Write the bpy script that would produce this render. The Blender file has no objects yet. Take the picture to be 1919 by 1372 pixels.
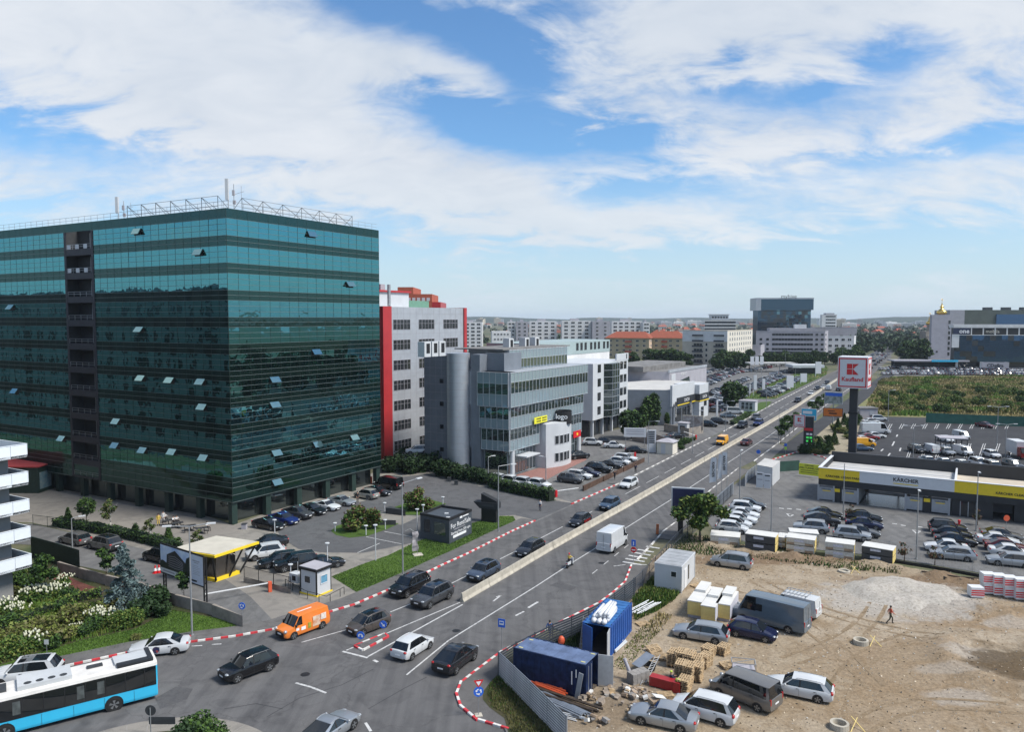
import bpy,bmesh,math,random
from mathutils import Vector,Matrix
# ---------------------------------------------------------------- camera, sky, sun, exposure
R=math.radians
rnd=random.Random(11)
sc=bpy.context.scene
col=sc.collection
F,CX,CY,H,HZ=1420.0,959.5,686.0,28.0,597.0
PITCH=math.atan((CY-HZ)/F)
cam_d=bpy.data.cameras.new('camera');cam=bpy.data.objects.new('camera',cam_d);col.objects.link(cam)
cam.location=(0,0,H);cam.rotation_euler=(R(90)-PITCH,0,0)
cam_d.sensor_width=36;cam_d.lens=36*F/1919;cam_d.clip_start=0.5;cam_d.clip_end=20000
sc.camera=cam
SUN_AZ,SUN_EL=R(110),R(52)
world=bpy.data.worlds.new('World');sc.world=world;world.use_nodes=True
nt=world.node_tree;nt.nodes.clear()
def N(tp,**kw):
 n=nt.nodes.new(tp)
 for k,v in kw.items():setattr(n,k,v)
 return n
def lk(a,b):nt.links.new(a,b)
def mth(op,a,b=None,c=None,clamp=False):
 n=N('ShaderNodeMath',operation=op,use_clamp=clamp)
 for i,v in enumerate((a,b,c)):
  if v is None:continue
  if isinstance(v,(int,float)):n.inputs[i].default_value=v
  else:lk(v,n.inputs[i])
 return n.outputs[0]
sky=N('ShaderNodeTexSky',sky_type='NISHITA',sun_disc=False)
sky.sun_elevation=SUN_EL;sky.sun_rotation=SUN_AZ;sky.altitude=90;sky.air_density=1.0;sky.dust_density=0.8;sky.ozone_density=2.0
tc=N('ShaderNodeTexCoord');sep=N('ShaderNodeSeparateXYZ');lk(tc.outputs['Generated'],sep.inputs[0])
az=mth('ARCTAN2',sep.outputs[0],sep.outputs[1]);el=mth('ARCSINE',sep.outputs[2])
# cloud sheet: the view direction laid on a high flat layer
zz=mth('MAXIMUM',mth('ADD',sep.outputs[2],0.34),0.1)
cu=mth('DIVIDE',sep.outputs[0],zz);cv=mth('DIVIDE',sep.outputs[1],zz)
cmb=N('ShaderNodeCombineXYZ');lk(cu,cmb.inputs[0]);lk(cv,cmb.inputs[1])
mp=N('ShaderNodeMapping');mp.inputs['Rotation'].default_value=(0,0,R(38));mp.inputs['Scale'].default_value=(0.8,1.3,1);mp.inputs['Location'].default_value=(3.1,1.7,0)
lk(cmb.outputs[0],mp.inputs[0])
def noise(scale,detail,rough,dist,vec=None):
 n=N('ShaderNodeTexNoise');n.inputs['Scale'].default_value=scale;n.inputs['Detail'].default_value=detail
 n.inputs['Roughness'].default_value=rough;n.inputs['Distortion'].default_value=dist
 lk(vec or mp.outputs[0],n.inputs['Vector']);return n.outputs['Fac']
n1=noise(2.0,9,0.55,0.5);n2=noise(6.5,8,0.6,0.6);n3=noise(0.5,4,0.5,0.2)
wob=mth('MULTIPLY',mth('SUBTRACT',n2,0.5),0.30)
wob2=mth('MULTIPLY',mth('SUBTRACT',n1,0.5),0.14)
# broad banks and gaps of this afternoon's cloud, as directions (azimuth, elevation, half sizes, tilt, weight)
BANKS=[(-.48,.32,.22,.12,-.1,.42),(-.12,.305,.13,.03,-.12,.40),(-.20,.40,.07,.035,-.5,-.50),(-.06,.36,.09,.03,-.45,-.45),(.02,.30,.035,.05,.5,-.40),(-.04,.245,.09,.026,-.25,-.50),(-.18,.20,.30,.05,-.28,.42),(.13,.225,.10,.022,-.1,-.45),(.14,.16,.10,.022,.1,-.45),(.02,.15,.12,.03,-.15,.25),(-.52,.20,.16,.028,-.05,-.36),(-.62,.14,.12,.03,0,.18),(.20,.36,.13,.07,0,.40),(.40,.35,.14,.06,0,.30),(.58,.34,.14,.10,.2,.34),(.27,.285,.06,.012,0,-.32),(.47,.30,.05,.035,.2,-.46),(.36,.27,.06,.012,.1,-.30),(.33,.215,.14,.03,-.1,.34),(.50,.19,.10,.014,.1,-.30),(.36,.13,.26,.028,.03,.24),(.08,.07,.5,.03,0,-.30),(.45,.08,.3,.02,0,-.15)]
s=mth('ADD',mth('MULTIPLY',mth('SUBTRACT',n1,0.5),1.25),0.07)
for a0,e0,ra,rb,t,wgt in BANKS:
 da=mth('ADD',mth('SUBTRACT',az,a0),wob2);de=mth('ADD',mth('SUBTRACT',el,e0),mth('MULTIPLY',wob,0.3))
 p=mth('ADD',mth('MULTIPLY',da,math.cos(t)),mth('MULTIPLY',de,math.sin(t)))
 q=mth('SUBTRACT',mth('MULTIPLY',de,math.cos(t)),mth('MULTIPLY',da,math.sin(t)))
 r2=mth('ADD',mth('POWER',mth('DIVIDE',p,ra),2),mth('POWER',mth('DIVIDE',q,rb),2))
 s=mth('ADD',s,mth('MULTIPLY',mth('DIVIDE',wgt,mth('ADD',1.0,mth('POWER',r2,1.5))),1.0))
s=mth('ADD',s,mth('MULTIPLY',mth('SUBTRACT',n2,0.5),1.0));s=mth('ADD',s,mth('MULTIPLY',mth('SUBTRACT',noise(19.0,6,.6,.4),0.5),0.35))
mr=N('ShaderNodeMapRange',interpolation_type='SMOOTHSTEP');mr.inputs['From Min'].default_value=-0.14;mr.inputs['From Max'].default_value=0.46
lk(s,mr.inputs['Value'])
cl=N('ShaderNodeValToRGB');cl.color_ramp.elements[0].color=(.44,.50,.585,1);cl.color_ramp.elements[0].position=.3
cl.color_ramp.elements[1].color=(.685,.705,.735,1);cl.color_ramp.elements[1].position=.62
lk(mth('ADD',mth('MULTIPLY',n3,.7),mth('MULTIPLY',n2,.3)),cl.inputs[0])
hz=N('ShaderNodeMapRange');hz.inputs['From Min'].default_value=0.0;hz.inputs['From Max'].default_value=0.20;hz.inputs['To Min'].default_value=.88;hz.inputs['To Max'].default_value=0.0
lk(sep.outputs[2],hz.inputs['Value'])
skc=N('ShaderNodeMix',data_type='RGBA',blend_type='MULTIPLY');skc.inputs['Factor'].default_value=1.0
lk(sky.outputs[0],skc.inputs['A']);SKY_GAIN=0.105;skc.inputs['B'].default_value=(SKY_GAIN*.74,SKY_GAIN*1.03,SKY_GAIN*1.23,1)
mx1=N('ShaderNodeMix',data_type='RGBA');lk(mr.outputs[0],mx1.inputs['Factor']);lk(skc.outputs['Result'],mx1.inputs['A']);lk(cl.outputs[0],mx1.inputs['B'])
mx2=N('ShaderNodeMix',data_type='RGBA');lk(hz.outputs[0],mx2.inputs['Factor']);lk(mx1.outputs['Result'],mx2.inputs['A']);mx2.inputs['B'].default_value=(.50,.59,.66,1)
bg=N('ShaderNodeBackground');bg.inputs['Strength'].default_value=1.0;lk(mx2.outputs['Result'],bg.inputs['Color'])
wo=N('ShaderNodeOutputWorld');lk(bg.outputs[0],wo.inputs['Surface'])
sd=bpy.data.lights.new('sun','SUN');sd.energy=3.9;sd.angle=R(18);sd.color=(1.0,.95,.87)
so=bpy.data.objects.new('sun',sd);col.objects.link(so)
sv=Vector((math.sin(SUN_AZ)*math.cos(SUN_EL),math.cos(SUN_AZ)*math.cos(SUN_EL),math.sin(SUN_EL)))
so.rotation_euler=sv.to_track_quat('Z','Y').to_euler();so.location=(60,40,120)
vs=sc.view_settings;vs.view_transform='Standard';vs.look='None';vs.exposure=0.40;vs.gamma=1.0;vs.use_curve_mapping=False
# ---------------------------------------------------------------- helpers
def ray(x,y):
 a=(x-CX)/F;b=-(y-CY)/F
 return Vector((a,math.cos(PITCH)+b*math.sin(PITCH),-math.sin(PITCH)+b*math.cos(PITCH)))
def G(x,y,z=0.0):
 """point of the plane at height z seen at a photo pixel"""
 d=ray(x,y);t=(z-H)/d.z
 return Vector((d.x*t,d.y*t,z))
def Zat(y,Y,x=960):
 """height seen at photo row y on something standing Y metres ahead"""
 d=ray(x,y);return H+d.z*Y/d.y
def AZ(deg):return Vector((math.sin(R(deg)),math.cos(R(deg)),0))
def azim(a,b):return math.degrees(math.atan2(b.x-a.x,b.y-a.y))
MATS={}
def mat(name,c=(.5,.5,.5),rough=.7,metal=0.0,var=.12,scale=2.0,coat=0.0,spec=.5,bump=0.0,c2=None,space='Object',detail=5,emit=None,alpha=1.0,lo=.35,hi=.65,trans=0):
 if name in MATS:return MATS[name]
 m=bpy.data.materials.new(name);m.use_nodes=True;t=m.node_tree;b=t.nodes['Principled BSDF']
 b.inputs['Roughness'].default_value=rough;b.inputs['Metallic'].default_value=metal
 b.inputs['Coat Weight'].default_value=coat;b.inputs['Coat Roughness'].default_value=.04
 b.inputs['Specular IOR Level'].default_value=spec;b.inputs['Alpha'].default_value=alpha
 if trans:b.inputs['Transmission Weight'].default_value=trans
 c=tuple(c)
 if var>0 or c2:
  tcn=t.nodes.new('ShaderNodeTexCoord');nz=t.nodes.new('ShaderNodeTexNoise');cr=t.nodes.new('ShaderNodeValToRGB')
  if space=='World':
   g=t.nodes.new('ShaderNodeNewGeometry');t.links.new(g.outputs['Position'],nz.inputs['Vector'])
  else:t.links.new(tcn.outputs['Object'],nz.inputs['Vector'])
  nz.inputs['Scale'].default_value=scale;nz.inputs['Detail'].default_value=detail;nz.inputs['Roughness'].default_value=.62
  a0=tuple(max(0,x*(1-var))for x in c)+(1,);a1=(tuple(c2)if c2 else tuple(min(1,x*(1+var))for x in c))+(1,)
  if c2:a0=c+(1,)
  cr.color_ramp.elements[0].color=a0;cr.color_ramp.elements[1].color=a1
  cr.color_ramp.elements[0].position=lo;cr.color_ramp.elements[1].position=hi
  t.links.new(nz.outputs['Fac'],cr.inputs[0]);t.links.new(cr.outputs[0],b.inputs['Base Color'])
  if bump:
   bm_=t.nodes.new('ShaderNodeBump');bm_.inputs['Strength'].default_value=bump;bm_.inputs['Distance'].default_value=.05
   t.links.new(nz.outputs['Fac'],bm_.inputs['Height']);t.links.new(bm_.outputs[0],b.inputs['Normal'])
 else:b.inputs['Base Color'].default_value=c+(1,)
 if emit:b.inputs['Emission Color'].default_value=tuple(emit[:3])+(1,);b.inputs['Emission Strength'].default_value=emit[3]
 MATS[name]=m;return m
def ground_mat(name,ca,cb,cc,big=.06,fine=9.0,rough=.9,bump=.3,amt=.5,speck=.35,spots=(),worn=0):
 """two broad tones, a mid-scale blotch and a fine speckle, in world metres"""
 if name in MATS:return MATS[name]
 m=bpy.data.materials.new(name);m.use_nodes=True;t=m.node_tree;b=t.nodes['Principled BSDF'];b.inputs['Roughness'].default_value=rough;b.inputs['Specular IOR Level'].default_value=.25
 g=t.nodes.new('ShaderNodeNewGeometry')
 def nz(sca,det=6,dist=0.0,ro=.6):
  n=t.nodes.new('ShaderNodeTexNoise');n.inputs['Scale'].default_value=sca;n.inputs['Detail'].default_value=det;n.inputs['Distortion'].default_value=dist;n.inputs['Roughness'].default_value=ro
  t.links.new(g.outputs['Position'],n.inputs['Vector']);return n.outputs['Fac']
 def ramp(f,lo,hi,c0,c1):
  r=t.nodes.new('ShaderNodeValToRGB');r.color_ramp.elements[0].position=lo;r.color_ramp.elements[1].position=hi
  r.color_ramp.elements[0].color=tuple(c0)+(1,);r.color_ramp.elements[1].color=tuple(c1)+(1,);t.links.new(f,r.inputs[0]);return r.outputs[0]
 def mix(bt,f,a,bb):
  n=t.nodes.new('ShaderNodeMix');n.data_type='RGBA';n.blend_type=bt
  for s_,v in((n.inputs['Factor'],f),(n.inputs['A'],a),(n.inputs['B'],bb)):
   if isinstance(v,(int,float)):s_.default_value=v
   elif isinstance(v,tuple):s_.default_value=v+(1,)
   else:t.links.new(v,s_)
  return n.outputs['Result']
 def stepdown(v_):
  r_=t.nodes.new('ShaderNodeMapRange');r_.inputs['From Min'].default_value=1.45;r_.inputs['From Max'].default_value=1.95;r_.inputs['To Min'].default_value=1;r_.inputs['To Max'].default_value=0;r_.interpolation_type='SMOOTHSTEP';t.links.new(v_,r_.inputs['Value']);return r_.outputs[0]
 base=ramp(nz(big,6,.6),.38,.62,ca,cb)
 mid=ramp(nz(big*9,7,1.0),.45,.66,(0,0,0),(1,1,1))
 c=mix('MIX',mix('MULTIPLY',amt,mid,(1.,1.,1.)),base,cc)
 for sx_,sy_,rx_,ry_,cl_,am_ in spots:
  vm_=t.nodes.new('ShaderNodeMapping');vm_.vector_type='TEXTURE';vm_.inputs['Location'].default_value=(sx_,sy_,0);vm_.inputs['Scale'].default_value=(rx_,ry_,1e4);t.links.new(g.outputs['Position'],vm_.inputs[0])
  ln_=t.nodes.new('ShaderNodeVectorMath');ln_.operation='LENGTH';t.links.new(vm_.outputs[0],ln_.inputs[0])
  ad_=t.nodes.new('ShaderNodeMath');ad_.operation='MULTIPLY_ADD';t.links.new(nz(.55,6,.8),ad_.inputs[0]);ad_.inputs[1].default_value=1.5;t.links.new(ln_.outputs['Value'],ad_.inputs[2])
  c=mix('MIX',mix('MULTIPLY',1.0,stepdown(ad_.outputs[0]),(am_,)*3),c,cl_)
 if worn:
  mp_=t.nodes.new('ShaderNodeMapping');mp_.inputs['Rotation'].default_value=(0,0,R(31));mp_.inputs['Scale'].default_value=(1.1,.035,1);t.links.new(g.outputs['Position'],mp_.inputs[0])
  sn_=t.nodes.new('ShaderNodeTexNoise');sn_.inputs['Scale'].default_value=1.0;sn_.inputs['Detail'].default_value=4;t.links.new(mp_.outputs[0],sn_.inputs['Vector'])
  c=mix('MULTIPLY',worn,c,ramp(sn_.outputs['Fac'],.36,.64,(.72,.72,.73),(1.18,1.17,1.15)))
  wn_=t.nodes.new('ShaderNodeTexNoise');wn_.inputs['Scale'].default_value=.5;wn_.inputs['Detail'].default_value=6;t.links.new(g.outputs['Position'],wn_.inputs['Vector']);vs_=t.nodes.new('ShaderNodeVectorMath');vs_.operation='MULTIPLY_ADD';t.links.new(wn_.outputs['Color'],vs_.inputs[0]);vs_.inputs[1].default_value=(4,4,0);t.links.new(g.outputs['Position'],vs_.inputs[2])
  vo_=t.nodes.new('ShaderNodeTexVoronoi');vo_.feature='DISTANCE_TO_EDGE';vo_.inputs['Scale'].default_value=.11;t.links.new(vs_.outputs[0],vo_.inputs['Vector'])
  c=mix('MULTIPLY',worn*.8,c,ramp(vo_.outputs['Distance'],.002,.006,(.55,.55,.55),(1,1,1)))
 f1=nz(fine,5,0,.75)
 sp=ramp(f1,.3,.7,(1-speck,)*3,(1+0*speck,)*3)
 c=mix('MULTIPLY',1.0,c,sp);t.links.new(c,b.inputs['Base Color'])
 bp=t.nodes.new('ShaderNodeBump');bp.inputs['Strength'].default_value=bump;bp.inputs['Distance'].default_value=.06
 t.links.new(f1,bp.inputs['Height']);t.links.new(bp.outputs[0],b.inputs['Normal'])
 MATS[name]=m;return m
class MB:
 """collects faces; build() links them as one mesh object"""
 def __init__(s):s.v=[];s.f=[];s.m=[]
 def add(s,vs_,fs,mi=0):
  o=len(s.v);s.v+=[tuple(p)for p in vs_];s.f+=[tuple(i+o for i in f)for f in fs];s.m+=[mi]*len(fs);return s
 def bx(s,x0,x1,y0,y1,z0,z1,mi=0):
  return s.add([(x0,y0,z0),(x1,y0,z0),(x1,y1,z0),(x0,y1,z0),(x0,y0,z1),(x1,y0,z1),(x1,y1,z1),(x0,y1,z1)],[(0,3,2,1),(4,5,6,7),(0,1,5,4),(1,2,6,5),(2,3,7,6),(3,0,4,7)],mi)
 def box(s,c,sz,rz=0,mi=0,rx=0,ry=0):
  M_=Matrix.Translation(c)@Matrix.Rotation(rz,4,'Z')@Matrix.Rotation(ry,4,'Y')@Matrix.Rotation(rx,4,'X');a,b,d=sz[0]/2,sz[1]/2,sz[2]/2
  p=[M_@Vector(q)for q in((-a,-b,-d),(a,-b,-d),(a,b,-d),(-a,b,-d),(-a,-b,d),(a,-b,d),(a,b,d),(-a,b,d))]
  return s.add(p,[(0,3,2,1),(4,5,6,7),(0,1,5,4),(1,2,6,5),(2,3,7,6),(3,0,4,7)],mi)
 def prism(s,pts,z0,z1,mi=0,mtop=None):
  pts=[(p[0],p[1])for p in pts]
  if sum(pts[i-1][0]*pts[i][1]-pts[i][0]*pts[i-1][1]for i in range(len(pts)))<0:pts=pts[::-1]
  n=len(pts);s.add([(x,y,z0)for x,y in pts]+[(x,y,z1)for x,y in pts],[(i,(i+1)%n,n+(i+1)%n,n+i)for i in range(n)]+[tuple(range(n))[::-1]],mi)
  s.f.append(tuple(len(s.v)-n+i for i in range(n)));s.m.append(mi if mtop is None else mtop);return s
 def sheet(s,pts,z,mi=0):
  pts=[(p[0],p[1])for p in pts]
  if sum(pts[i-1][0]*pts[i][1]-pts[i][0]*pts[i-1][1]for i in range(len(pts)))<0:pts=pts[::-1]
  return s.add([(x,y,z)for x,y in pts],[tuple(range(len(pts)))],mi)
 def quad(s,a,b,c,d,mi=0):return s.add([a,b,c,d],[(0,1,2,3)],mi)
 def tube(s,p,q,r,r2=None,n=6,mi=0,caps=True):
  p,q=Vector(p),Vector(q);r2=r if r2 is None else r2;d=(q-p)
  if d.length<1e-6:return s
  d.normalize();a=d.orthogonal().normalized();b=d.cross(a)
  vs_=[p+(a*math.cos(t)+b*math.sin(t))*r for t in[2*math.pi*i/n for i in range(n)]]+[q+(a*math.cos(t)+b*math.sin(t))*r2 for t in[2*math.pi*i/n for i in range(n)]]
  fs=[(i,(i+1)%n,n+(i+1)%n,n+i)for i in range(n)]
  if caps:fs+=[tuple(range(n))[::-1],tuple(range(n,2*n))]
  return s.add(vs_,fs,mi)
 def path(s,pts,r,n=6,mi=0):
  for a,b in zip(pts,pts[1:]):s.tube(a,b,r,n=n,mi=mi)
  return s
 def lathe(s,prof,n=12,c=(0,0,0),mi=0,axis='z'):
  vs_=[]
  for r,z in prof:
   for i in range(n):
    t=2*math.pi*i/n;x,y=r*math.cos(t),r*math.sin(t)
    vs_.append((c[0]+x,c[1]+y,c[2]+z)if axis=='z' else(c[0]+x,c[1]+z,c[2]+y))
  fs=[]
  for k in range(len(prof)-1):
   for i in range(n):
    j=(i+1)%n;f=(k*n+i,k*n+j,(k+1)*n+j,(k+1)*n+i);fs.append(f if axis=='z' else f[::-1])
  return s.add(vs_,fs,mi)
 def ball(s,c,r,n=8,m=5,mi=0):
  r=(r,r,r)if isinstance(r,(int,float))else r;vs_=[];fs=[]
  for k in range(m+1):
   ph=math.pi*k/m
   for i in range(n):
    t=2*math.pi*i/n;vs_.append((c[0]+r[0]*math.sin(ph)*math.cos(t),c[1]+r[1]*math.sin(ph)*math.sin(t),c[2]-r[2]*math.cos(ph)))
  for k in range(m):
   for i in range(n):
    j=(i+1)%n;fs.append((k*n+i,k*n+j,(k+1)*n+j,(k+1)*n+i))
  return s.add(vs_,fs,mi)
 def mesh(s,name,mats,smooth=False,angle=None):
  me=bpy.data.meshes.new(name);me.from_pydata(s.v,[],s.f);me.polygons.foreach_set('material_index',s.m)
  for m_ in(mats if isinstance(mats,(list,tuple))else[mats]):me.materials.append(m_)
  if smooth:
   me.polygons.foreach_set('use_smooth',[True]*len(me.polygons))
   if angle:me.set_sharp_from_angle(angle=R(angle))
  me.update();return me
 def build(s,name,mats,parent=None,smooth=False,angle=None,loc=None,rz=0):
  return put(name,s.mesh(name,mats,smooth,angle),parent,loc,rz)
def put(name,me,parent=None,loc=None,rz=0,rot=None):
 o=bpy.data.objects.new(name,me);col.objects.link(o)
 if parent is not None:o.parent=parent
 if loc is not None:o.location=loc
 if rot is not None:o.rotation_euler=rot
 elif rz:o.rotation_euler=(0,0,rz)
 return o
def tag(o,label=None,cat=None,group=None,kind=None):
 if label:o['label']=label
 if cat:o['category']=cat
 if group:o['group']=group
 if kind:o['kind']=kind
 return o
def thing(name,label,cat,loc=(0,0,0),rz=0,group=None):
 o=bpy.data.objects.new(name,None);col.objects.link(o);o.location=loc;o.rotation_euler=(0,0,rz);o.empty_display_size=.3
 return tag(o,label,cat,group)
def struct(name,mb,m,**k):return tag(mb.build(name,m,**k),kind='structure')
def heading(azd):return R(90-azd)
def text(name,s_,size,mt,parent,loc,rot,ext=.01,align='CENTER',bold=False,sx=1.0):
 """flat lettering turned into a mesh"""
 cu_=bpy.data.curves.new(name,'FONT');cu_.body=s_;cu_.size=size;cu_.extrude=ext;cu_.align_x=align;cu_.align_y='CENTER';cu_.resolution_u=2
 if bold:cu_.offset=size*.022
 o=bpy.data.objects.new(name,cu_);me=bpy.data.meshes.new_from_object(o);bpy.data.objects.remove(o);bpy.data.curves.remove(cu_)
 me.materials.clear();me.materials.append(mt)
 o=put(name,me,parent,loc,rot=rot);o.scale=(sx,1,1);return o
def face_rot(azd):
 """rotation of lettering that faces azimuth azd"""
 return(R(90),0,R(180-azd))
 # ---------------------------------------------------------------- vehicles: shapes (x forward, y left, origin on the ground)
def paint(name,c,metal=.25,rough=.22):return mat('paint_'+name,c,rough if metal>.3 else .12,metal,var=.05,scale=.8,coat=.3)
PAINT=dict(white=paint('white',(.52,.535,.545),0),black=paint('black',(.006,.006,.007),0),grey=paint('grey',(.085,.088,.094),.5),silver=paint('silver',(.36,.38,.40),.6,.36),dark=paint('dark',(.020,.021,.024),.2),blue=paint('blue',(.014,.03,.15),.3),navy=paint('navy',(.010,.014,.05),.3),steel=paint('steel',(.06,.10,.16),.4),red=paint('red',(.22,.012,.012),.2),maroon=paint('maroon',(.10,.018,.02),.3),orange=paint('orange',(.72,.20,.035),0),yellow=paint('yellow',(.75,.36,.02),0),beige=paint('beige',(.34,.33,.30),.3),brown=paint('brown',(.10,.085,.075),.4),slate=paint('slate',(.10,.135,.17),.1,.4),taupe=paint('taupe',(.17,.165,.16),.4),cyan=paint('cyan',(.035,.42,.66),0),bluegrey=paint('bluegrey',(.09,.115,.16),.5))
M_GLASS=mat('car_glass',(.008,.010,.012),.03,0,var=0,spec=.85)
M_BLK=mat('black_trim',(.012,.012,.013),.55,var=.1)
M_TYRE=mat('tyre_rubber',(.012,.012,.012),.85,var=.2,scale=8)
M_RIM=mat('alloy_rim',(.30,.31,.32),.35,.7,var=.1)
M_LAMP=mat('headlamp_glass',(.34,.36,.38),.08,.2,var=.25,scale=14)
M_TAIL=mat('tail_lamp',(.35,.012,.012),.2,var=.1,scale=9)
M_POLR=mat('rail_satin',(.16,.165,.17),.45,.3,var=.05)
M_PLATE=mat('plate_white',(.7,.7,.7),.5,var=.06)
KINDS={'sedan':(4.68,1.82,1.45,.17,.70,.92,.93,1.00,.285,.43,.70,.865,.90,.70,.325,0,0,.10,.575),'coupe':(4.6,1.86,1.33,.15,.66,.86,.88,.92,.30,.45,.64,.90,.89,.66,.34,0,0,.14,.575),'hatch':(4.15,1.78,1.50,.17,.74,.95,.95,.98,.235,.395,.84,.955,.90,.72,.315,0,0,.09,.60),'city':(4.0,1.78,1.58,.17,.80,1.02,1.0,1.04,.19,.36,.86,.965,.91,.72,.35,0,0,.09,.635),'suv':(4.45,1.86,1.66,.22,.92,1.06,1.07,1.10,.255,.385,.86,.955,.91,.74,.36,1,1,.10,.60),'bigsuv':(4.92,1.95,1.76,.23,1.0,1.14,1.13,1.16,.255,.375,.875,.962,.91,.75,.385,1,1,.10,.605),'fast':(4.70,1.90,1.63,.21,.92,1.05,1.08,1.15,.26,.40,.70,.945,.90,.70,.37,1,0,.12,.60),'wagon':(4.75,1.82,1.48,.17,.72,.94,.94,.98,.265,.405,.87,.965,.90,.72,.325,0,1,.09,.575),'mpv':(4.55,1.82,1.66,.19,.82,1.04,1.02,1.04,.205,.36,.885,.972,.91,.76,.325,0,1,.08,.61),'minibus':(4.98,1.98,2.02,.22,.95,1.18,1.18,1.16,.155,.265,.955,.985,.96,.86,.34,0,0,.05,.61),'van':(5.7,2.05,2.55,.25,1.02,1.32,1.34,1.3,.135,.235,.965,.985,.97,.90,.36,0,0,.05,.62),'longvan':(6.9,2.02,2.65,.25,1.05,1.34,1.36,1.3,.125,.215,.975,.99,.97,.88,.36,0,0,.05,.60),'smallvan':(4.75,1.80,1.92,.20,.92,1.10,1.12,1.1,.18,.30,.955,.985,.95,.84,.335,0,0,.06,.63)}
CARGO={'van':.30,'longvan':.36,'smallvan':.37}
def lerp(a,b,t):return a+(b-a)*t
def car_shapes(kind):
 L,W,Hh,zb,nose,hood,belt,deck,xc,xw,xr,xb,bi,ri,rw,clad,rails,cp,wbs=KINDS[kind]
 X=lambda t:L/2-t*L
 w2=W/2;van=kind in CARGO or kind=='minibus'
 # lower body
 st=[(0,.70,nose-.17,zb+.14),(.012,.82,nose-.06,zb+.07),(.05,.93,nose+.015,zb+.02),(.14,.985,lerp(nose,hood,.5)+.02,zb),(xc*.98,1.0,hood,zb),(xc+.10,1.0,belt,zb),(.55,1.0,belt+.005,zb),(.76,1.0,belt+.02,zb),(min(xb-.015,.90),.985,deck,zb+.02),(.955,.955,deck-.01,zb+.06),(.988,.90,deck-.05,zb+.12),(1.0,.80,deck-.20,zb+.18)]
 if van:st[-3]=(.955,.985,deck,zb+.05);st[-2]=(.99,.965,deck,zb+.1);st[-1]=(1.0,.93,deck-.02,zb+.14)
 b=MB();rows=[]
 for t,wf,zt,z0 in st:
  w=w2*wf;mid=lerp(z0,zt,.55)
  half=[(.78*w,z0),(.94*w,z0+.06),(.995*w,z0+.2),(w,mid),(.985*w,zt-.10),(.93*w if not van else .97*w,zt-.025),(.55*w,zt+.02),(0,zt+.032)]
  rows.append([(X(t),y,z)for y,z in half]+[(X(t),-y,z)for y,z in half[-2::-1]])
 n=len(rows[0]);fs=[];ms=[]
 for i in range(len(rows)-1):
  for j in range(n-1):
   fs.append((i*n+j,i*n+j+1,(i+1)*n+j+1,(i+1)*n+j));ms.append(1 if j in(0,n-2)or(clad and j in(1,n-3))else 0)
  fs.append((i*n,(i+1)*n,(i+1)*n+n-1,i*n+n-1));ms.append(1)
 fs+=[tuple(range(n))[::-1],tuple((len(rows)-1)*n+k for k in range(n))];ms+=[1,1 if clad else 0]
 o=len(b.v);b.v+=[p for r in rows for p in r];b.f+=fs;b.m+=ms
 # greenhouse
 wb,wr=w2*bi,w2*ri
 zr=lambda t:Hh-.075+.075*(1-((t-(xw+xr)/2)/((xr-xw)/2+.001))**2)if not van else Hh-.03-.05*max(0,(xw+.06-t)/.06)
 bz=lambda t:lerp(hood,belt,min(1,(t-xc)/.10))if t<.6 else lerp(belt,deck,min(1,(t-.6)/max(.05,(xb-.6))))
 def sp(t,h,off=0.0,tt=None):
  """point of the left side of the cabin: h=0 belt, 1 roof edge"""
  tt=t if tt is None else tt
  return(X(lerp(t,tt,h)),lerp(wb,wr,h)+off,lerp(bz(t)-.02,zr(min(max(tt,xw),xr)),h))
 ts=[xw,lerp(xw,xr,.25),lerp(xw,xr,.5),lerp(xw,xr,.75),xr]
 ys=[1,.82,.4,0,-.4,-.82,-1];rv=[]
 for t in ts:
  for y in ys:rv.append((X(t),wr*y*(1.0 if t>xw else .97),zr(t)+(.04 if abs(y)<.5 else .028 if abs(y)<.9 else 0)*(1 if not van else .9)))
 k=len(ys);b.add(rv,[(i*k+j,i*k+j+1,(i+1)*k+j+1,(i+1)*k+j)for i in range(4)for j in range(k-1)],0)
 def strip(ta,tb_,tc,td,off=.012,mi=0,h0=0.0,h1=1.0):
  """painted strip on both cabin sides: bottom ta..tb_, top tc..td"""
  q=[sp(ta,h0,off,tc if h0==0 else None),sp(tb_,h0,off,td if h0==0 else None),sp(tb_,h1,off,td),sp(ta,h1,off,tc)]
  b.quad(q[0],q[1],q[2],q[3],mi);b.quad(*[(x,-y,z)for x,y,z in(q[3],q[2],q[1],q[0])],mi)
 strip(xc,xc+.028,xw,xw+.018)
 strip(xc+.24,xc+.265,xc+.25,xc+.268,mi=1)
 strip(xb-cp,xb,xr-cp*.75,xr)
 for t in(xw,xr):
  b.tube((X(t),wr*.98,zr(t)+.005),(X(t),-wr*.98,zr(t)+.005),.03,mi=0,n=5)
 for sgn in(1,-1):b.path([(X(t),sgn*wr,zr(t)-.005)for t in ts],.032,mi=0,n=5)
 if kind in CARGO or kind=='longvan':
  c=CARGO[kind];strip(c,xb,c,xr,off=.015)
  b.add([(X(xb)-.012,wb*.99,bz(xb)-.05),(X(xb)-.012,-wb*.99,bz(xb)-.05),(X(xr)-.03,-wr,zr(xr)),(X(xr)-.03,wr,zr(xr))],[(0,1,2,3)],0)
  b.box((-L/2-.004,0,(zb+Hh)/2+.05),(.02,.025,Hh-zb-.5),mi=1)
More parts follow.
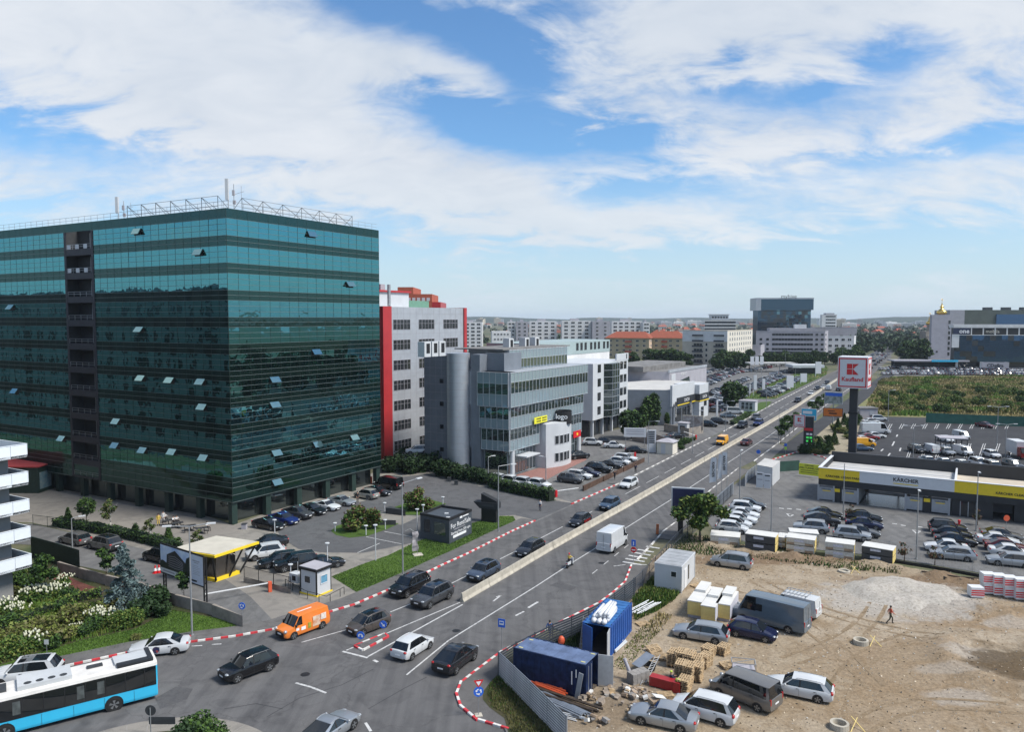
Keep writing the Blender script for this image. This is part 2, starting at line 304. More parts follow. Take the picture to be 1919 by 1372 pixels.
 for sgn in(1,-1):
  for tw in(.5-wbs/2-.005,.5+wbs/2-.005):
   cx_=X(tw);m_=14;ra=rw*1.17;y=sgn*(w2+.004)
   vs_=[(cx_,y,rw)]+[(cx_+ra*math.cos(a),y,max(zb-.02,rw+ra*math.sin(a)))for a in[R(-25)+R(230)*i/m_ for i in range(m_+1)]]
   b.add(vs_,[(0,i+1,i+2)[::(-1 if sgn>0 else 1)]for i in range(m_)],1)
 if kind not in CARGO:
  for sgn in(1,-1):
   for t in(xc+.245,lerp(xc+.245,xb,.55)):
    b.box((X(t),sgn*(w2+.001),lerp(zb,belt,.55)),(.014,.006,(belt-zb)*.7),mi=1)
    b.box((X(t)+.12,sgn*(w2+.012),belt-.12),(.16,.03,.03),mi=1)
 P={'body':b.mesh(kind+'_body',[PAINT['white'],M_BLK],True,38)}
 wsv=[]
 for h in(0,.5,1):
  for y in(1,.5,0,-.5,-1):
   t=lerp(xc,xw,h);wsv.append((X(t)+.05*(1-y*y),y*lerp(wb,wr,h)*.985,lerp(hood-.01,zr(xw)-.0,h)+.015))
 P['windshield']=MB().add(wsv,[(i*5+j,(i+1)*5+j,(i+1)*5+j+1,i*5+j+1)for i in range(2)for j in range(4)]).mesh(kind+'_ws',M_GLASS,True)
 rvv=[]
 for h in(0,.5,1):
  for y in(1,.5,0,-.5,-1):
   t=lerp(xb,xr,h);rvv.append((X(t)-.03*(1-y*y),y*lerp(wb,wr,h)*.96,lerp(bz(xb),zr(xr),h)+.005))
 P['rear_window']=MB().add(rvv,[(i*5+j,i*5+j+1,(i+1)*5+j+1,(i+1)*5+j)for i in range(2)for j in range(4)]).mesh(kind+'_rw',M_GLASS,True)
 e=CARGO.get(kind,xb)
 tt_=[xc+(e-xc)*i/6 for i in range(7)];top=[xw+((e if kind in CARGO else xr)-xw)*i/6 for i in range(7)]
 sw=[sp(t,0,0,q)for t,q in zip(tt_,top)]+[sp(t,1,0,q)for t,q in zip(tt_,top)]
 fcs=[(i,i+1,8+i,7+i)for i in range(6)]
 P['side_window_l']=MB().add(sw,fcs).mesh(kind+'_sw',M_GLASS)
 P['side_window_r']=MB().add([(x,-y,z)for x,y,z in sw],[f[::-1]for f in fcs]).mesh(kind+'_sw',M_GLASS)
 ty=MB().lathe([(rw*.62,-.10),(rw*.93,-.11),(rw,-.06),(rw,.06),(rw*.93,.11),(rw*.62,.10)],16,axis='y')
 P['wheel']=ty.mesh('tyre',M_TYRE,True,50)
 rm=MB();n_=20
 for i in range(n_):
  a0,a1=2*math.pi*i/n_,2*math.pi*(i+1)/n_;r0,r1=rw*.16,rw*.64;d=0 if i%4<2 else 1
  for yy,fl in((.105,1),(-.105,-1)):
   y=yy-fl*.03*d;q=[(r0*math.cos(a0),y,r0*math.sin(a0)),(r1*math.cos(a0),y,r1*math.sin(a0)),(r1*math.cos(a1),y,r1*math.sin(a1)),(r0*math.cos(a1),y,r0*math.sin(a1))]
   rm.quad(*(q[::-1]if fl<0 else q),d)
 for y in(.104,-.104):rm.lathe([(0.001,y),(rw*.17,y)],10,axis='y')
 P['rim']=rm.mesh('rim',[M_RIM,M_BLK])
 P['_wheels']=[(X(.5+s_*wbs/2-.005),sg*(w2-.085),rw)for s_ in(-1,1)for sg in(1,-1)]
 hy=w2*(.70 if not van else .78)
 P['headlight']=MB().ball((0,0,0),(.17,.20 if not van else .15,.075 if not van else .15),10,6).mesh('headlight',M_LAMP,True)
 P['_head']=[(L/2-(.13 if not van else .12),s_*hy,nose-(.085 if not van else .06))for s_ in(1,-1)]
 tv=van or kind in('mpv','wagon')
 P['taillight']=(MB().box((0,0,0),(.10,.12,.42))if tv and van else MB().ball((0,0,0),(.12,.17,.10 if not tv else .16),10,6)).mesh('taillight',M_TAIL,True,40)
 P['_tail']=[(-L/2+(.10 if not van else .045),s_*w2*(.76 if not van else .87),deck-(.12 if not van else .15))for s_ in(1,-1)]
 g=MB();g.box((L/2-.005,0,nose-.26),(.05,w2*.95,.16));g.box((L/2-.03,0,zb+.22),(.06,w2*1.35,.12))
 P['grille']=g.mesh('grille',M_BLK)
 P['plate']=MB().box((0,0,0),(.02,.5,.11)).mesh('plate',M_PLATE)
 P['_plate']=[(L/2+.03,0,nose-.32),(-L/2-.012,0,lerp(zb,deck,.55))]
 P['mirror']=MB().ball((0,0,0),(.09,.11,.075 if not van else .16),8,5).mesh('mirror',M_BLK if van else[PAINT['white']],True)
 P['_mirror']=[(X(xc+.045),s_*(w2+.06),belt+.06)for s_ in(1,-1)]
 if rails:
  P['rail']=MB().path([(X(xw+.05),0,-.03),(X(xw+.08),0,.045),(X(lerp(xw,xr,.5)),0,.05),(X(xr-.06),0,.045),(X(xr-.02),0,-.03)],.014,5).mesh('rail',M_POLR)
  P['_rail']=[(0,s_*wr*.92,Hh-.02)for s_ in(1,-1)]
 P['_dim']=(L,W,Hh,X,xw,xr,wr,zr)
 return P
SHAPES={}
def shape(kind):
 if kind not in SHAPES:SHAPES[kind]=car_shapes(kind)
 return SHAPES[kind]
def own(o,i,m):
 o.material_slots[i].link='OBJECT';o.material_slots[i].material=m
CNAME=dict(sedan='parked_car',van='delivery_van')
def car(kind,color,loc,azd,label,group=None,cat='car',name='car',full=True,rails=None,sunroof=False):
 P=shape(kind);loc=Vector((loc[0],loc[1],loc[2]if len(loc)>2 else 0))
 e=thing(name,label,cat,loc,heading(azd),group);pm=PAINT[color]
 b=put('body',P['body'],e);own(b,0,pm)
 put('windshield',P['windshield'],e)
 if not kind in CARGO:put('rear_window',P['rear_window'],e)
 put('side_window',P['side_window_l'],e);put('side_window',P['side_window_r'],e)
 for p in P['_wheels']:
  w=put('wheel',P['wheel'],e,p);put('rim',P['rim'],w)
 for p in P['_head']:put('headlight',P['headlight'],e,p)
 for p in P['_tail']:put('taillight',P['taillight'],e,p)
 if full:
  put('grille',P['grille'],e)
  for p in P['_plate']:put('license_plate',P['plate'],e,p)
  for p in P['_mirror']:
   m_=put('mirror',P['mirror'],e,p)
   if kind not in CARGO and kind!='minibus':own(m_,0,pm)
  if 'rail' in P and rails is not False:
   for p in P['_rail']:put('roof_rail',P['rail'],e,p)
 if sunroof:
  L,W,Hh,X,xw,xr,wr,zr=P['_dim'];a,b_=xw+.04,xr-.05;y=wr*.8
  MB().add([(X(lerp(a,b_,k/4)),s_*y,zr(lerp(a,b_,k/4))+(.052 if s_==0 else .034))for k in range(5)for s_ in(1,0,-1)],[(k*3+j,k*3+j+1,k*3+j+4,k*3+j+3)for k in range(4)for j in range(2)]).build('glass_roof',M_GLASS,e)
 return e
_joined={}
def small_car(kind,color,loc,azd,label,group=None,cat='car',name='car'):
 """one mesh, for cars too far away to show their parts"""
 if kind not in _joined:
  P=shape(kind);j=MB();ml=[PAINT['white'],M_BLK,M_GLASS,M_TYRE,M_RIM,M_LAMP,M_TAIL,M_PLATE]
  def take(me,off=(0,0,0)):
   vs_=[(v.co.x+off[0],v.co.y+off[1],v.co.z+off[2])for v in me.vertices]
   o_=len(j.v);j.v+=vs_
   for p in me.polygons:j.f.append(tuple(i+o_ for i in p.vertices));j.m.append(ml.index(me.materials[p.material_index])if me.materials[p.material_index]in ml else 0)
  for k_ in('body','windshield','rear_window','side_window_l','side_window_r','grille'):
   if k_=='rear_window' and kind in CARGO:continue
   take(P[k_])
  for p in P['_wheels']:take(P['wheel'],p);take(P['rim'],p)
  for k_,l_ in(('headlight','_head'),('taillight','_tail'),('plate','_plate')):
   for p in P[l_]:take(P[k_],p)
  _joined[kind]=j.mesh(kind+'_whole',ml,True,38)
 o=put(name,_joined[kind],None,(loc[0],loc[1],0),heading(azd));own(o,0,PAINT[color])
 return tag(o,label,cat,group)
def by_wheels(f,r,side,kind):
 """centre and azimuth from the two wheel contacts seen on one side (photo pixels)"""
 a,b=G(*f),G(*r);d=(a-b).normalized();n=Vector((-d.y,d.x,0));w=KINDS[kind][1]/2-.08
 return(a+b)/2-n*w*(1 if side=='L' else-1),azim(b,a)
 # ---------------------------------------------------------------- ground, roads, kerbs, markings
def spot(x,y,rx_,ry_,c_,am_):p_=G(x,y);return(p_.x,p_.y,rx_,ry_,c_,am_)
M_GROUND=ground_mat('ground_far',(.10,.115,.055),(.20,.17,.12),(.05,.075,.03),big=.006,fine=.5,amt=.8,speck=.4)
M_ASPH=ground_mat('asphalt',(.115,.113,.115),(.138,.136,.137),(.096,.095,.097),big=.05,fine=14,amt=.45,speck=.26,bump=.2,worn=.62)
M_ASPH2=ground_mat('asphalt_dark',(.045,.046,.050),(.060,.061,.064),(.038,.038,.042),big=.06,fine=14,amt=.5,speck=.25)
M_ASPH3=ground_mat('asphalt_light',(.15,.149,.148),(.185,.183,.18),(.122,.121,.12),big=.06,fine=12,amt=.6,speck=.3,worn=.4)
M_PLAZA=ground_mat('plaza_concrete',(.23,.212,.19),(.275,.255,.225),(.19,.178,.16),big=.07,fine=12,amt=.5,speck=.22)
M_WALK=ground_mat('pavement_grey',(.125,.12,.118),(.155,.15,.145),(.105,.10,.098),big=.1,fine=12,amt=.5,speck=.25)
M_PAVER=ground_mat('pavers_dark',(.10,.10,.104),(.122,.122,.126),(.086,.086,.09),big=.08,fine=5,amt=.5,speck=.25)
M_GRAVEL=None
_br,_cm,_dm=(.27,.185,.105),(.44,.405,.36),(.10,.066,.032)
M_GRAVEL=ground_mat('gravel_tan',(.365,.29,.20),(.42,.345,.255),(.295,.22,.14),big=.045,fine=3.2,amt=.7,speck=.5,bump=.8,spots=[spot(1720,1250,9,6,_br,.55),spot(1860,1160,9,3.5,_br,.75),spot(1700,1330,9,4,_br,.5),spot(1450,1050,14,2,(.20,.13,.075),.8),spot(1780,1092,12,2.2,(.20,.13,.075),.8),spot(1690,1125,8.5,5.5,_cm,.8),spot(1826,1228,2.6,1.5,_cm,.6),spot(1800,1308,2.6,1.3,_cm,.5),spot(1790,1258,3.6,1.0,_cm,.35),spot(1900,1172,3,1.2,_cm,.45),spot(1915,1248,4.4,3.6,_dm,.85),spot(1205,1300,5,3,(.24,.19,.14),.6),spot(1110,1340,4,3,(.2,.15,.1),.6)])
M_LAWN=ground_mat('lawn_soil',(.062,.115,.018),(.085,.145,.026),(.045,.085,.014),big=.2,fine=18,amt=.5,speck=.4,bump=.6)
M_SOIL=ground_mat('garden_soil',(.05,.055,.02),(.075,.065,.035),(.035,.05,.014),big=.3,fine=8,amt=.6,speck=.4)
M_FIELD=ground_mat('field_dry',(.21,.20,.075),(.30,.26,.13),(.12,.15,.05),big=.05,fine=2.5,amt=.7,speck=.4)
M_ASPHM=ground_mat('asphalt_patched',(.088,.087,.090),(.104,.103,.105),(.078,.077,.08),big=.3,fine=14,amt=.5,speck=.28)
M_WHITE=mat('road_paint_white',(.22,.22,.22),.8,c2=(.50,.50,.49),scale=3.0,space='World',lo=.30,hi=.52)
M_KW=mat('kerb_white',(.60,.58,.55),.8,var=.18,scale=2,space='World');M_KR=mat('kerb_red',(.50,.035,.045),.75,var=.25,scale=2,space='World');M_KG=mat('kerb_grey',(.26,.25,.235),.9,var=.2,scale=2,space='World')
M_CONC=mat('concrete_pale',(.40,.365,.30),.9,var=.18,scale=1.2,space='World',bump=.2)
M_PATH=ground_mat('path_red',(.13,.045,.035),(.16,.06,.045),(.10,.035,.03),big=.2,fine=6)
M_MULCH=ground_mat('gravel_pale',(.32,.28,.20),(.38,.33,.24),(.22,.19,.12),big=.2,fine=4)
g_=MB();g_.sheet([(-6000,-400),(6000,-400),(6000,9000),(-6000,9000)],0.0);struct('ground',g_,M_GROUND)
def PX(pts,z=0.0):return[G(x,y,z)for x,y in pts]
def area(name,pts,z,m):return struct(name,MB().sheet(PX(pts),z),m)
LK=[(-260,1362),(-60,1305),(45,1270),(110,1254),(244,1225),(355,1206),(440,1195),(517,1181),(615,1150),(665,1135),(737,1104),(800,1075),(831,1060),(875,1040),(960,997),(1004,977),(1074,945),(1157,909),(1275,849),(1332,821),(1359,808),(1453,756),(1540,711),(1600,682),(1650,656),(1676,641)]
RK=[(945,1368),(890,1351),(861,1326),(853,1303),(861,1282),(886,1262),(938,1223),(1030,1177),(1122,1131),(1145,1114),(1170,1092),(1182,1060),(1196,1047),(1231,1010),(1242,997),(1279,970),(1330,920),(1382,879),(1415,863),(1459,830),(1489,806),(1560,750),(1625,705),(1668,668),(1690,644)]
area('road',LK+RK[::-1]+[(1020,1440),(1060,1640),(-400,1700)],.012,M_ASPH)
area('side_street',[(-200,975),(0,984),(60,982),(150,1003),(270,1030),(330,1050),(420,1085),(470,1120),(525,1178),(445,1193),(455,1172),(330,1122),(200,1072),(150,1062),(60,1022),(-200,1010)],.030,M_ASPH3)
area('plaza',[(-300,930),(140,880),(437,985),(717,880),(800,868),(1100,920),(1060,950),(1004,977),(960,990),(831,1055),(737,1100),(615,1148),(517,1180),(420,1085),(270,1030),(60,980),(-300,970)],.020,M_PLAZA)
area('driveway',[(1075,944),(1005,976),(965,966),(935,967),(880,985),(790,1015),(680,1037),(600,1036),(560,1030),(527,1010),(520,995),(545,985),(640,950),(700,935),(722,898),(800,889),(900,912),(980,930)],.032,M_PAVER)
area('paved_court',[(700,968),(727,960),(762,967),(790,967),(752,985),(705,976)],.042,M_PLAZA)
area('lot_base',[(690,870),(800,860),(1110,812),(1250,795),(1340,815),(1275,851),(1157,911),(1074,947),(1004,979),(940,975)],.014,M_ASPH3)
area('office_lot',[(900,900),(1030,930),(1075,943),(1157,907),(1275,847),(1332,820),(1318,812),(1240,790),(1180,800),(1110,815),(1100,850),(955,897)],.022,M_ASPH3)
area('brick_forecourt',[(960,893),(1015,905),(1050,886),(1100,862),(1092,852),(1040,868)],.034,mat('pavers_brick',(.24,.12,.10),.9,var=.2,scale=3,space='World'))
area('dealer_lot',[(1332,820),(1360,806),(1453,754),(1545,707),(1500,668),(1320,676),(1140,700),(1160,800),(1250,800)],.020,M_ASPH3)
area('verge',[(1388,747),(1450,716),(1540,682),(1552,690),(1548,703),(1453,748),(1420,748)],.034,M_LAWN)
area('verge',[(1385,775),(1425,754),(1450,752),(1436,764),(1400,780)],.034,M_LAWN)
area('wash_lot',[(1345,1005),(1318,965),(1375,910),(1420,880),(1440,862),(1530,846),(1919,856),(2400,850),(2400,1130),(1919,1088),(1640,1042),(1420,1020)],.022,M_ASPH3)
area('supermarket_lot',[(1555,880),(1600,800),(1640,781),(1919,788),(2600,800),(2600,905),(1919,900)],.030,M_ASPH2)
area('service_road',[(1448,850),(1560,768),(1652,704),(1702,652),(1722,652),(1665,715),(1560,800),(1500,852)],.028,M_ASPH2)
area('side_pavement',[(1415,864),(1459,832),(1470,838),(1440,866),(1530,846),(1490,870),(1425,878)],.040,M_WALK)
area('planting_bed',[(1490,850),(1560,792),(1600,768),(1645,779),(1610,800),(1600,850),(1530,852)],.038,M_MULCH)
area('vacant_field',[(1600,772),(1652,708),(1700,702),(1919,704),(2700,704),(2700,800),(1919,787),(1640,780)],.018,M_FIELD)
area('far_lot',[(1655,706),(1712,655),(1790,662),(1919,672),(2500,672),(2500,703),(1919,703)],.024,M_ASPH3)
area('garden_bed',[(-300,1120),(0,1090),(100,1052),(215,1075),(330,1126),(452,1174),(440,1184),(355,1193),(244,1211),(110,1240),(45,1256),(-60,1291),(-260,1345)],.036,M_SOIL)
area('garden_path',[(108,1072),(150,1092),(195,1108),(190,1118),(156,1125),(140,1105),(95,1085),(40,1080)],.046,M_PATH)
area('lawn',[(455,1174),(405,1160),(325,1145),(255,1180),(160,1200),(40,1235),(-100,1280),(-100,1292),(45,1256),(110,1240),(244,1211),(355,1193),(440,1184)],.044,M_LAWN)
area('lawn',[(622,1082),(675,1060),(727,1042),(775,1019),(850,990),(937,968),(962,968),(966,976),(913,1003),(822,1049),(735,1086),(670,1112)],.044,M_LAWN)
area('grass_island',[(620,996),(632,986),(670,976),(748,982),(725,993),(690,1005),(655,1009),(630,1004)],.054,M_LAWN)
area('grass_island',[(738,952),(765,942),(806,937),(836,945),(830,950),(790,966),(760,966)],.054,M_LAWN)
area('verge',[(905,1301),(918,1283),(938,1262),(1060,1400),(960,1400),(945,1350),(918,1330),(905,1315)],.130,M_SOIL)
# pavements beside the road, a kerb height above it
def offset(pts,d):
 out=[]
 for i,p in enumerate(pts):
  a=pts[max(0,i-1)];b=pts[min(len(pts)-1,i+1)];t=(b-a).normalized();out.append(p+Vector((-t.y,t.x,0))*d)
 return out
LKW=PX(LK);RKW=PX(RK)
def band(name,line,d0,d1,z1,m,z0=0.0):
 a,b=offset(line,d0),offset(line,d1);mb=MB()
 for i in range(len(a)-1):mb.prism([a[i],a[i+1],b[i+1],b[i]],z0,z1)
 return struct(name,mb,m)
band('pavement',LKW[1:16],.18,2.3,.11,M_WALK)
band('pavement',LKW[17:20],.18,1.8,.11,M_WALK);band('pavement',LKW[21:25],.2,1.8,.11,M_WALK)
struct('pavement',MB().prism(PX([(945,1368),(890,1351),(861,1326),(853,1303),(861,1282),(886,1262),(938,1223),(950,1216),(945,1262),(918,1283),(905,1301),(905,1315),(918,1330),(975,1348),(1010,1420),(960,1400)]),0,.11),M_WALK)
band('pavement',RKW[7:12],-2.0,-.18,.11,M_WALK);band('pavement',RKW[13:18],-2.2,-.18,.11,M_WALK);band('pavement',RKW[19:24],-1.6,-.2,.11,M_WALK)
# kerbs of single painted stones
def walk(line,step):
 """points every step metres along a polyline with their directions"""
 out=[];acc=0.0
 for a,b in zip(line,line[1:]):
  L_=(b-a).length;d=(b-a)/L_;s_=acc
  while s_<L_:out.append((a+d*s_,d));s_+=step
  acc=s_-L_
 return out
KST={}
def kerb(line,step,cols,side,base_m=M_KG,h=.15):
 mb=MB();a,b=offset(line,side*.02),offset(line,side*.16)
 for i in range(len(a)-1):mb.prism([a[i],a[i+1],b[i+1],b[i]],0,h-.03)
 k=struct('kerb',mb,base_m)
 for i,(p,d)in enumerate(walk(line,step)):
  m=cols[i%len(cols)];key=(m.name,step)
  if key not in KST:KST[key]=MB().box((0,0,h/2),(step*.985,.19,h)).mesh('kerb_stone',m)
  q=p+Vector((-d.y,d.x,0))*side*.09
  put('kerb_stone',KST[key],k,(q.x,q.y,0.001*(i%2)),math.atan2(d.y,d.x))
 return k
RW=[M_KR,M_KW];WG=[M_KW,M_KG]
kerb(LKW[1:16],.62,RW,1);kerb(LKW[16:18],.9,RW,1);kerb(LKW[17:20],1.5,WG,1);kerb(LKW[20:23],3.0,WG,1)
kerb(RKW[0:8],.62,RW,-1);kerb(RKW[7:12],.8,RW,-1);kerb([RKW[12]]+RKW[13:18],1.6,WG,-1);kerb(RKW[18:23],3.0,WG,-1)
kerb(PX([(1440,864),(1500,846),(1545,858),(1560,868)]),1.0,RW,-1)
# traffic island with painted kerb
isl=PX([(664,1213),(680,1221),(728,1195),(721,1190)])
ti=struct('traffic_island',MB().prism(isl,0,.12),M_WALK)
for j,(a,b)in enumerate(zip(isl,isl[1:]+isl[:1])):
 n_=max(1,round((b-a).length/.8));d=(b-a).normalized();st_=(b-a).length/n_
 for i in range(n_):
  q=a+d*st_*(i+.5);mb=MB().box((0,0,.075),(st_*.96,.16,.16));mb.build('kerb_stone',RW[(i+j)%2],ti,loc=(q.x,q.y,.002*j),rz=math.atan2(d.y,d.x))
  # painted lines
def stripes(name,line,width,dash=None,gap=0,z=.024,m=M_WHITE,world=False):
 L_=line if world else PX(line);mb=MB()
 if dash is None:segs=list(zip(L_,L_[1:]))
 else:segs=[(p,p+d*dash)for p,d in walk(L_,dash+gap)]
 for a,b in segs:
  d=(b-a).normalized();n=Vector((-d.y,d.x,0))*width/2
  mb.sheet([a-n,b-n,b+n,a+n],z)
 return struct(name,mb,m)
stripes('lane_marking',[(565,1205),(647,1182),(769,1133),(960,1037),(1102,963),(1192,916),(1300,858),(1420,792),(1530,724)],.13,6.5,3.0)
stripes('lane_marking',[(762,1266),(840,1202),(1004,1100),(1076,1053),(1113,1030),(1170,992),(1256,938),(1330,890),(1440,818),(1560,735)],.14)
stripes('lane_marking',[(642,1222),(689,1234)],.22);stripes('lane_marking',[(689,1232),(867,1134)],.16);stripes('lane_marking',[(649,1220),(862,1130)],.14)
stripes('lane_marking',[(554,1281),(583,1289),(611,1300)],.2);stripes('lane_marking',[(685,1356),(695,1372)],.2)
stripes('lane_marking',[(359,1212),(379,1211)],.15);stripes('lane_marking',[(397,1209),(415,1208)],.15)
stripes('lane_marking',[(900,1060),(1004,1000),(1074,966)],.1,1.2,40);stripes('lane_marking',[(700,1238),(708,1242)],.25)
for a,b in(((1167,1054),(1203,1060)),((1172,1048),(1208,1054)),((1178,1042),(1213,1048)),((1184,1036),(1219,1042)),((1195,1031),(1225,1036)),((1211,1025),(1236,1029))):stripes('crossing_stripe',[a,b],.4,z=.052)
stripes('lane_marking',[(1186,1060),(1212,1061)],.18,z=.13);stripes('lane_marking',[(1150,1062),(1172,1059)],.15)
stripes('lane_marking',[(924,1128),(940,1116),(930,1120)],.16);stripes('lane_marking',[(990,1140),(1008,1129)],.25);stripes('lane_marking',[(966,1155),(982,1147)],.2)
stripes('lane_marking',[(1110,1076),(1180,1020)],.1,1.5,2.0)
for a,b in(((686,1007),(755,1021)),((720,997),(772,1007)),((670,1037),(712,1019)),((840,972),(868,978))):stripes('plaza_marking',[a,b],.12,z=.044)
struct('asphalt_patch',MB().sheet(PX([(1030,1098),(1046,1091),(1081,1101),(1070,1108)]),.020),M_ASPHM)
struct('asphalt_patch',MB().sheet(PX([(290,1310),(330,1288),(362,1292),(350,1312),(300,1330)]),.018),M_ASPHM)
for x,y in((572,1265),(855,1183),(1127,1056),(670,1137),(820,1090),(1192,870)):struct('manhole_cover',MB().lathe([(.001,.022),(.36,.022),(.38,.012)],14,G(x,y)),M_BLK)
for l_ in([(500,1345),(560,1310),(640,1285),(700,1255)],[(690,1330),(760,1290),(800,1270)],[(420,1330),(480,1320),(530,1330)]):
 stripes('tar_seam',l_,.07,z=.017,m=M_ASPH2)
 # centre island of the roundabout
def circum(a,b,c):
 d=2*(a.x*(b.y-c.y)+b.x*(c.y-a.y)+c.x*(a.y-b.y));q=[p.x**2+p.y**2 for p in(a,b,c)]
 u=Vector(((q[0]*(b.y-c.y)+q[1]*(c.y-a.y)+q[2]*(a.y-b.y))/d,(q[0]*(c.x-b.x)+q[1]*(a.x-c.x)+q[2]*(b.x-a.x))/d,0));return u,(u-a).length
rc,rr_=circum(G(200,1370),G(340,1347),G(480,1368))
struct('roundabout_apron',MB().lathe([(.001,.10),(rr_-.2,.10),(rr_,.07),(rr_,0)],64,rc),M_PLAZA)
struct('roundabout_bed',MB().lathe([(.001,.16),(rr_-1.9,.16),(rr_-1.9,.10)],48,rc),M_SOIL)
for k in range(40):
 a0=2*math.pi*k/40;v=Vector((math.cos(a0),math.sin(a0),0));stripes('paving_joint',[rc+v*(rr_-1.85),rc+v*(rr_-.1)],.03,z=.108,m=M_KG,world=True)
 # construction ground: gravel with low heaps
SITE=PX([(935,1275),(1030,1210),(1100,1168),(1180,1117),(1225,1045),(1292,1000),(1345,1012),(1420,1028),(1600,1052),(1919,1098),(2400,1170),(2400,1700),(1050,1600)])
def inside(p,poly):
 c=False;j=len(poly)-1
 for i in range(len(poly)):
  a,b=poly[i],poly[j]
  if(a[1]>p[1])!=(b[1]>p[1])and p[0]<(b[0]-a[0])*(p[1]-a[1])/(b[1]-a[1])+a[0]:c=not c
  j=i
 return c
from mathutils import noise as mnoise
def bump_at(x,y,c,ra,rb,ang,h):
 dx,dy=x-c.x,y-c.y;u_=(dx*math.cos(ang)+dy*math.sin(ang))/ra;v_=(-dx*math.sin(ang)+dy*math.cos(ang))/rb
 q=u_*u_+v_*v_;return h*max(0,1-q)**1.2 if q<1 else 0
pitc=G(1905,1246);ridge=[G(1330,1022),G(1480,1045),G(1640,1060),G(1760,1082),G(1919,1112)]
rock=G(1860,1150)
def site_z(x,y):
 p=Vector((x,y,0));z=.03+.035*mnoise.noise(p*.9)+.03*mnoise.noise(p*2.3)
 for a,b in zip(ridge,ridge[1:]):
  d=b-a;t=max(0,min(1,(p-a).dot(d)/d.length_squared));r_=(p-a-d*t).length
  z+=.42*max(0,1-(r_/1.5)**2)*(.7+.9*mnoise.noise(p*.8))*(1 if r_<1.5 else 0)
 z+=bump_at(x,y,rock,7,3.0,R(-20),.7)*(.7+.8*mnoise.noise(p*.7))
 q=(p-pitc).length;z+=.55*math.exp(-((q-5.2)/1.4)**2)*(.8+.5*mnoise.noise(p*.5))
 return max(z,.012)
mb=MB();st_=.55;x0,x1,y0,y1=-2,78,34,104;nx,ny=int((x1-x0)/st_),int((y1-y0)/st_);idx={}
def site_v(i,j):
 if(i,j)not in idx:
  x,y=x0+i*st_,y0+j*st_;idx[(i,j)]=len(mb.v);mb.v.append((x,y,site_z(x,y)))
 return idx[(i,j)]
for i in range(nx):
 for j in range(ny):
  if inside((x0+(i+.5)*st_,y0+(j+.5)*st_),SITE):mb.f.append((site_v(i,j),site_v(i+1,j),site_v(i+1,j+1),site_v(i,j+1)));mb.m.append(0)
struct('construction_ground',mb,M_GRAVEL,smooth=True)
struct('bare_earth',MB().sheet(SITE,.006),M_GRAVEL)
# ---------------------------------------------------------------- buildings
class Fac:
 """a wall seen from outside: origin, direction along it (outside on the right hand)"""
 def __init__(s,o,azd,base=None):
  s.o=Vector((o[0],o[1],0));s.az=azd;s.d=AZ(azd);s.n=Vector((s.d.y,-s.d.x,0));s.rz=math.atan2(s.d.y,s.d.x);s.base=base or Vector((0,0,0))
 def p(s,a,z,off=0.0):return s.o+s.d*a+s.n*off+Vector((0,0,z))-s.base
 def put(s,name,me,a,z,off,parent,tilt=0.0,yaw=0.0):
  o=put(name,me,parent,s.p(a,z,off));o.rotation_euler=(tilt,0,s.rz+yaw);return o
 def hit(s,x,y):
  r=ray(x,y);c=Vector((0,0,H));t=(s.o-c).dot(s.n)/r.dot(s.n);q=c+r*t;return(q-s.o).dot(s.d),q.z
 def box(s,mb,a0,a1,o0,o1,z0,z1,mi=0):
  q=[s.p(a0,0,o0),s.p(a1,0,o0),s.p(a1,0,o1),s.p(a0,0,o1)];mb.prism(q,z0,z1,mi);return mb
def winmesh(w,h,fm,gm,mull=0,fr=.06,dep=.05,trans=0):
 """window: frame with mullions standing proud, pane set back (bottom centre origin)"""
 m=MB();m.bx(-w/2,w/2,-.012,.02,0,h,1)
 for a in(-w/2,w/2-fr):m.bx(a,a+fr,-dep,.01,0,h)
 for z in(0,h-fr):m.bx(-w/2+fr,w/2-fr,-dep,.01,z,z+fr)
 for k in range(mull):x=-w/2+w*(k+1)/(mull+1);m.bx(x-fr/2,x+fr/2,-dep*.9,.01,fr,h-fr)
 for k in range(trans):z=h*(k+1)/(trans+1);m.bx(-w/2+fr,w/2-fr,-dep*.8,.01,z-fr/2,z+fr/2)
 return m.mesh('window',[fm,gm])
def glass(name,tint,base,fac=.6,rough=.015,wave=.006,scale=.7):
 """coated facade glass: a dark body under a tinted mirror, panes a little wavy"""
 m=bpy.data.materials.new(name);m.use_nodes=True;t=m.node_tree;b=t.nodes['Principled BSDF']
 b.inputs['Base Color'].default_value=base+(1,);b.inputs['Roughness'].default_value=.45;b.inputs['Specular IOR Level'].default_value=.2
 g=t.nodes.new('ShaderNodeBsdfGlossy');g.inputs['Roughness'].default_value=rough;g.inputs['Color'].default_value=tint+(1,)
 geo=t.nodes.new('ShaderNodeNewGeometry');nz=t.nodes.new('ShaderNodeTexNoise');nz.inputs['Scale'].default_value=scale;nz.inputs['Detail'].default_value=2
 t.links.new(geo.outputs['Position'],nz.inputs['Vector'])
 bp=t.nodes.new('ShaderNodeBump');bp.inputs['Distance'].default_value=wave;bp.inputs['Strength'].default_value=1.0;t.links.new(nz.outputs['Fac'],bp.inputs['Height']);t.links.new(bp.outputs[0],g.inputs['Normal'])
 mx=t.nodes.new('ShaderNodeMixShader');mx.inputs[0].default_value=fac;t.links.new(b.outputs[0],mx.inputs[1]);t.links.new(g.outputs[0],mx.inputs[2]);t.links.new(mx.outputs[0],t.nodes['Material Output'].inputs[0])
 MATS[name]=m;return m
GL_V=glass('glass_teal',(.115,.35,.385),(.002,.009,.008),.82,wave=.018,scale=.55)
GL_S=glass('spandrel_green',(.075,.155,.15),(.002,.013,.010),.45,wave=.012,scale=.5)
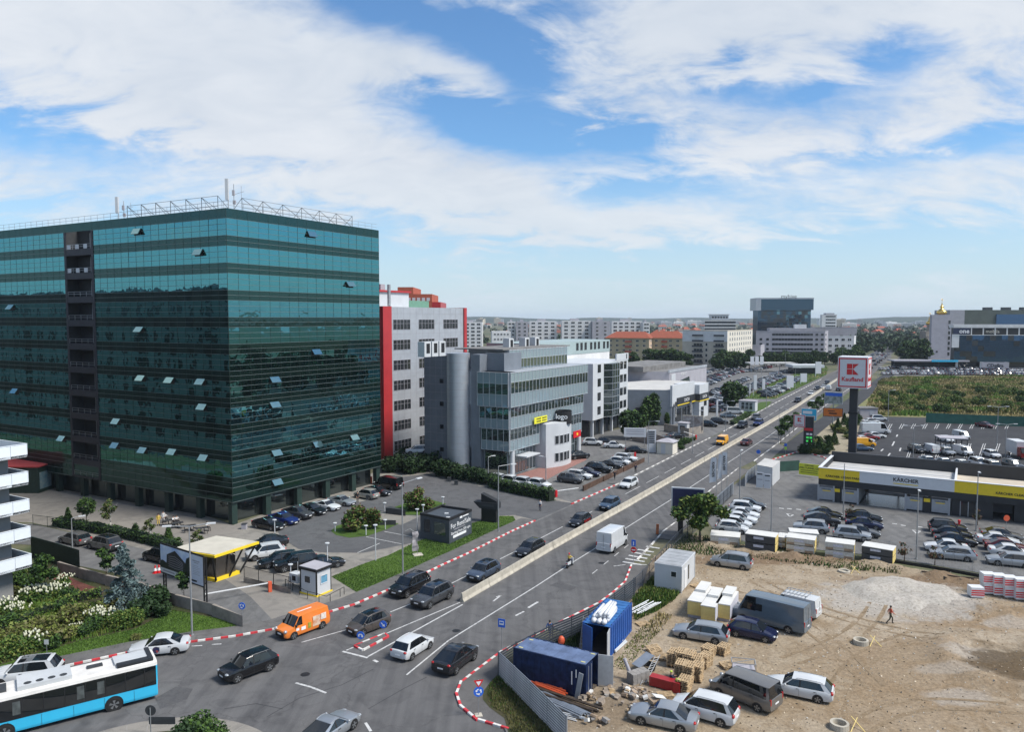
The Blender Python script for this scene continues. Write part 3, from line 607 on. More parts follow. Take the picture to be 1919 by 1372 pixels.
GL_GREY=glass('glass_grey',(.46,.53,.55),(.04,.055,.055),.62);GL_GREYS=glass('spandrel_grey',(.42,.49,.53),(.26,.33,.36),.28);M_MULW=mat('mullion_pale',(.50,.52,.54),.4,.3,var=.05)
GL_DARK=mat('window_dark',(.018,.022,.026),.08,var=0,spec=.7);GL_BLUE=glass('glass_blue',(.16,.30,.42),(.008,.016,.030),.24)
M_MULL=mat('mullion_green',(.17,.20,.195),.4,.5,var=.1);M_LOG=mat('loggia_panel',(.030,.029,.036),.6,var=.15);M_RAIL=mat('rail_steel',(.38,.39,.40),.45,.6,var=.1)
M_ALU=mat('panel_aluminium',(.40,.42,.45),.45,.25,var=.07,scale=.6,space='World');M_ALUD=mat('panel_dark',(.185,.205,.235),.5,.2,var=.1,scale=.5,space='World');M_WPAN=mat('panel_white',(.52,.535,.55),.5,.05,var=.05,scale=.5,space='World')
M_ROOF=mat('roof_grey',(.16,.155,.15),.9,var=.25,scale=.5,space='World');M_ROOFL=mat('roof_membrane_white',(.44,.43,.41),.8,var=.10,scale=.4,space='World')
M_STEEL=mat('galvanised',(.36,.37,.38),.5,.5,var=.15);M_REDP=mat('panel_red',(.40,.030,.034),.4,var=.08,scale=.5,space='World');M_DGREY=mat('dark_grey',(.035,.038,.042),.6,var=.15)
M_BEIGE=mat('render_beige',(.48,.43,.35),.9,var=.08,scale=.5,space='World');M_CREAM=mat('render_cream',(.60,.56,.48),.9,var=.07,scale=.4,space='World');M_WREND=mat('render_white',(.60,.60,.60),.9,var=.08,scale=.35,space='World');M_LGREY=mat('render_grey',(.34,.33,.36),.9,var=.08,scale=.35,space='World')
M_TILE=mat('tiles_red',(.25,.062,.03),.85,var=.25,scale=1.2,space='World');M_BRICKR=mat('clad_terracotta',(.36,.09,.05),.8,var=.12,scale=1,space='World');M_GOLD=mat('gilded',(.80,.52,.14),.22,1.0,var=.1);M_STONE=mat('stone_weathered',(.25,.22,.19),.9,var=.2,scale=.5,space='World')
M_YEL=mat('yellow_fascia',(.78,.56,.02),.5,var=.05);M_CHAR=mat('charcoal_clad',(.022,.024,.028),.55,var=.15,scale=.6,space='World');M_SIGNW=mat('sign_white',(.60,.61,.63),.5,var=.03)
M_INK=mat('ink_black',(.010,.010,.011),.6,var=0);M_RED=mat('sign_red',(.56,.010,.016),.45,var=.03);M_SKYB=mat('sign_blue',(.02,.12,.55),.4,var=.03);M_TXT=mat('ink_white',(.75,.75,.75),.5,var=0);M_DGREEN=mat('wall_darkgreen',(.012,.030,.024),.6,var=.2)
# ---- green glass office tower
gc=G(437,985);gc.z=0;GT=42.6;GB=3.1;FH=3.62;PARA=1.3;LR,LLF=30.0,62.0
fr=Fac(gc,31.5,gc);o_left=gc-AZ(119)*LLF;fl=Fac(o_left,119,gc)
tower=thing('office_tower','tall dark green glass office tower with a column of loggias','office tower',gc)
NLc,NRc=36,17;wl,wr_=LLF/NLc,LR/NRc
s_log0=fl.hit(134,700)[0];s_log1=fl.hit(176,700)[0];c0=round(s_log0/wl);c1=max(c0+2,round(s_log1/wl));a_l0,a_l1=c0*wl,c1*wl
back=-fr.n*26
ins=.14
core=MB();B_=gc
poly=[fr.p(0,0,0)+(-fr.n+fr.d)*0,fr.p(LR,0,-ins),fr.p(LR,0,-26),fl.p(0,0,-30),fl.p(0,0,-ins),fl.p(a_l0,0,-ins),fl.p(a_l0,0,-2.0),fl.p(a_l1,0,-2.0),fl.p(a_l1,0,-ins)]
cin=fl.p(LLF,0,-ins)-fr.n*ins;poly[0]=Vector((cin.x,cin.y,0))
core.prism(poly,GB,GT-.25,0,1);core.build('core',[M_DGREY,M_ROOF],tower)
gf=MB().prism([fr.p(1.6,0,-1.5),fr.p(LR-1,0,-1.5),fr.p(LR-1,0,-25),fl.p(1,0,-29),fl.p(1,0,-1.5),fl.p(LLF-1.6,0,-1.5)],0,GB);gf.build('ground_floor',glass('glass_shop',(.30,.36,.36),(.02,.024,.024),.35),tower)
soff=MB().prism([fr.p(0,0,-.02),fr.p(LR,0,-.02),fr.p(LR,0,-25.5),fl.p(0,0,-29.5),fl.p(0,0,-.02)],GB-.12,GB-.002);soff.build('soffit',M_DGREEN,tower)
for f,L_,n_ in((fr,LR,5),(fl,LLF,9)):
 for k in range(n_+1):
  a=.5+(L_-1.0)*k/n_
  if f is fl and k==n_:continue
  cm=MB();f.box(cm,a-.45,a+.45,-1.0,-.25,0,GB-.12);cm.build('column',M_DGREEN,tower)
PW={}
def pane_me(w,h,m,key):
 k=(round(w,3),round(h,3),key)
 if k not in PW:PW[k]=MB().bx(-w/2+.02,w/2-.02,0,.06,.02,h-.02).mesh(key,m)
 return PW[k]
nfl=10;levels=[]
for k in range(nfl):zt=GT-PARA-k*FH;levels.append((zt-2.26,zt,zt-FH))
prng=random.Random(3);rest_v,rest_s=MB(),MB();npv=nps=0
cells=[(fr,i,wr_)for i in range(NRc)]+[(fl,NLc-1-i,wl)for i in range(NLc)if not(c0<=NLc-1-i<c1)]
for f,i,w in cells:
 a=(i+.5)*w
 for k,(zv,zt,zs)in enumerate(levels):
  if npv<296:
   f.put('glass_pane',pane_me(w,2.26,GL_V,'glass_pane'),a,zv,.0,tower,prng.gauss(0,.0035),prng.gauss(0,.005));npv+=1
  else:f.box(rest_v,a-w/2+.02,a+w/2-.02,-.06,prng.uniform(0,.006),zv+.02,zt-.02)
  zb_=zs if k<nfl-1 else zs-(zs-GB)*0
  if nps<296:f.put('spandrel_panel',pane_me(w,zv-zb_,GL_S,'spandrel_panel'),a,zb_,.0,tower,prng.gauss(0,.0010),prng.gauss(0,.0014));nps+=1
  else:f.box(rest_s,a-w/2+.02,a+w/2-.02,-.06,prng.uniform(0,.004),zb_+.02,zv-.02)
tag(rest_v.build('glass_pane',GL_V,tower),kind='stuff');tag(rest_s.build('spandrel_panel',GL_S,tower),kind='stuff')
for f,L_ in((fr,LR),(fl,LLF)):
 pm_=MB()
 for i in range(math.ceil(L_/3.4)):f.box(pm_,i*3.4+.01,min(L_,(i+1)*3.4)-.01,-.06,.012,GT-PARA+.02,GT)
 pm_.build('parapet',GL_S,tower)
 zlast=levels[-1][2]
 lm=MB();f.box(lm,0,L_,-.06,.0,GB,zlast);lm.build('base_band',GL_S,tower)
 hm=MB()
 for zv,zt,zs in levels:
  for z in(zt,zt-.75,zt-1.5,zv,(zv+zs)/2):
   if f is fl:
    f.box(hm,0,a_l0,.0,.045,z-.022,z+.022);f.box(hm,a_l1,L_,.0,.045,z-.022,z+.022)
   else:f.box(hm,0,L_,.0,.045,z-.022,z+.022)
 for z in(GB+.03,zlast,(GB+zlast)/2):f.box(hm,0,L_,.0,.06,z-.03,z+.03)
 hm.build('horizontal_mullions',M_MULL,tower)
 vm=MB()
 for i in range((NRc if f is fr else NLc)+1):
  if f is fl and c0<i<c1:continue
  a=i*(wr_ if f is fr else wl);a=min(max(a,.012),L_-.012);f.box(vm,a-.012,a+.012,.002,.022,GB,GT)
 vm.build('vertical_mullions',M_DGREEN,tower)
for a in(a_l0-.25,a_l1-.25):
 jm=MB();fl.box(jm,a,a+.5,-.04,.09,GB,GT-PARA);jm.build('loggia_jamb',M_LOG,tower)
for k,(zv,zt,zs)in enumerate(levels+[(0,levels[-1][2],GB)]):
 sb=MB();fl.box(sb,a_l0+.26,a_l1-.26,-1.98,.06,zs-.02,zs+.95 if k<10 else zs+.3);sb.build('loggia_slab',M_LOG,tower)
 rl=MB();zz_=zs+(.95 if k<10 else .3)
 for a in[a_l0+.3+(a_l1-a_l0-.6)*j/4 for j in range(5)]:rl.tube(fl.p(a,zz_,.0),fl.p(a,zz_+.72,.0),.03,n=4)
 for z in(zz_+.38,zz_+.72):rl.tube(fl.p(a_l0+.3,z,0),fl.p(a_l1-.3,z,0),.03,n=4)
 rl.build('loggia_railing',M_RAIL,tower)
 if k<2:
  for j in range(3):pp=MB();a=a_l0+.5+j*(a_l1-a_l0-.6)/3;fl.box(pp,a,a+.9,.01,.03,zz_+.05,zz_+.7);pp.build('railing_panel',M_WPAN,tower)
 dv=MB();fl.box(dv,(a_l0+a_l1)/2-.05,(a_l0+a_l1)/2+.05,-1.95,-1.85,zz_,zt-.05);dv.build('loggia_frame',M_RAIL,tower)
sash=MB();sash.bx(-wl/2+.05,wl/2-.05,-.03,.03,-.95,0);sash_me=sash.mesh('open_sash',glass('glass_sash',(.42,.66,.64),(.03,.06,.055),.7));hole=MB().bx(-wl/2+.03,wl/2-.03,-.012,.0,-.95,0).mesh('window_gap',M_INK)
for f,lst in((fl,[(258,435),(373,474),(22,577),(263,619),(30,734),(266,710),(320,714),(378,717),(381,764),(220,791),(118,823),(218,836),(270,845),(384,859),(325,848)]),(fr,[(583,440),(655,534),(591,661),(513,713),(513,760),(516,850),(593,834),(662,821),(517,905)])):
 for x,y in lst:
  a,z=f.hit(x,y)
  f.put('window_gap',hole,a,z+.5,.025,tower);f.put('open_sash',sash_me,a,z+.5,.10,tower,tilt=R(-38 if y>480 else-30))
rr2=MB()
for f,L_ in((fr,LR),(fl,LLF)):
 for k in range(int(L_/1.6)+1):rr2.tube(f.p(k*1.6,GT,-.4),f.p(k*1.6,GT+1.0,-.4),.025,n=4)
 for z in(GT+.5,GT+1.0):rr2.tube(f.p(0,z,-.4),f.p(L_,z,-.4),.025,n=4)
rr2.build('roof_railing',M_RAIL,tower)
M_TRUSS=mat('truss_steel',(.13,.135,.14),.5,.4,var=.15)
def roof_frame(f,a0,a1,z0,h,lab,back_=2.4):
 t=thing('roof_truss_frame',lab,'steel frame',f.p(a0,z0)+gc-Vector((0,0,0)),group=None);bl=t.location
 n_=6
 for k in range(n_+1):
  a=a0+(a1-a0)*k/n_;m=MB();m.tube(f.p(a,z0,-.9)+gc-bl,f.p(a,z0+h,-.9)+gc-bl,.045,n=4);m.tube(f.p(a,z0,-.9-back_)+gc-bl,f.p(a,z0+h,-.9)+gc-bl,.035,n=4);m.build('strut',M_TRUSS,t)
 m=MB()
 for z in(.35,.62,1.0):m.tube(f.p(a0,z0+h*z,-.9)+gc-bl,f.p(a1,z0+h*z,-.9)+gc-bl,.03,n=4)
 for k in range(n_):
  a=a0+(a1-a0)*k/n_;b_=a0+(a1-a0)*(k+1)/n_;m.tube(f.p(a,z0+h,-.9)+gc-bl,f.p(b_,z0+.2,-.9)+gc-bl,.04,n=4)
 m.build('chords',M_TRUSS,t)
a228=fl.hit(228,400)[0];a395=fl.hit(398,385)[0]
roof_frame(fl,a228,a395,GT-.2,2.1,'long lattice of steel struts on the tower roof beside the loggia side')
roof_frame(fr,fr.hit(462,390)[0],fr.hit(668,420)[0],GT-.2,2.0,'long lattice of steel struts on the tower roof above the road side')
def antenna(loc,lab,h=3.2):
 t=thing('cell_antenna',lab,'antenna',loc)
 m=MB();m.tube((0,0,-.3),(0,0,h),.06,n=6);m.tube((.7,.2,-.3),(.7,.2,h*.85),.05,n=6);m.build('mast',M_STEEL,t)
 m=MB();m.bx(-.2,.2,-.55,-.2,h*.3,h);m.build('panel_antenna',M_WPAN,t)
 m=MB();m.box((.72,0,h*.55),(.3,.25,.7));m.box((.72,.3,h*.25),(.35,.3,.5));m.build('radio_unit',M_LGREY,t)
 m=MB();m.tube((.7,.2,h*.5),(1.9,.6,h*.62),.03,n=4);m.tube((1.6,.5,h*.35),(1.6,.5,h*.8),.025,n=4);m.build('side_arm',M_STEEL,t)
antenna(gc+fl.p(LLF-.9,GT,-1.2),'white cell antenna at the corner of the green tower roof',4.0)
antenna(gc+fl.p(fl.hit(208,400)[0],GT,-1.2),'white cell antenna mast on the roof above the loggias',3.4)
# ---- low annexe with the red roof
an=G(60,905);fa=Fac(an,75,an)
t=thing('annexe','single-storey dark green annexe with flat red roof','building',an)
A0,A1=G(-60,925)-an,G(73,925)-an;A2,A3=G(150,898)-an,G(-60,893)-an
MB().prism([A0,A1,A2,A3],0,4.2).build('wall',M_DGREEN,t);MB().prism([A0*1.0+Vector((-.1,-.25,0)),A1+Vector((.2,-.25,0)),A2+Vector((.3,.1,0)),A3],4.22,4.4).build('roof',mat('roof_red',(.36,.045,.045),.8,var=.12,scale=.6,space='World'),t)
fa=Fac(an+A1,azim(A1,A2),an);n_=3;L_=(A2-A1).length
for k,m_ in enumerate((mat('poster_blue',(.05,.16,.22),.4,c2=(.25,.3,.3),var=.1,scale=.9),mat('poster_green',(.03,.07,.06),.4,c2=(.22,.3,.28),var=.1,scale=1.1),M_YEL)):q=MB();fa.box(q,.3+L_*k/3.05,.1+L_*(k+.85)/3.05,.0,.03,.6,3.3);q.build('window',m_,t)
# ---- white-balcony apartment block, mostly left of the picture (the glass tower mirrors its street side)
bp0=G(63,1130);bp0=Vector((bp0.x,bp0.y,0));D_=bp0.y
apt=thing('apartment_block','apartment block with stacked white panel balconies over the garden','apartment building',bp0)
ax=AZ(-61);ay=AZ(29)
NF=11;f3=3.22
zb0=[Zat(y,D_)for y in(1062,1012,960,908,856)]
step=(zb0[-1]-zb0[0])/4;z00=zb0[0]
AW=MB();ztop=z00+step*10.9;zlow=z00+step*4+.25
AW.prism([ax*1.6-ay*1.0,ax*16-ay*1.0,ax*16-ay*16,ax*1.6-ay*16],0,zlow);AW.prism([ax*16.1-ay*1.0,ax*170-ay*1.0,ax*170-ay*16,ax*16.1-ay*16],0,ztop);AW.build('wall',mat('render_aptwall',(.24,.24,.235),.9,var=.08,scale=.3,space='World'),apt)
MB().prism([ax*16-ay*.9,ax*171-ay*.9,ax*171-ay*17,ax*16-ay*17],ztop,ztop+.5).build('roof_parapet',M_LGREY,apt)
fap=Fac(bp0+ax*75-ay*1.0-ay*0,119-180,bp0)
wa=winmesh(1.4,1.7,M_DGREY,GL_DARK,1);wb_=winmesh(3.2,1.8,M_DGREY,GL_DARK,2)
fst=Fac(bp0+ax*1.6-ay*1.0,-61,bp0)
for fl_i in range(11):
 for k in range(26):fst.put('window',wb_ if k%4==1 else wa,18.5+k*5.2,z00+step*(fl_i-1)+.7+step,.0,apt)
for i in range(0,5):
 z=z00+step*i
 if z<-.5:continue
 z=max(z,.05)
 bs=MB();bs.prism([Vector((0,0,0)),ax*9,ax*9-ay*6,-ay*6],z+.02,z+.22);s_=bs.build('balcony_slab',M_DGREY,apt)
 M_BALC=mat('balcony_white',(.70,.74,.78),.5,var=.03)
 for j in range(2):MB().prism([ax*(.02+j*4.5),ax*(4.48+j*4.5),ax*(4.48+j*4.5)-ay*.06,ax*(.02+j*4.5)-ay*.06],z+.0,z+1.25).build('balustrade_panel',M_BALC,apt)
 for j in range(4):MB().prism([-ay*(.08+j*1.48),-ay*(1.53+j*1.48),-ay*(1.53+j*1.48)+ax*.06,-ay*(.08+j*1.48)+ax*.06],z+.0,z+1.25).build('balustrade_panel',M_BALC,apt)
 MB().prism([-ay*.0-ax*.03,ax*9,ax*9-ay*.1,ax*.12-ay*.1,ax*.12-ay*6,-ax*.03-ay*6],z+1.255,z+1.30).build('handrail',M_BALC,apt)
 # ---- grey tower with red corner fin
def grid_windows(f,me,s0,s1,n,zs,parent,off=.0,jit=None,name='window'):
 for z in zs:
  for k in range(n):f.put(name,me,s0+(s1-s0)*(k+.5)/n,z,off,parent)
rb=G(735,858);rb.z=0;f2=Fac(rb,31.5,rb);rt=Zat(575,rb.y)
t=thing('office_block','light grey panel office block with tall red corner fin','office building',rb)
bm_=MB();f2.box(bm_,0,25,-20,0,0,rt,0);bm_.build('wall',[M_ALU],t)
fin=MB();f2.box(fin,-2.6,-.02,-20,.25,0,rt+.1);fin.build('corner_fin',M_REDP,t);fin=MB();f2.box(fin,25.0,26.0,-20,.3,8,rt+.1);fin.build('corner_fin',M_REDP,t)
js=MB()
for z in[rt-1.3-k*2.05 for k in range(14)]:f2.box(js,-2.6,26,.0,.02,z-.02,z+.02)
for a in range(0,26,2):f2.box(js,a,a+.03,.0,.02,0,rt)
js.build('panel_joints',M_LGREY,t)
wm=winmesh(5.4,2.1,M_LGREY,GL_DARK,4)
for c_ in(.75,8.9,17.5):
 for k in range(7):f2.put('window',wm,c_+2.6,rt-4.6-k*4.1,0,t)
pm=MB();f2.box(pm,-2,13,-18,-6,rt,rt+3.2);pm.build('penthouse',M_WPAN,t);pm=MB();f2.box(pm,-2,13.4,-18,-5.6,rt+3.21,rt+3.6);pm.build('penthouse_roof',M_REDP,t)
pm=MB();f2.box(pm,9,24,-19,-9,rt,rt+1.7);pm.build('roof_screen',mat('screen_green',(.12,.25,.18),.7,var=.1),t)
for k in range(4):pm=MB();f2.box(pm,-1+k*2.2,.4+k*2.2,-9,-7.5,rt+3.62,rt+4.9);pm.build('cooling_unit',M_LGREY,t)
pm=MB();pm.tube(f2.p(3.0,rt,-3),f2.p(3.0,rt+4.6,-3),.35,n=8);pm.tube(f2.p(3.0,rt+.4,-3),f2.p(1.8,rt+.2,-2),.3,n=8);pm.build('flue',M_STEEL,t)
Yh=rb.y+34;XH=lambda x:(x-CX)/F*Yh;hb=Vector((XH(746),Yh,0));f2b=Fac(hb,90,hb)
t=thing('clad_block','terracotta clad block peeking over the red-finned office','office building',hb)
for x0_,x1_,y0 in((746,775,538),(775.2,810,551)):pm=MB();f2b.box(pm,XH(x0_)-hb.x,XH(x1_)-hb.x,-16,0,0,Zat(y0,Yh));pm.build('wall',M_BRICKR,t)
pm=MB();f2b.box(pm,XH(810.2)-hb.x,XH(826)-hb.x,-16,0,0,Zat(566,Yh));pm.build('wall',M_REDP,t)
for k in range(5):pm=MB();f2b.box(pm,XH(764+k*9)-hb.x,XH(770+k*9)-hb.x,.0,.06,Zat(564,Yh),Zat(558,Yh));pm.build('window',M_WPAN,t)
# ---- grey curtain-wall office with the stepped front
lc=G(955,897);lc.z=0;f4=Fac(lc,31.8,lc);f4l=Fac(lc-AZ(119)*17,119,lc)
t=thing('curtain_wall_office','stepped grey glass office with silver round stair tower','office building',lc)
def curtain(parent,f,s0,s1,z0,z1,off,dep,rows,w=1.25,spand=None,cap=True,gm=GL_GREY):
 """box clad in panes: one object per pane, mullions joined"""
 bx_=MB();f.box(bx_,s0,s1,off-dep,off-.07,z0,z1);bx_.build('wall',M_ALU,parent)
 n_=max(1,round((s1-s0)/w));w=(s1-s0)/n_
 for(za,zb2,kind)in rows:
  for k in range(n_):f.put('glass_pane' if kind else 'spandrel_panel',pane_me(w,zb2-za,gm if kind else GL_GREYS,gm.name if kind else 'spandrel_grey'),s0+(k+.5)*w,za,off-.0,parent,prng.gauss(0,.001),prng.gauss(0,.0015))
 v=MB()
 for k in range(n_+1):a=min(max(s0+k*w,s0+.025),s1-.025);f.box(v,a-.035,a+.035,off-.06,off+.07,z0,z1)
 for z in sorted({r for q_ in rows for r in q_[:2]}):f.box(v,s0,s1,off-.06,off+.06,z-.03,z+.03)
 v.build('mullions',M_MULW,parent)
curtain(t,f4,-.2,30,12.5,18.6,.35,14,[(12.55,14.9,0),(14.9,16.9,1),(16.9,18.55,0)])
curtain(t,f4,.1,28.5,8.6,12.46,.1,14,[(8.65,10.7,0),(10.7,12.4,1)])
curtain(t,f4,.1,10.5,4.7,8.56,.0,14,[(4.75,6.6,0),(6.6,8.5,1)]);curtain(t,f4,19.5,28,4.7,8.56,-.05,14,[(4.75,6.6,0),(6.6,8.5,1)])
curtain(t,f4,10.5,19.5,4.7,8.56,-1.2,12,[(4.75,8.5,1)])
curtain(t,f4,1,28,0,4.66,-1.0,12,[(.1,2.4,1),(2.4,4.6,1)],gm=GL_GREY)
curtain(t,f4,5,27.5,18.62,22.3,-3.2,9,[(18.7,20.6,1),(20.6,22.2,0)])
for k,(z0,z1,o)in enumerate(((12.5,18.6,.35),(8.6,12.46,.1),(4.7,8.56,.0))):
 curtain(t,f4l,10.6+k*.3,17-.05,z0,z1,o+.02,3,[(z0+.05,z0+(z1-z0)*.45,0),(z0+(z1-z0)*.45,z1-.05,1)]if k else[(12.55,14.7,0),(14.7,16.6,1),(16.6,18.55,0)])
bb=MB();f4l.box(bb,11.5,16,-6,-.8,0,4.7);bb.build('ground_floor',GL_GREY,t)
bb=MB();f4l.box(bb,9.2,11,-8,.1,0,21.6);f4l.box(bb,10.5,14.5,-9,-2.5,18.6,21.8);bb.build('stair_core',M_ALUD,t)
cyl=f4l.p(6.6,0,.3);MB().lathe([(2.1,0),(2.1,21.8),(.01,21.85)],32,cyl).build('round_stair_tower',mat('panel_silver',(.42,.45,.49),.38,.55,var=.06,scale=.5,space='World'),t,smooth=True,angle=50)
rg=MB()
for k in range(18):rg.lathe([(2.105,1.2*k+.9),(2.12,1.2*k+.91),(2.12,1.2*k+.95),(2.105,1.2*k+.96)],32,cyl)
rg.build('panel_joints',M_LGREY,t)
lb=MB();f4l.box(lb,-1.0,4.6,-12,.2,0,21.3);lb.build('wall_block',M_ALUD,t)
jn=MB()
for k in range(14):f4l.box(jn,-1.0,4.6,.2,.22,1.5*k+1.0,1.5*k+1.04)
for k in range(5):f4l.box(jn,-1.0+1.3*k,-.97+1.3*k,.2,.22,0,21.2)
jn.build('panel_joints',M_LGREY,t)
slit=winmesh(.5,3.4,M_DGREY,GL_DARK)
for k in range(5):f4l.put('window',slit,4.3,.8+k*4.1,.22,t)
sq=winmesh(.8,.8,M_DGREY,GL_DARK)
for k in range(4):f4l.put('window',sq,2.9,3.6+k*4.2,.22,t)
rf_=MB();f4.box(rf_,3,29,-14,-3.3,22.3,22.5);rf_.build('roof',M_ROOF,t)
for a,o in((-14,-9),(-12,-9),(-10,-9),(12,-9),(18,-9),(22,-9)):
 h_=MB();f4.box(h_,a,a+1.7,o,o+1.4,21.7,24.2);h_=h_.build('cooling_unit',M_WPAN,t);h2=MB();f4.box(h2,a+.5,a+1.4,o+1.4,o+1.43,22.3,23.9);h2.build('fan_grille',M_INK,h_)
 # curved white entrance volume with the black sign
ent=MB();L0,L1=11.0,19.2;arc=[f4.p(lerp(L0,L1,k/14),0,.4+2.3*math.sin(math.pi*(.10+.62*k/14)))for k in range(15)]
ent.prism(arc+[f4.p(L1,0,-1),f4.p(L0,0,-1)],0,8.3);ent.build('entrance_volume',M_WPAN,t,smooth=False)
wcm=winmesh(1.0,1.7,M_WPAN,GL_DARK)
for z in(1.0,4.3):
 for k in range(4):
  i=3+k*2;a,b_=arc[i],arc[i+2];d_=(b_-a).normalized();o=put('window',wcm,t,(a+b_)/2+Vector((d_.y,-d_.x,0))*.04+Vector((0,0,z)));o.rotation_euler=(0,0,math.atan2(d_.y,d_.x))
sg=f4.p(17.2,9.0,1.6);sgn_=MB().lathe([(1.5,-1.25),(1.5,1.25)],24,sg+Vector((0,0,.1)));sgn_.build('round_sign',M_INK,t)
text('sign_lettering','logo',1.35,M_TXT,t,sg+Vector((-.55,-1.58,.3)),(R(90),0,R(-14)),.02,bold=True);[MB().ball(sg+Vector((-1.0+k_*.34,-1.42,-.8)),.1,6,4).build('sign_dot',M_TXT,t)for k_ in range(4)]
q=MB();f4.box(q,7.6,12.4,.55,.6,8.7,9.9);q=q.build('banner',mat('banner_yellow',(.72,.68,.03),.6,var=.05),t);bars=MB();[f4.box(bars,8.0+k_*.42,8.3+k_*.42,.6,.615,z_,z_+.26)for k_ in range(10)for z_ in(8.95,9.42)if(k_*7)%5];bars.build('banner_print',M_INK,t)
q=MB();f4.box(q,22.2,25.4,1.0,1.15,4.2,5.5);q.build('sign_board',M_RED,t);q=MB();f4.box(q,23.5,24.1,1.15,1.18,4.6,5.1);q.build('sign_emblem',M_YEL,t)
q=MB();f4.box(q,3.2,8.0,-.9,1.6,3.3,3.5);q.build('entrance_canopy',M_WPAN,t)
for a in(1.5,27.5):q=MB();q.lathe([(.45,0),(.45,4.7)],16,f4.p(a,0,-.4));q.build('column',M_WPAN,t,smooth=True)
# ---- white panel office beside it
wc=G(1112,822);wc.z=0;f5=Fac(wc,29.5,wc);zt5=Zat(682,wc.y)
t=thing('white_panel_office','white panel office with glazed bay and black sign band on roof','office building',wc)
q=MB();f5.box(q,-.5,22,-18,0,4.2,zt5);q.build('wall',M_WPAN,t);q=MB();f5.box(q,.5,21,-17,-1.5,0,4.2);q.build('ground_floor',GL_DARK,t)
for k in range(4):
 q=MB();f5.box(q,1+k*6,1.5+k*6,-1.2,-.6,0,4.2);q.build('column',M_WPAN,t)
w5=winmesh(1.9,1.9,M_DGREY,GL_DARK,1);fz=(zt5-4.2)/4
for k in range(4):
 z=4.2+fz*k+1.1
 for a in(3.2,17.5,20.0)if k else(3.2,17.5,20.0):f5.put('window',w5,a,z,0,t)
bay=MB();bay.prism([f5.p(6.0,0,0),f5.p(8.0,0,1.5),f5.p(12.4,0,1.5),f5.p(14.5,0,0)],4.4,zt5-.3);bay.build('glazed_bay',GL_GREY,t)
bj=MB()
for k in range(9):
 z=4.4+(zt5-4.7)*k/8
 for a,b_ in(((6.0,0),(8.0,1.5)),((8.0,1.5),(12.4,1.5)),((12.4,1.5),(14.5,0))):bj.tube(f5.p(a[0],z,a[1]+.03),f5.p(b_[0],z,b_[1]+.03),.05,n=4)
for a,o in((8,1.52),(9.5,1.53),(11,1.53),(12.4,1.52)):bj.tube(f5.p(a,4.4,o),f5.p(a,zt5-.3,o),.05,n=4)
bj.build('bay_mullions',M_ALU,t)
q=MB();f5.box(q,14,22.2,-.3,.05,zt5,zt5+1.7);q.build('roof_sign',M_WPAN,t);q=MB();f5.box(q,20.6,21.2,.06,.09,zt5+.3,zt5+1.5);q.build('sign_emblem',M_INK,t)
gb=G(1180,805);gb.z=0;f6=Fac(wc+Vector((-2,28,0)),31.8,wc+Vector((-2,28,0)));Y6=f6.base.y
t=thing('teal_roofed_office','long white office with pale teal top storey behind the panel office','office building',f6.base)
q=MB();f6.box(q,-22,22,-14,0,0,Zat(664,Y6));q.build('wall',M_WREND,t);q=MB();f6.box(q,-22,22,-14,.1,Zat(664,Y6)+.01,Zat(640,Y6));q.build('top_storey',mat('panel_teal',(.29,.36,.36),.6,var=.06),t)
wd=winmesh(1.3,2.0,M_DGREY,GL_DARK)
for a in(1,3.5,6,9.5,12,14.5,18,20.5):f6.put('window',wd,a,Zat(657,Y6),.12,t)
# ---- car showrooms
dc=G(1258,797);dc.z=0;f7=Fac(dc,33,dc);f7l=Fac(dc-AZ(97)*26,97,dc);zt7=Zat(727,dc.y)
t=thing('car_showroom','grey car showroom with white parapet and black fascia','showroom',dc)
q=MB();q.prism([f7.p(0,0),f7.p(30,0),f7.p(30,0,-16),f7l.p(0,0,-10),f7l.p(0,0)],0,zt7-.6,0,1);q.build('wall',[M_ALUD,M_ROOFL],t)
q=MB();f7.box(q,-.2,17,-.35,.25,4.9,zt7+.6);q.build('parapet',M_WPAN,t)
q=MB();f7.box(q,3,17.1,.26,.5,4.9,6.9);q.build('fascia',M_CHAR,t);q=MB();f7.box(q,3,17.1,.52,.55,4.8,5.05);q.build('fascia_stripe',M_YEL,t)
q=MB();f7.box(q,17,24.5,-6,1.6,0,zt7-.4);q=q.build('entrance_tower',M_WPAN,t);q=MB();f7.box(q,16.9,24.6,-6.1,1.75,5.0,6.9);q.build('fascia',M_CHAR,t);q=MB();f7.box(q,16.85,24.65,-6.15,1.8,4.75,5.0);q.build('fascia_stripe',M_YEL,t)
text('fascia_lettering','DACIA',1.3,M_TXT,t,f7.p(10,5.9,.56),face_rot(123));text('fascia_lettering','DACIA',1.2,M_TXT,t,f7.p(21,5.95,1.8),face_rot(123))
text('fascia_lettering','ITP',1.5,M_TXT,t,f7.p(16.85,5.95,-1.5),(R(90),0,R(-33)+R(0)),.02)
ww=winmesh(3.4,3.6,M_DGREY,GL_DARK,2,trans=1)
for a in(5.5,9.5,13.5):f7.put('window',ww,a,.4,.02,t)
f7.put('window',winmesh(2.2,2.8,M_DGREY,GL_DARK,1),19.5,.3,1.62,t);f7.put('window',winmesh(2.2,1.4,M_DGREY,GL_DARK,1),22,3.2,1.62,t)
f7l.put('window',winmesh(3.8,4.2,M_DGREY,GL_DARK,2,trans=2),18.5,.3,.02,t)
bn=MB().bx(-.6,.6,-.03,.03,0,5.2)
for a,s_ in((1.2,'RENAULT'),(12.6,'RENAULT')):o=f7.put('hanging_banner',bn.mesh('banner',M_CHAR),a,.9,.75,t);text('banner_lettering',s_,.7,M_TXT,t,f7.p(a,3.5,.80),(R(90),R(-90),R(180-123)))
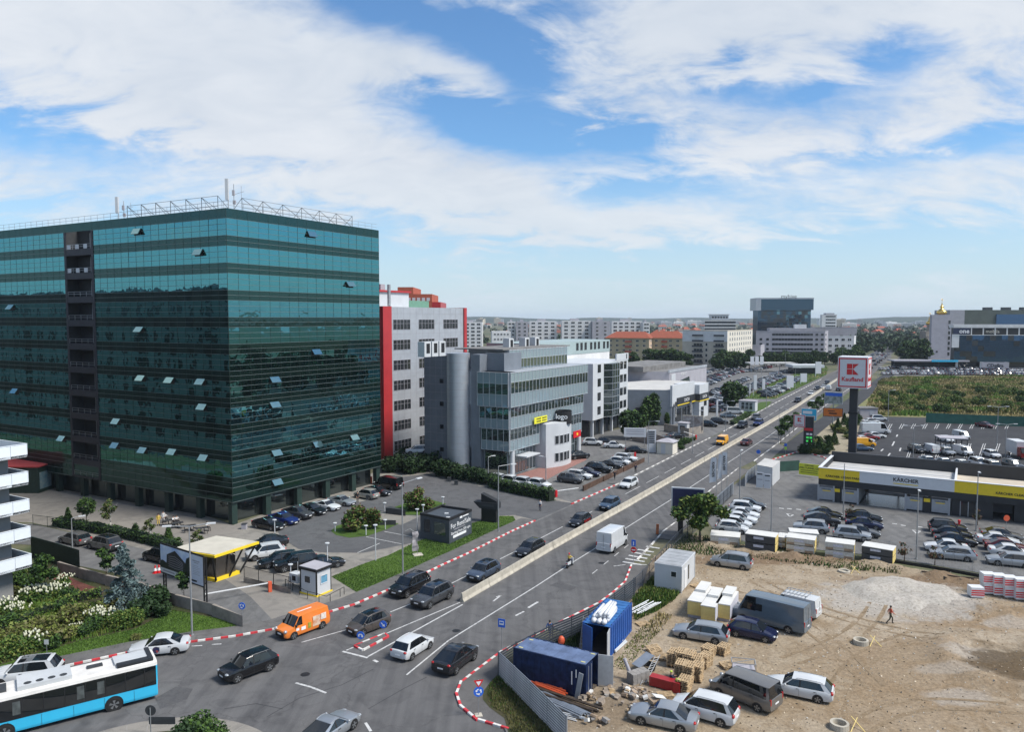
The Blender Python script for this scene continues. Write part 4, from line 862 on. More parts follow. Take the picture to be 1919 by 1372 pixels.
d2=G(1254,770);d2.z=0;zt8=Zat(697,d2.y);f8=Fac(d2,33,d2);f8l=Fac(d2-AZ(100)*30,100,d2)
t=thing('low_showroom','long low grey showroom with slanted shop window and flat roof','showroom',d2)
q=MB();q.prism([f8.p(0,0),f8.p(34,0),f8.p(34,0,-24),f8l.p(-10,0,-22),f8l.p(-10,0)],3.0,zt8,0,1);q.build('wall',[M_LGREY,M_ROOF],t);q=MB();q.prism([f8.p(.5,0,-.8),f8.p(33,0,-.8),f8.p(33,0,-23),f8l.p(-10,0,-21),f8l.p(-10,0,-.8)],0,3.0);q.build('ground_floor',GL_DARK,t)
q=MB();a0=f8.p(1.5,3.1,.04);q.add([f8.p(1,2.8,.04),f8.p(20,2.8,.04),f8.p(17,zt8-2.4,.04),f8.p(1,zt8-4.0,.04)],[(0,1,2,3)]);q.build('shop_window',GL_GREY,t)
q=MB();f8.box(q,-.5,34,-.3,.15,zt8-.3,zt8+.5);q.build('parapet',M_ALU,t)
q=MB();f8.box(q,-6,30,-20,-6,zt8+.01,zt8+1.6);q.build('roof_upstand',M_ROOF,t)
text('fascia_lettering','RENAULT',1.2,M_TXT,t,f8.p(12,zt8-1.3,.06),face_rot(123));q=MB();f8.box(q,1,4.5,.1,.2,zt8-3.0,zt8-.8);q.build('brand_panel',M_WPAN,t)
# ---------------------------------------------------------------- car wash
k0=G(1533,938);k0.z=0;fk=Fac(k0,121.5,k0);KZ=5.1;KL,KD=44.0,12.5
t=thing('car_wash','charcoal car wash hall with yellow and white fascia','car wash',k0)
def kb(name,a0,a1,o0,o1,z0,z1,m,par=None):q_=MB();fk.box(q_,a0,a1,o0,o1,z0,z1);return q_.build(name,m,par or t)
ah=lambda x:fk.hit(x,940)[0]
kb('fascia_back',0,KL,-KD,-KD+.5,2.9,KZ+.7,M_CHAR);kb('fascia_side',0,.3,-KD+.5,-.3,2.9,KZ,M_CHAR);kb('fascia_side',KL-.3,KL,-KD+.5,-.3,2.9,KZ,M_CHAR);kb('fascia_band',0,KL,-.3,0,2.5,3.45,M_CHAR)
e1,e2=fk.hit(1611,890)[0],fk.hit(1789,905)[0]
kb('fascia_yellow',-.02,e1,-.32,.05,3.46,KZ,M_YEL);kb('fascia_white',e1,e2,-.32,.05,3.46,KZ,M_SIGNW);kb('fascia_yellow',e2,KL,-.32,.05,3.46,KZ,M_YEL)
kb('coping',-.1,KL,-.36,.12,KZ,KZ+.08,M_SIGNW);kb('coping',-.1,.35,-KD,-.36,KZ,KZ+.09,M_SIGNW)
e3=fk.hit(1790,895)[0];kb('roof',.3,e3,-KD+.5,-.36,3.9,4.15,M_ROOFL);kb('roof',e3,KL-.3,-KD+.5,-.36,3.6,3.85,mat('roof_sand',(.46,.40,.32),.9,var=.12,scale=.5,space='World'));kb('roof_divider',e3-.12,e3+.12,-KD+.5,-.36,3.5,4.9,M_SIGNW)
for k in range(4):kb('roof_seam',.35,e3-.15,-2.6-k*2.6,-2.54-k*2.6,4.15,4.20,M_SIGNW)
e4=ah(1783);kb('wall',e4,ah(1862),-KD+.6,-.4,0,2.9,M_CHAR);kb('wall',ah(1902),KL,-KD+.6,-.4,0,2.9,M_CHAR);kb('rear_wall',ah(1862),ah(1902),-6,-5.8,0,3.5,M_LGREY)
M_BAYP=mat('bay_panel',(.33,.34,.36),.5,var=.06)
for x0_,x1_ in((1534,1561),(1577,1605),(1698,1730),(1746,1777)):
 a0,a1=ah(x0_),ah(x1_);kb('bay_panel',a0,a1,-.2,-.12,.25,2.1,M_BAYP)
 kb('panel_stripe',a0+(a1-a0)*.25,a0+(a1-a0)*.8,-.115,-.10,1.55,1.68,M_YEL);text('panel_lettering','KÄRCHER',.3,M_INK,t,fk.p((a0+a1)/2,1.85,-.10),face_rot(211.5))
for x0_ in(1568,1737):a0=ah(x0_);kb('pay_station',a0-.55,a0+.55,-.5,-.1,0,2.3,M_CHAR);kb('pay_sign',a0-.4,a0+.4,-.09,-.05,1.6,2.1,M_YEL)
for x0_ in(1533,1562,1607,1697,1779):a0=ah(x0_);kb('column',a0-.13,a0+.13,-.28,-.05,0,2.52,M_BAYP)
for x0_ in(1562,1607,1697,1738):a0=ah(x0_);kb('bay_partition',a0-.05,a0+.05,-9,-.3,0,2.6,M_BAYP)
for k in range(5):kb('rear_post',1+k*4.5,1.25+k*4.5,-KD+.1,-KD+.35,0,2.9,M_CHAR)
a0,a1=ah(1800),ah(1830);d_=kb('door',a0,a1,-.38,-.33,.1,2.2,GL_DARK)
for a in(a0,(a0+a1)/2,a1):kb('door_frame',a-.05,a+.05,-.33,-.28,.1,2.2,M_BAYP)
for s_,a in(('KÄRCHER',(e1+e2)/2),):text('fascia_lettering',s_,.74,M_INK,t,fk.p(a,4.4,.07),face_rot(211.5),bold=True);kb('lettering_underline',a-1.6,a+1.6,.06,.07,3.8,3.92,M_YEL)
text('fascia_lettering','KÄRCHER CLEAN PARK',.45,M_INK,t,fk.p(3.4,3.95,.07),face_rot(211.5),bold=True);text('fascia_lettering','KÄRCHER CLEAN PARK',.45,M_INK,t,fk.p(fk.hit(1905,920)[0],3.95,.07),face_rot(211.5),bold=True)
kb('wet_floor',ah(1612),ah(1695),-9,-.4,.03,.04,mat('wet_concrete',(.10,.10,.10),.25,var=.3,scale=1,space='World'))
# ---- mid-distance buildings on the street grid
WM={};GL_NAVY=glass('glass_navy',(.12,.26,.46),(.006,.016,.05),.34);GL_TEAL=glass('glass_teal_far',(.26,.48,.56),(.01,.03,.04),.38)
def win(w,h,fm,gm,mull):
 k=(round(w,2),round(h,2),fm.name,gm.name,mull)
 if k not in WM:WM[k]=winmesh(w,h,fm,gm,mull,fr=.09,dep=.07)
 return WM[k]
def corner_block(name,label,px,yb,front,side,yt,wall,azs=(121,31),cat='apartment building',side_wall=None,roofm=None):
 """block whose near corner stands at a photo pixel; front runs left, side runs away"""
 k=G(px,yb);k.z=0;t_=thing(name,label,cat,k);zt=Zat(yt,k.y)
 ff=Fac(k-AZ(azs[0])*front,azs[0],k);fs_=Fac(k,azs[1],k)
 q_=MB();A,B_,C_=ff.p(0,0),Vector((0,0,0)),fs_.p(side,0);q_.prism([A,B_,C_,A+C_],0,zt,0,1);q_.build('wall',[wall,roofm or M_ROOF],t_)
 if side_wall:q2=MB();fs_.box(q2,0,side,-.3,.04,0,zt);q2.build('side_wall',side_wall,t_)
 q2=MB();ff.box(q2,-.1,front+.1,-.3,.12,zt,zt+.5);fs_.box(q2,.12,side,-.3,.12,zt,zt+.5);q2.build('parapet',wall,t_)
 return t_,ff,fs_,zt
def rows_of(f,parent,s0,s1,n,z0,z1,rows,w,h,fm=M_WREND,gm=GL_DARK,mull=1,off=.05,skip=None):
 me=win(w,h,fm,gm,mull)
 for r in range(rows):
  for k in range(n):
   if skip and skip(r,k):continue
   f.put('window',me,s0+(s1-s0)*(k+.5)/n,z0+(z1-z0)*r/rows+((z1-z0)/rows-h)*.5,off,parent)
t,ff,fs_,zt=corner_block('cream_apartment_block','six-storey cream apartment block with dark balconies beside the car lot',1362,690,26,58,621,M_BEIGE,side_wall=M_CREAM)  # side wall coloured paler than the front: its sunlit tone is painted in
for r in range(6):
 z=zt-3.1*(r+1)
 for a0,a1 in((6,12.5),(18.5,24.5)):
  b_=MB();ff.box(b_,a0,a1,.05,1.1,z,z+.15);b_=b_.build('balcony',M_WREND,t);r_=MB();ff.box(r_,a0,a1,1.05,1.1,z+.15,z+1.15);r_.build('railing',M_DGREY,b_);ff.put('window',win(a1-a0-1.4,2.1,M_WREND,GL_DARK,2),(a0+a1)/2,z+.2,.05,t)
 for a in(14.2,):ff.put('window',win(1.3,1.7,M_WREND,GL_DARK,0),a,z+.8,.05,t)
wl_=MB();ff.box(wl_,13,26.1,.02,.3,zt-6.0,zt);ff.box(wl_,0,13,.02,.1,zt-6.0,zt);wl_.build('upper_wall',M_WREND,t)
rows_of(fs_,t,3,55,10,zt-18.8,zt,6,1.6,1.9,M_WREND,GL_GREY,1)
t,ff,fs_,zt=corner_block('grey_office_block','four-storey lilac grey office with long window bands and dark ground floor',1545,671,47,22,622,M_LGREY,azs=(100,28),cat='office building')
q=MB();ff.box(q,-.05,47.1,.02,.35,0,4.4);q.build('ground_floor',GL_DARK,t)
for r in range(4):
 z=zt-3.5*(r+1)+.7;ff.put('window_band',win(28,1.7,M_LGREY,GL_DARK,12),25,z,.08,t)
 for a in(3.4,8,41.5,45.2):(r>0 or a>9)and ff.put('window',win(2.0,1.7,M_LGREY,GL_DARK,0),a,z,.08,t)
 fs_.put('window',win(6,1.7,M_WREND,GL_DARK,2),6,z,.08,t)
q=MB();ff.box(q,9.2,41,-12,.02,zt+.5,zt+2.4);q.build('setback_storey',M_LGREY,t);q=MB();ff.box(q,27,35,-8,-3,zt+2.41,zt+5.2);q.build('stair_house',M_WREND,t)
t,ff,fs_,zt=corner_block('white_dealership','small white three-storey dealership with dark windows and flag masts',1600,668,20,16,631,M_WREND,azs=(100,28),cat='office building')
rows_of(ff,t,1,19,4,1,zt,3,2.4,1.8,M_WREND,GL_DARK,1)
for k in range(3):MB().tube(ff.p(16+k*2.2,0,3),ff.p(16+k*2.2,zt+2,3),.15).build('flag_mast',M_WPAN,t)
t,ff,fs_,zt=corner_block('blue_glass_tower','tall dark blue glass office tower with overhanging white-rimmed crown',1518,652,46,24,576,M_DGREY,azs=(96,20),cat='office tower',roofm=M_ROOF)
zc=Zat(558,t.location.y)
for f_,L_,n_,base_ in((ff,46,16,0),):
 for r in range(10):
  for k in range(n_):f_.put('glass_pane',pane_me(L_/n_,zt/11,*((GL_BLUE,'bt1')if prng.random()<.5 else(GL_DARK,'bt0')if prng.random()<.6 else(GL_TEAL,'bt2')if prng.random()<.5 else(GL_BLUE,'bt1'))),(k+.5)*L_/n_,zt/11*(r+1),.12,t,prng.gauss(0,.003),prng.gauss(0,.004))
[(lambda q_:(ff.box(q_,0,46,.1,.4,zt/11*(r+1)-.25,zt/11*(r+1)+.25),q_.build('floor_edge',M_DGREY,t)))(MB())for r in range(10)];q=MB();ff.box(q,-5,48,-26,1.2,zt-2.5,zc-1.2);q.build('crown',GL_BLUE,t);q=MB();ff.box(q,-5.2,48.2,-26.2,1.4,zc-1.2,zc);q.build('crown_rim',M_ALU,t);q=MB();ff.box(q,-5.3,-.6,-26.2,1.3,zt-3.0,zc-1.2);q.build('crown_end',M_ALU,t)
q=MB();ff.box(q,-3.2,-.02,-22,.1,0,zt-2.5);q.build('side_fin',GL_BLUE,t)
text('roof_lettering','myhive',5.2,M_DGREY,t,ff.p(25,zc+1.2,1.5),(R(90),0,ff.rz),.15)
t,ff,fs_,zt=corner_block('banded_office','white and dark banded office block with setback top floors',1378,640,37,25,600,M_DGREY,azs=(95,15),cat='office building')
for r in range(5):q=MB();ff.box(q,-.5,37.5,-25,.6,zt-4.2*(r+1)+2.9,zt-4.2*(r+1)+4.25);q.build('floor_band',M_WREND,t)
q=MB();ff.box(q,8,29,-18,-3,zt+.5,zt+6.5);q.build('upper_floor',M_ALU,t);q=MB();ff.box(q,7,30,-19,-2.6,zt+6.5,zt+7.4);q.build('roof_cap',M_WREND,t)
rows_of(ff,t,8.5,28.5,6,zt+.6,zt+6.3,1,2.4,2.2,M_WREND,GL_DARK,0,off=-2.9)
t,ff,fs_,zt=corner_block('striped_office','slim white office with dark window stripes beyond the glass tower',1567,633,21,18,590,M_WREND,azs=(95,15),cat='office building')
for r in range(5):ff.put('window_band',win(14,2.0,M_WREND,GL_DARK,4),12.5,zt-4.6*(r+1)+1.2,.08,t)
q=MB();ff.box(q,6,18,-12,-1,zt+.5,zt+2.5);q.build('plant_room',M_LGREY,t)
t,ff,fs_,zt=corner_block('grey_warehouse','long windowless grey hall in front of the striped office',1605,650,60,30,614,M_LGREY,azs=(96,20),cat='hall')
t,ff,fs_,zt=corner_block('white_hall','small white gabled hall between cream apartments and lilac office',1425,680,10,14,648,M_LGREY,azs=(100,28),cat='hall')
# ---- residential blocks in the middle distance
def red_block(x,yb,w,yt,yr,lab):
 k=G(x,yb);k.z=0;t_=thing('red_roofed_block',lab,'apartment building',k);zt=Zat(yt,k.y);zr=Zat(yr,k.y)
 ff=Fac(k-AZ(112)*w,112,k);fs_=Fac(k,24,k);sd_=17
 A,C_=ff.p(0,0),fs_.p(sd_,0);MB().prism([A,Vector((0,0,0)),C_,A+C_],0,zt).build('wall',mat('render_tan',(.42,.34,.22),.9,var=.08,scale=.3,space='World'),t_)
 q2=MB();fs_.box(q2,0,sd_,-.3,.05,0,zt);q2.build('side_wall',mat('render_peach',(.56,.42,.30),.9,var=.06,scale=.3,space='World'),t_)
 e=1.0;c=[ff.p(-e,zt,e),fs_.p(-e,zt,e),fs_.p(sd_+e,zt,e),fs_.p(sd_+e,zt,-w-e)];m1=(c[0]+c[3])/2+ff.d*6;m2=(c[1]+c[2])/2-ff.d*6;m1.z=m2.z=zr
 rf2=MB().add(c+[m1,m2],[(0,1,5,4),(1,2,5),(2,3,4,5),(3,0,4)]);rf2=rf2.build('roof',M_TILE,t_)
 for k2 in range(3):p_=m1.lerp(m2,.2+.3*k2);MB().box(p_+Vector((0,0,.3)),(.9,.9,1.6)).build('chimney',M_BEIGE,rf2)
 rows_of(ff,t_,1,w-1,max(3,int(w/5)),.6,zt-.3,4,2.0,1.4,M_WREND,GL_DARK,1);rows_of(fs_,t_,1,sd_-1,4,.6,zt-.3,4,1.5,1.4,M_WREND,GL_DARK,1)
 for r in range(4):q3=MB();ff.box(q3,w*.45,w*.6,.05,1.0,zt*(r+.12)/4,zt*(r+.5)/4);q3.build('balcony',M_BRICKR,t_)
red_block(1216,672,31,634,622,'tan four-storey block with red hipped roof next to the teal-topped office');red_block(1279,672,27,634,621,'tan four-storey block with red hipped roof next to the cream apartments')
for i,(x0_,x1_,yt,lab)in enumerate(((858,904,604,'distant white apartment block standing alone right of the red fin'),(951,966,603,'narrow distant white apartment block with stacked balconies'),(967,990,603,'distant pale grey apartment block between two white ones'),(992,1043,602,'broad distant white apartment block with paired dark windows'),(1053,1107,601,'broad distant white apartment block with a tall grey side stair'),(1110,1143,602,'distant pale grey apartment block with small windows'),(1146,1202,602,'broad distant white apartment block above the red hipped roofs'),(1205,1217,604,'slim white stair block at the end of the apartment row'))):
 k=G(x0_,658+(i%3));k.z=0;t=thing('far_apartment_block',lab,'apartment building',k);W_=(G(x1_,658+(i%3))-k).length;zt=Zat(yt,k.y);f_=Fac(k,90,k)
 q=MB();f_.box(q,0,W_,-16,0,0,zt);q.build('wall',M_LGREY if i in(2,5)else M_WREND,t)
 n_=max(2,int(W_/5));rows_of(f_,t,.6,W_-.6,n_,zt-22,zt-.2,7,3.1 if n_>3 else 2.0,1.6,M_WREND,GL_DARK,1,off=.05)
 q=MB();f_.box(q,W_*.3,W_*.6,-10,-4,zt,zt+1.8);q.build('lift_house',M_LGREY,t)
k=G(922,668);k.z=0;t=thing('far_white_house','low white building in front of the distant apartment row','building',k);f_=Fac(k,85,k);q=MB();f_.box(q,0,14,-12,0,0,Zat(621,k.y));q.build('wall',M_WREND,t);rows_of(f_,t,1,13,5,Zat(650,k.y),Zat(622,k.y),3,1.4,1.3)
# ---- glass commercial block with sign band, grey slab, church
k=G(1787,692);k.z=0;t=thing('commercial_glass_block','dark ribbon-glazed commercial block with a white roof edge and sign band','office building',k);f9=Fac(k,99,k);zt=Zat(614,k.y);L_=60
q=MB();f9.box(q,0,L_,-5,-.2,4.2,zt);q.build('wall',M_DGREY,t)
for r in range(5):
 for j in range(20):f9.put('glass_pane',pane_me(3.0,(zt-8.4)/5,*((GL_NAVY,'cb1')if prng.random()<.75 else(GL_DARK,'cb0'))),1.5+j*3.0,4.2+(zt-8.4)/5*r,-.1,t,prng.gauss(0,.004),prng.gauss(0,.005))
for r in range(13):q=MB();z=6.0+(zt-10)*r/12;f9.box(q,0 if r>3 else 14,L_,0,.07,z,z+.09);q.build('ledge',M_DGREY,t)
q=MB();f9.box(q,-1,L_,-5.5,.5,zt-.1,zt+1.7);q.build('roof_edge',M_WREND,t);q=MB();f9.box(q,-1,7.5,.1,.4,zt-3.6,zt+1.3);q.build('sign_board',mat('sign_navy',(.012,.02,.06),.5,var=.05),t);q=MB();f9.box(q,7.5,L_,.0,.2,zt-3.9,zt-.15);q.build('sign_band',M_INK,t);q=MB();f9.box(q,-1,L_,.1,.5,zt-4.2,zt-3.9);q.build('ledge',M_WREND,t)
text('sign_lettering','one',3.4,M_TXT,t,f9.p(4.6,zt-2.0,.45),(R(90),0,f9.rz),.05,bold=True);text('sign_lettering','one',1.4,M_TXT,t,f9.p(1.2,zt+.3,.45),(R(90),0,f9.rz),.05);text('sign_lettering','mobila',2.6,M_CREAM,t,f9.p(19,zt-2.1,.3),(R(90),0,f9.rz),.05)
for j in range(9):q=MB();f9.box(q,8+j*6,8.6+j*6,.2,.3,zt-3.9,zt-.2);q.build('band_divider',M_WREND,t)
q=MB();f9.box(q,-1.5,2.2,.0,.3,12,zt-3.7);q.build('vertical_sign',M_WREND,t)
q=MB();f9.box(q,14,28,-1,.2,0,4.1);q.build('shop_sign',M_LGREY,t);text('sign_lettering','CDefira',2.6,M_CHAR,t,f9.p(21,2.2,.25),(R(90),0,f9.rz),.05,bold=True)
for j in range(6):q=MB();f9.box(q,1+j*12.5,2.2+j*12.5,-.9,-.0,0,4.2);q.build('pillar',M_WREND,t)
q=MB();f9.box(q,2,L_,-5,-3,0,4.2);q.build('ground_floor',GL_DARK,t)
k=G(1744,672);k.z=0;t=thing('blank_grey_slab','blank grey slab building with one small window in front of gilded domes','building',k);fa_=Fac(k,96,k);zt=Zat(590,k.y)
q=MB();fa_.box(q,0,10.6,-3.5,0,0,zt);q.build('wall',M_LGREY,t);fa_.put('window',win(1.3,1.2,M_DGREY,GL_DARK,0),3.9,4.2,.03,t)
q=MB();fa_.box(q,10.62,13.5,-4,-1,0,zt);q.build('side_bay',M_LGREY,t)
for r in range(7):fa_.put('window',win(1.8,2.6,M_WREND,GL_DARK,0),12.1,2+r*3.7,-.95,t)
ch=G(1762,664);ch.z=0;t=thing('church','grey church with two gilded onion domes and crosses','church',ch);MB().box((6,10,9),(26,16,18)).build('wall',M_STONE,t)
def dome(p,zb_,r,zc_,par):
 MB().lathe([(r*.95,zb_-6),(r*.95,zb_)],20,p).build('drum',M_STONE,par,smooth=True,angle=40)
 pr=[(r*.98,0),(r*1.2,.15*r),(r*1.28,.45*r),(r*1.15,.8*r),(r*.8,1.1*r),(r*.45,1.4*r),(r*.32,1.65*r),(r*.30,1.75*r),(r*.5,1.82*r),(r*.5,1.95*r),(r*.3,2.1*r),(r*.16,2.6*r),(.12,3.0*r)]
 d__=MB().lathe([(a,b_+zb_)for a,b_ in pr],24,p).build('dome',M_GOLD,par,smooth=True,angle=45);tp=Vector(p)+Vector((0,0,zb_+3.0*r))
 c_=MB();c_.tube(tp,tp+Vector((0,0,zc_)),.14);c_.tube(tp+Vector((-.9,0,zc_*.7)),tp+Vector((.9,0,zc_*.7)),.13);c_.tube(tp+Vector((-.5,0,zc_*.85)),tp+Vector((.5,0,zc_*.85)),.12);c_.build('cross',M_GOLD,d__)
Yc=ch.y;dome((0,0,0),Zat(589,Yc),3.0,3.2,t);dome(Vector((G(1739,664).x-ch.x,-1,0)),Zat(608,Yc),2.2,2.4,t)
MB().box((G(1736,664).x-ch.x,-2.5,9),(8.5,8,18)).build('bell_tower',M_STONE,t)
for r in range(4):MB().box((G(1736,664).x-ch.x,-6.55,4+r*3.6),(9.2,.5,.35)).build('cornice',M_BEIGE,t)
k=G(1790,660);k.z=0;t=thing('large_mixed_block','huge glass and green clad block behind the ribbon-glazed one','office building',k+Vector((0,60,0)));fb_=Fac(k+Vector((29,60,0)),95,k+Vector((0,60,0)));zt=Zat(581,k.y+60)
q=MB();fb_.box(q,13,160,-30,0,0,zt);q.build('wall',mat('clad_olive',(.07,.085,.07),.7,var=.15,scale=.1,space='World'),t);q=MB();fb_.box(q,0,12.9,-30,0,0,zt);q.build('white_wall',M_LGREY,t);q=MB();fb_.box(q,40,160,.0,1.0,zt-13,zt-4);q.build('ribbon_glazing',GL_NAVY,t)
for j in range(6):q=MB();fb_.box(q,34+j*16,40+j*16,-12,-6,zt,zt+2.5);q.build('roof_plant',M_DGREY,t)
# ---- canopy beside the far road
k=G(1710,692);k.z=0;t=thing('filling_station_canopy','low flat canopy with light blue edge by the far car park','canopy',k);f_=Fac(k,95,k);q=MB();f_.box(q,-10,30,-9,0,4.2,5.0);q.build('roof',M_LGREY,t);q=MB();f_.box(q,10,24,.02,.2,4.1,5.2);q.build('sign_edge',PAINT['cyan'],t)
for a in(-8,5,16,28):q=MB();f_.box(q,a,a+.5,-5,-4.5,0,4.2);q.build('column',M_DGREY,t)
q=MB();f_.box(q,-8,28,-8.8,-8.5,0,4.2);q.build('rear_wall',M_DGREY,t)
# ---- blank houses, blocks and trees of the far town
hm={}
HC=[(.42,.36,.28),(.5,.47,.42),(.34,.32,.31),(.55,.53,.50),(.30,.24,.19)]
for i in range(5):
 for j in range(2):
  m=MB();w,d_,h_=((12,10,6),(16,11,8))[j];m.bx(-w/2,w/2,-d_/2,d_/2,0,h_,0);e=.6
  m.add([(-w/2-e,-d_/2-e,h_),(w/2+e,-d_/2-e,h_),(w/2+e,d_/2+e,h_),(-w/2-e,d_/2+e,h_),(-w/2+2,0,h_+3.6),(w/2-2,0,h_+3.6)],[(0,1,5,4),(1,2,5),(2,3,4,5),(3,0,4)],1)
  for x in(-w*.3,0,w*.3):
   for z in(1.2,4.2)[:1+(h_>7)]:m.bx(x-.8,x+.8,-d_/2-.05,-d_/2,z,z+1.5,2)
  m.bx(w*.2,w*.2+.8,-.4,.4,h_+2,h_+4.4,3)
  hm[(i,j)]=m.mesh('house',[mat('house_wall_%d'%i,HC[i],.9,var=.1,scale=.2),mat('house_roof_%d'%(i%3),((.30,.08,.045),(.20,.075,.05),(.14,.10,.085))[i%3],.9,var=.15,scale=.5),GL_DARK,M_BRICKR])
hr=random.Random(5)
for n_ in range(170):
 x=hr.uniform(862,1748);y=597+40*hr.uniform(.14,1.0)**1.3;y=max(y,601.5)
 if 1427<x<1570 and y>618:continue
 if x>1560 and y>632:continue
 p=G(x,y);i,j=hr.randrange(5),hr.randrange(2)
 o=put('house',hm[(i,j)],None,(p.x,p.y,0),R(hr.uniform(-60,60)));s_=1+.25*(p.y>1500);o.scale=(s_,s_,hr.uniform(.9,1.2))
 tag(o,'small tiled-roof house among the trees of the distant town','house','houses of the distant town')
fbm={}
for i in range(3):
 m=MB();w,d_,h_=((40,14,22),(26,16,30),(60,20,14))[i];m.bx(-w/2,w/2,-d_/2,d_/2,0,h_,0)
 for r in range(int(h_/3.2)):
  m.bx(-w/2+1,w/2-1,-d_/2-.06,-d_/2,1.2+r*3.2,2.6+r*3.2,1)
 m.bx(-4,4,-3,3,h_,h_+2.4,0);fbm[i]=m
for n_ in range(70):
 x=hr.uniform(865,1560)if n_%4 else hr.uniform(1560,1735);y=hr.uniform(601.5,612)if n_%4 else hr.uniform(602,618);p=G(x,y);i=hr.randrange(3)
 if n_<3:fbm[n_]=fbm[n_].mesh('distant_block',[(M_WREND,M_BEIGE,M_LGREY)[n_],GL_DARK])
 i=n_ if n_<3 else i
 o=put('distant_block',fbm[i],None,(p.x,p.y,0),R(hr.uniform(-25,25)));o.scale=(1,1,hr.uniform(.7,1.15));tag(o,('pale slab block far off in the town','tan tower block far off in the town','long low grey block far off in the town')[i],'building',('pale slabs of the town','tan towers of the town','low grey blocks of the town')[i])
 # low wooded hills on the horizon
def hill(name,x0_,x1_,Y,zf,m):
 mb_=MB();n_=60;a=(x0_-CX)/F*Y;b_=(x1_-CX)/F*Y;rows_=[]
 for k_ in range(n_+1):
  u=k_/n_;x=lerp(a,b_,u);h_=zf(u)
  for d_,s_ in((0,0),(350,.72),(800,1),(1700,0)):rows_.append((x*(1+d_/Y),Y+d_,h_*s_-(1 if s_==0 else 0)))
 mb_.add(rows_,[(k_*4+j,k_*4+4+j,k_*4+5+j,k_*4+1+j)for k_ in range(n_)for j in range(3)]);return struct(name,mb_,m,smooth=True)
M_WOOD=ground_mat('woodland_far',(.030,.048,.026),(.045,.062,.03),(.022,.035,.02),big=.004,fine=.03)
hill('hill',1520,2300,4200,lambda u:43*min(1,u*5)*(1+.10*math.sin(u*21)),M_WOOD);hill('hill',300,1180,4600,lambda u:38*min(1,(1-u)*4)*(1+.1*math.sin(u*30)),M_WOOD);hill('hill',1080,1560,5200,lambda u:32*(1+.12*math.sin(u*17)),M_WOOD)
# ---------------------------------------------------------------- traffic and parked cars
RD=31.0
def wcar(kind,color,f,r,side,label,az_=None,**k):
 p,a=by_wheels(f,r,side,kind);a=az_ if az_ is not None else a;return car(kind,color,p,a,label,**k)
def pcar(kind,color,x,y,az_,label,small=False,**k):
 p=G(x,y);return(small_car if small else car)(kind,color,(p.x,p.y,.03),az_,label,**k)
 # on the road
pcar('sedan','white',300,1224,-104,'white saloon with a round dark door logo ahead of the bus')
pcar('bigsuv','white',50,1278,-105,'white SUV with glass roof beside the blue bus',sunroof=True)
wcar('suv','black',(444,1281),(506,1259),'L','black SUV with chrome roof rails behind the bus',az_=-137)
wcar('city','brown',(676,1193),(722,1179),'L','two-tone black and bronze city car by the traffic island',az_=-139,sunroof=True)
wcar('bigsuv','black',(766,1122),(797,1103),'L','black boxy SUV beside the red and white kerb',az_=-148)
wcar('bigsuv','grey',(804,1142),(842,1124),'L','grey SUV with chrome sills at the start of the concrete barrier',az_=-147,sunroof=True)
wcar('suv','bluegrey',(904,1092),(932,1078),'L','blue-grey SUV alone beside the concrete barrier',az_=-148,rails=False,sunroof=True)
wcar('wagon','dark',(993,1045),(1016,1032),'L','dark grey estate car beside the concrete barrier',az_=-149)
b_=wcar('hatch','dark',(1092,988),(1103,981.5),'L','black hatchback with red side panels beside the barrier',az_=-149)
for s_ in(1,-1):MB().box((-.35,s_*.9,.62),(1.9,.03,.34)).build('side_panel',PAINT['red'],b_)
wcar('suv','steel',(1146,958.5),(1159,951),'L','pale blue SUV following the red-sided hatchback',az_=-149)
wcar('wagon','white',(1181,917),(1193,910),'L','white estate car passing the office car park',az_=-149)
wcar('hatch','white',(804,1215),(774,1239),'R','white hatchback with black roof bars leaving the roundabout',az_=29)
wcar('fast','dark',(886,1236),(859,1266),'R','dark grey sloping-roof SUV beside the bus stop sign',az_=27,sunroof=True)
pcar('coupe','silver',619,1380,28,'silver coupe circling the roundabout')
v_=wcar('van','white',(1172.6,1021),(1150,1038),'R','tall white panel van driving ahead of the scooter',az_=30,cat='van',name='panel_van')
pcar('smallvan','yellow',1353,833,-150,'yellow courier van coming down beside the barrier',cat='van',name='courier_van')
pcar('sedan','maroon',1399,834,31,'dark red saloon passing the yellow van')
pcar('bigsuv','black',1391,802,-150,'black SUV ahead of the bright blue SUV');pcar('bigsuv','blue',1421,798,-150,'bright blue SUV close to the barrier');pcar('suv','grey',1417,787,-150,'grey SUV behind the black one near the dealer hedge')
pcar('suv','dark',1495,754,-150,'dark pickup-like SUV on the empty stretch of road',small=True);pcar('sedan','white',1520,740,-150,'white saloon on the road by the grass verge',small=True);pcar('mpv','white',1523,760,31,'white van half hidden by roadside saplings',small=True,cat='van',name='panel_van');pcar('smallvan','white',1553,731,31,'white minivan beside the tall pylon sign',small=True,cat='van',name='panel_van');pcar('hatch','white',1543,728,-150,'white hatchback meeting the minivan by the pylon sign',small=True)
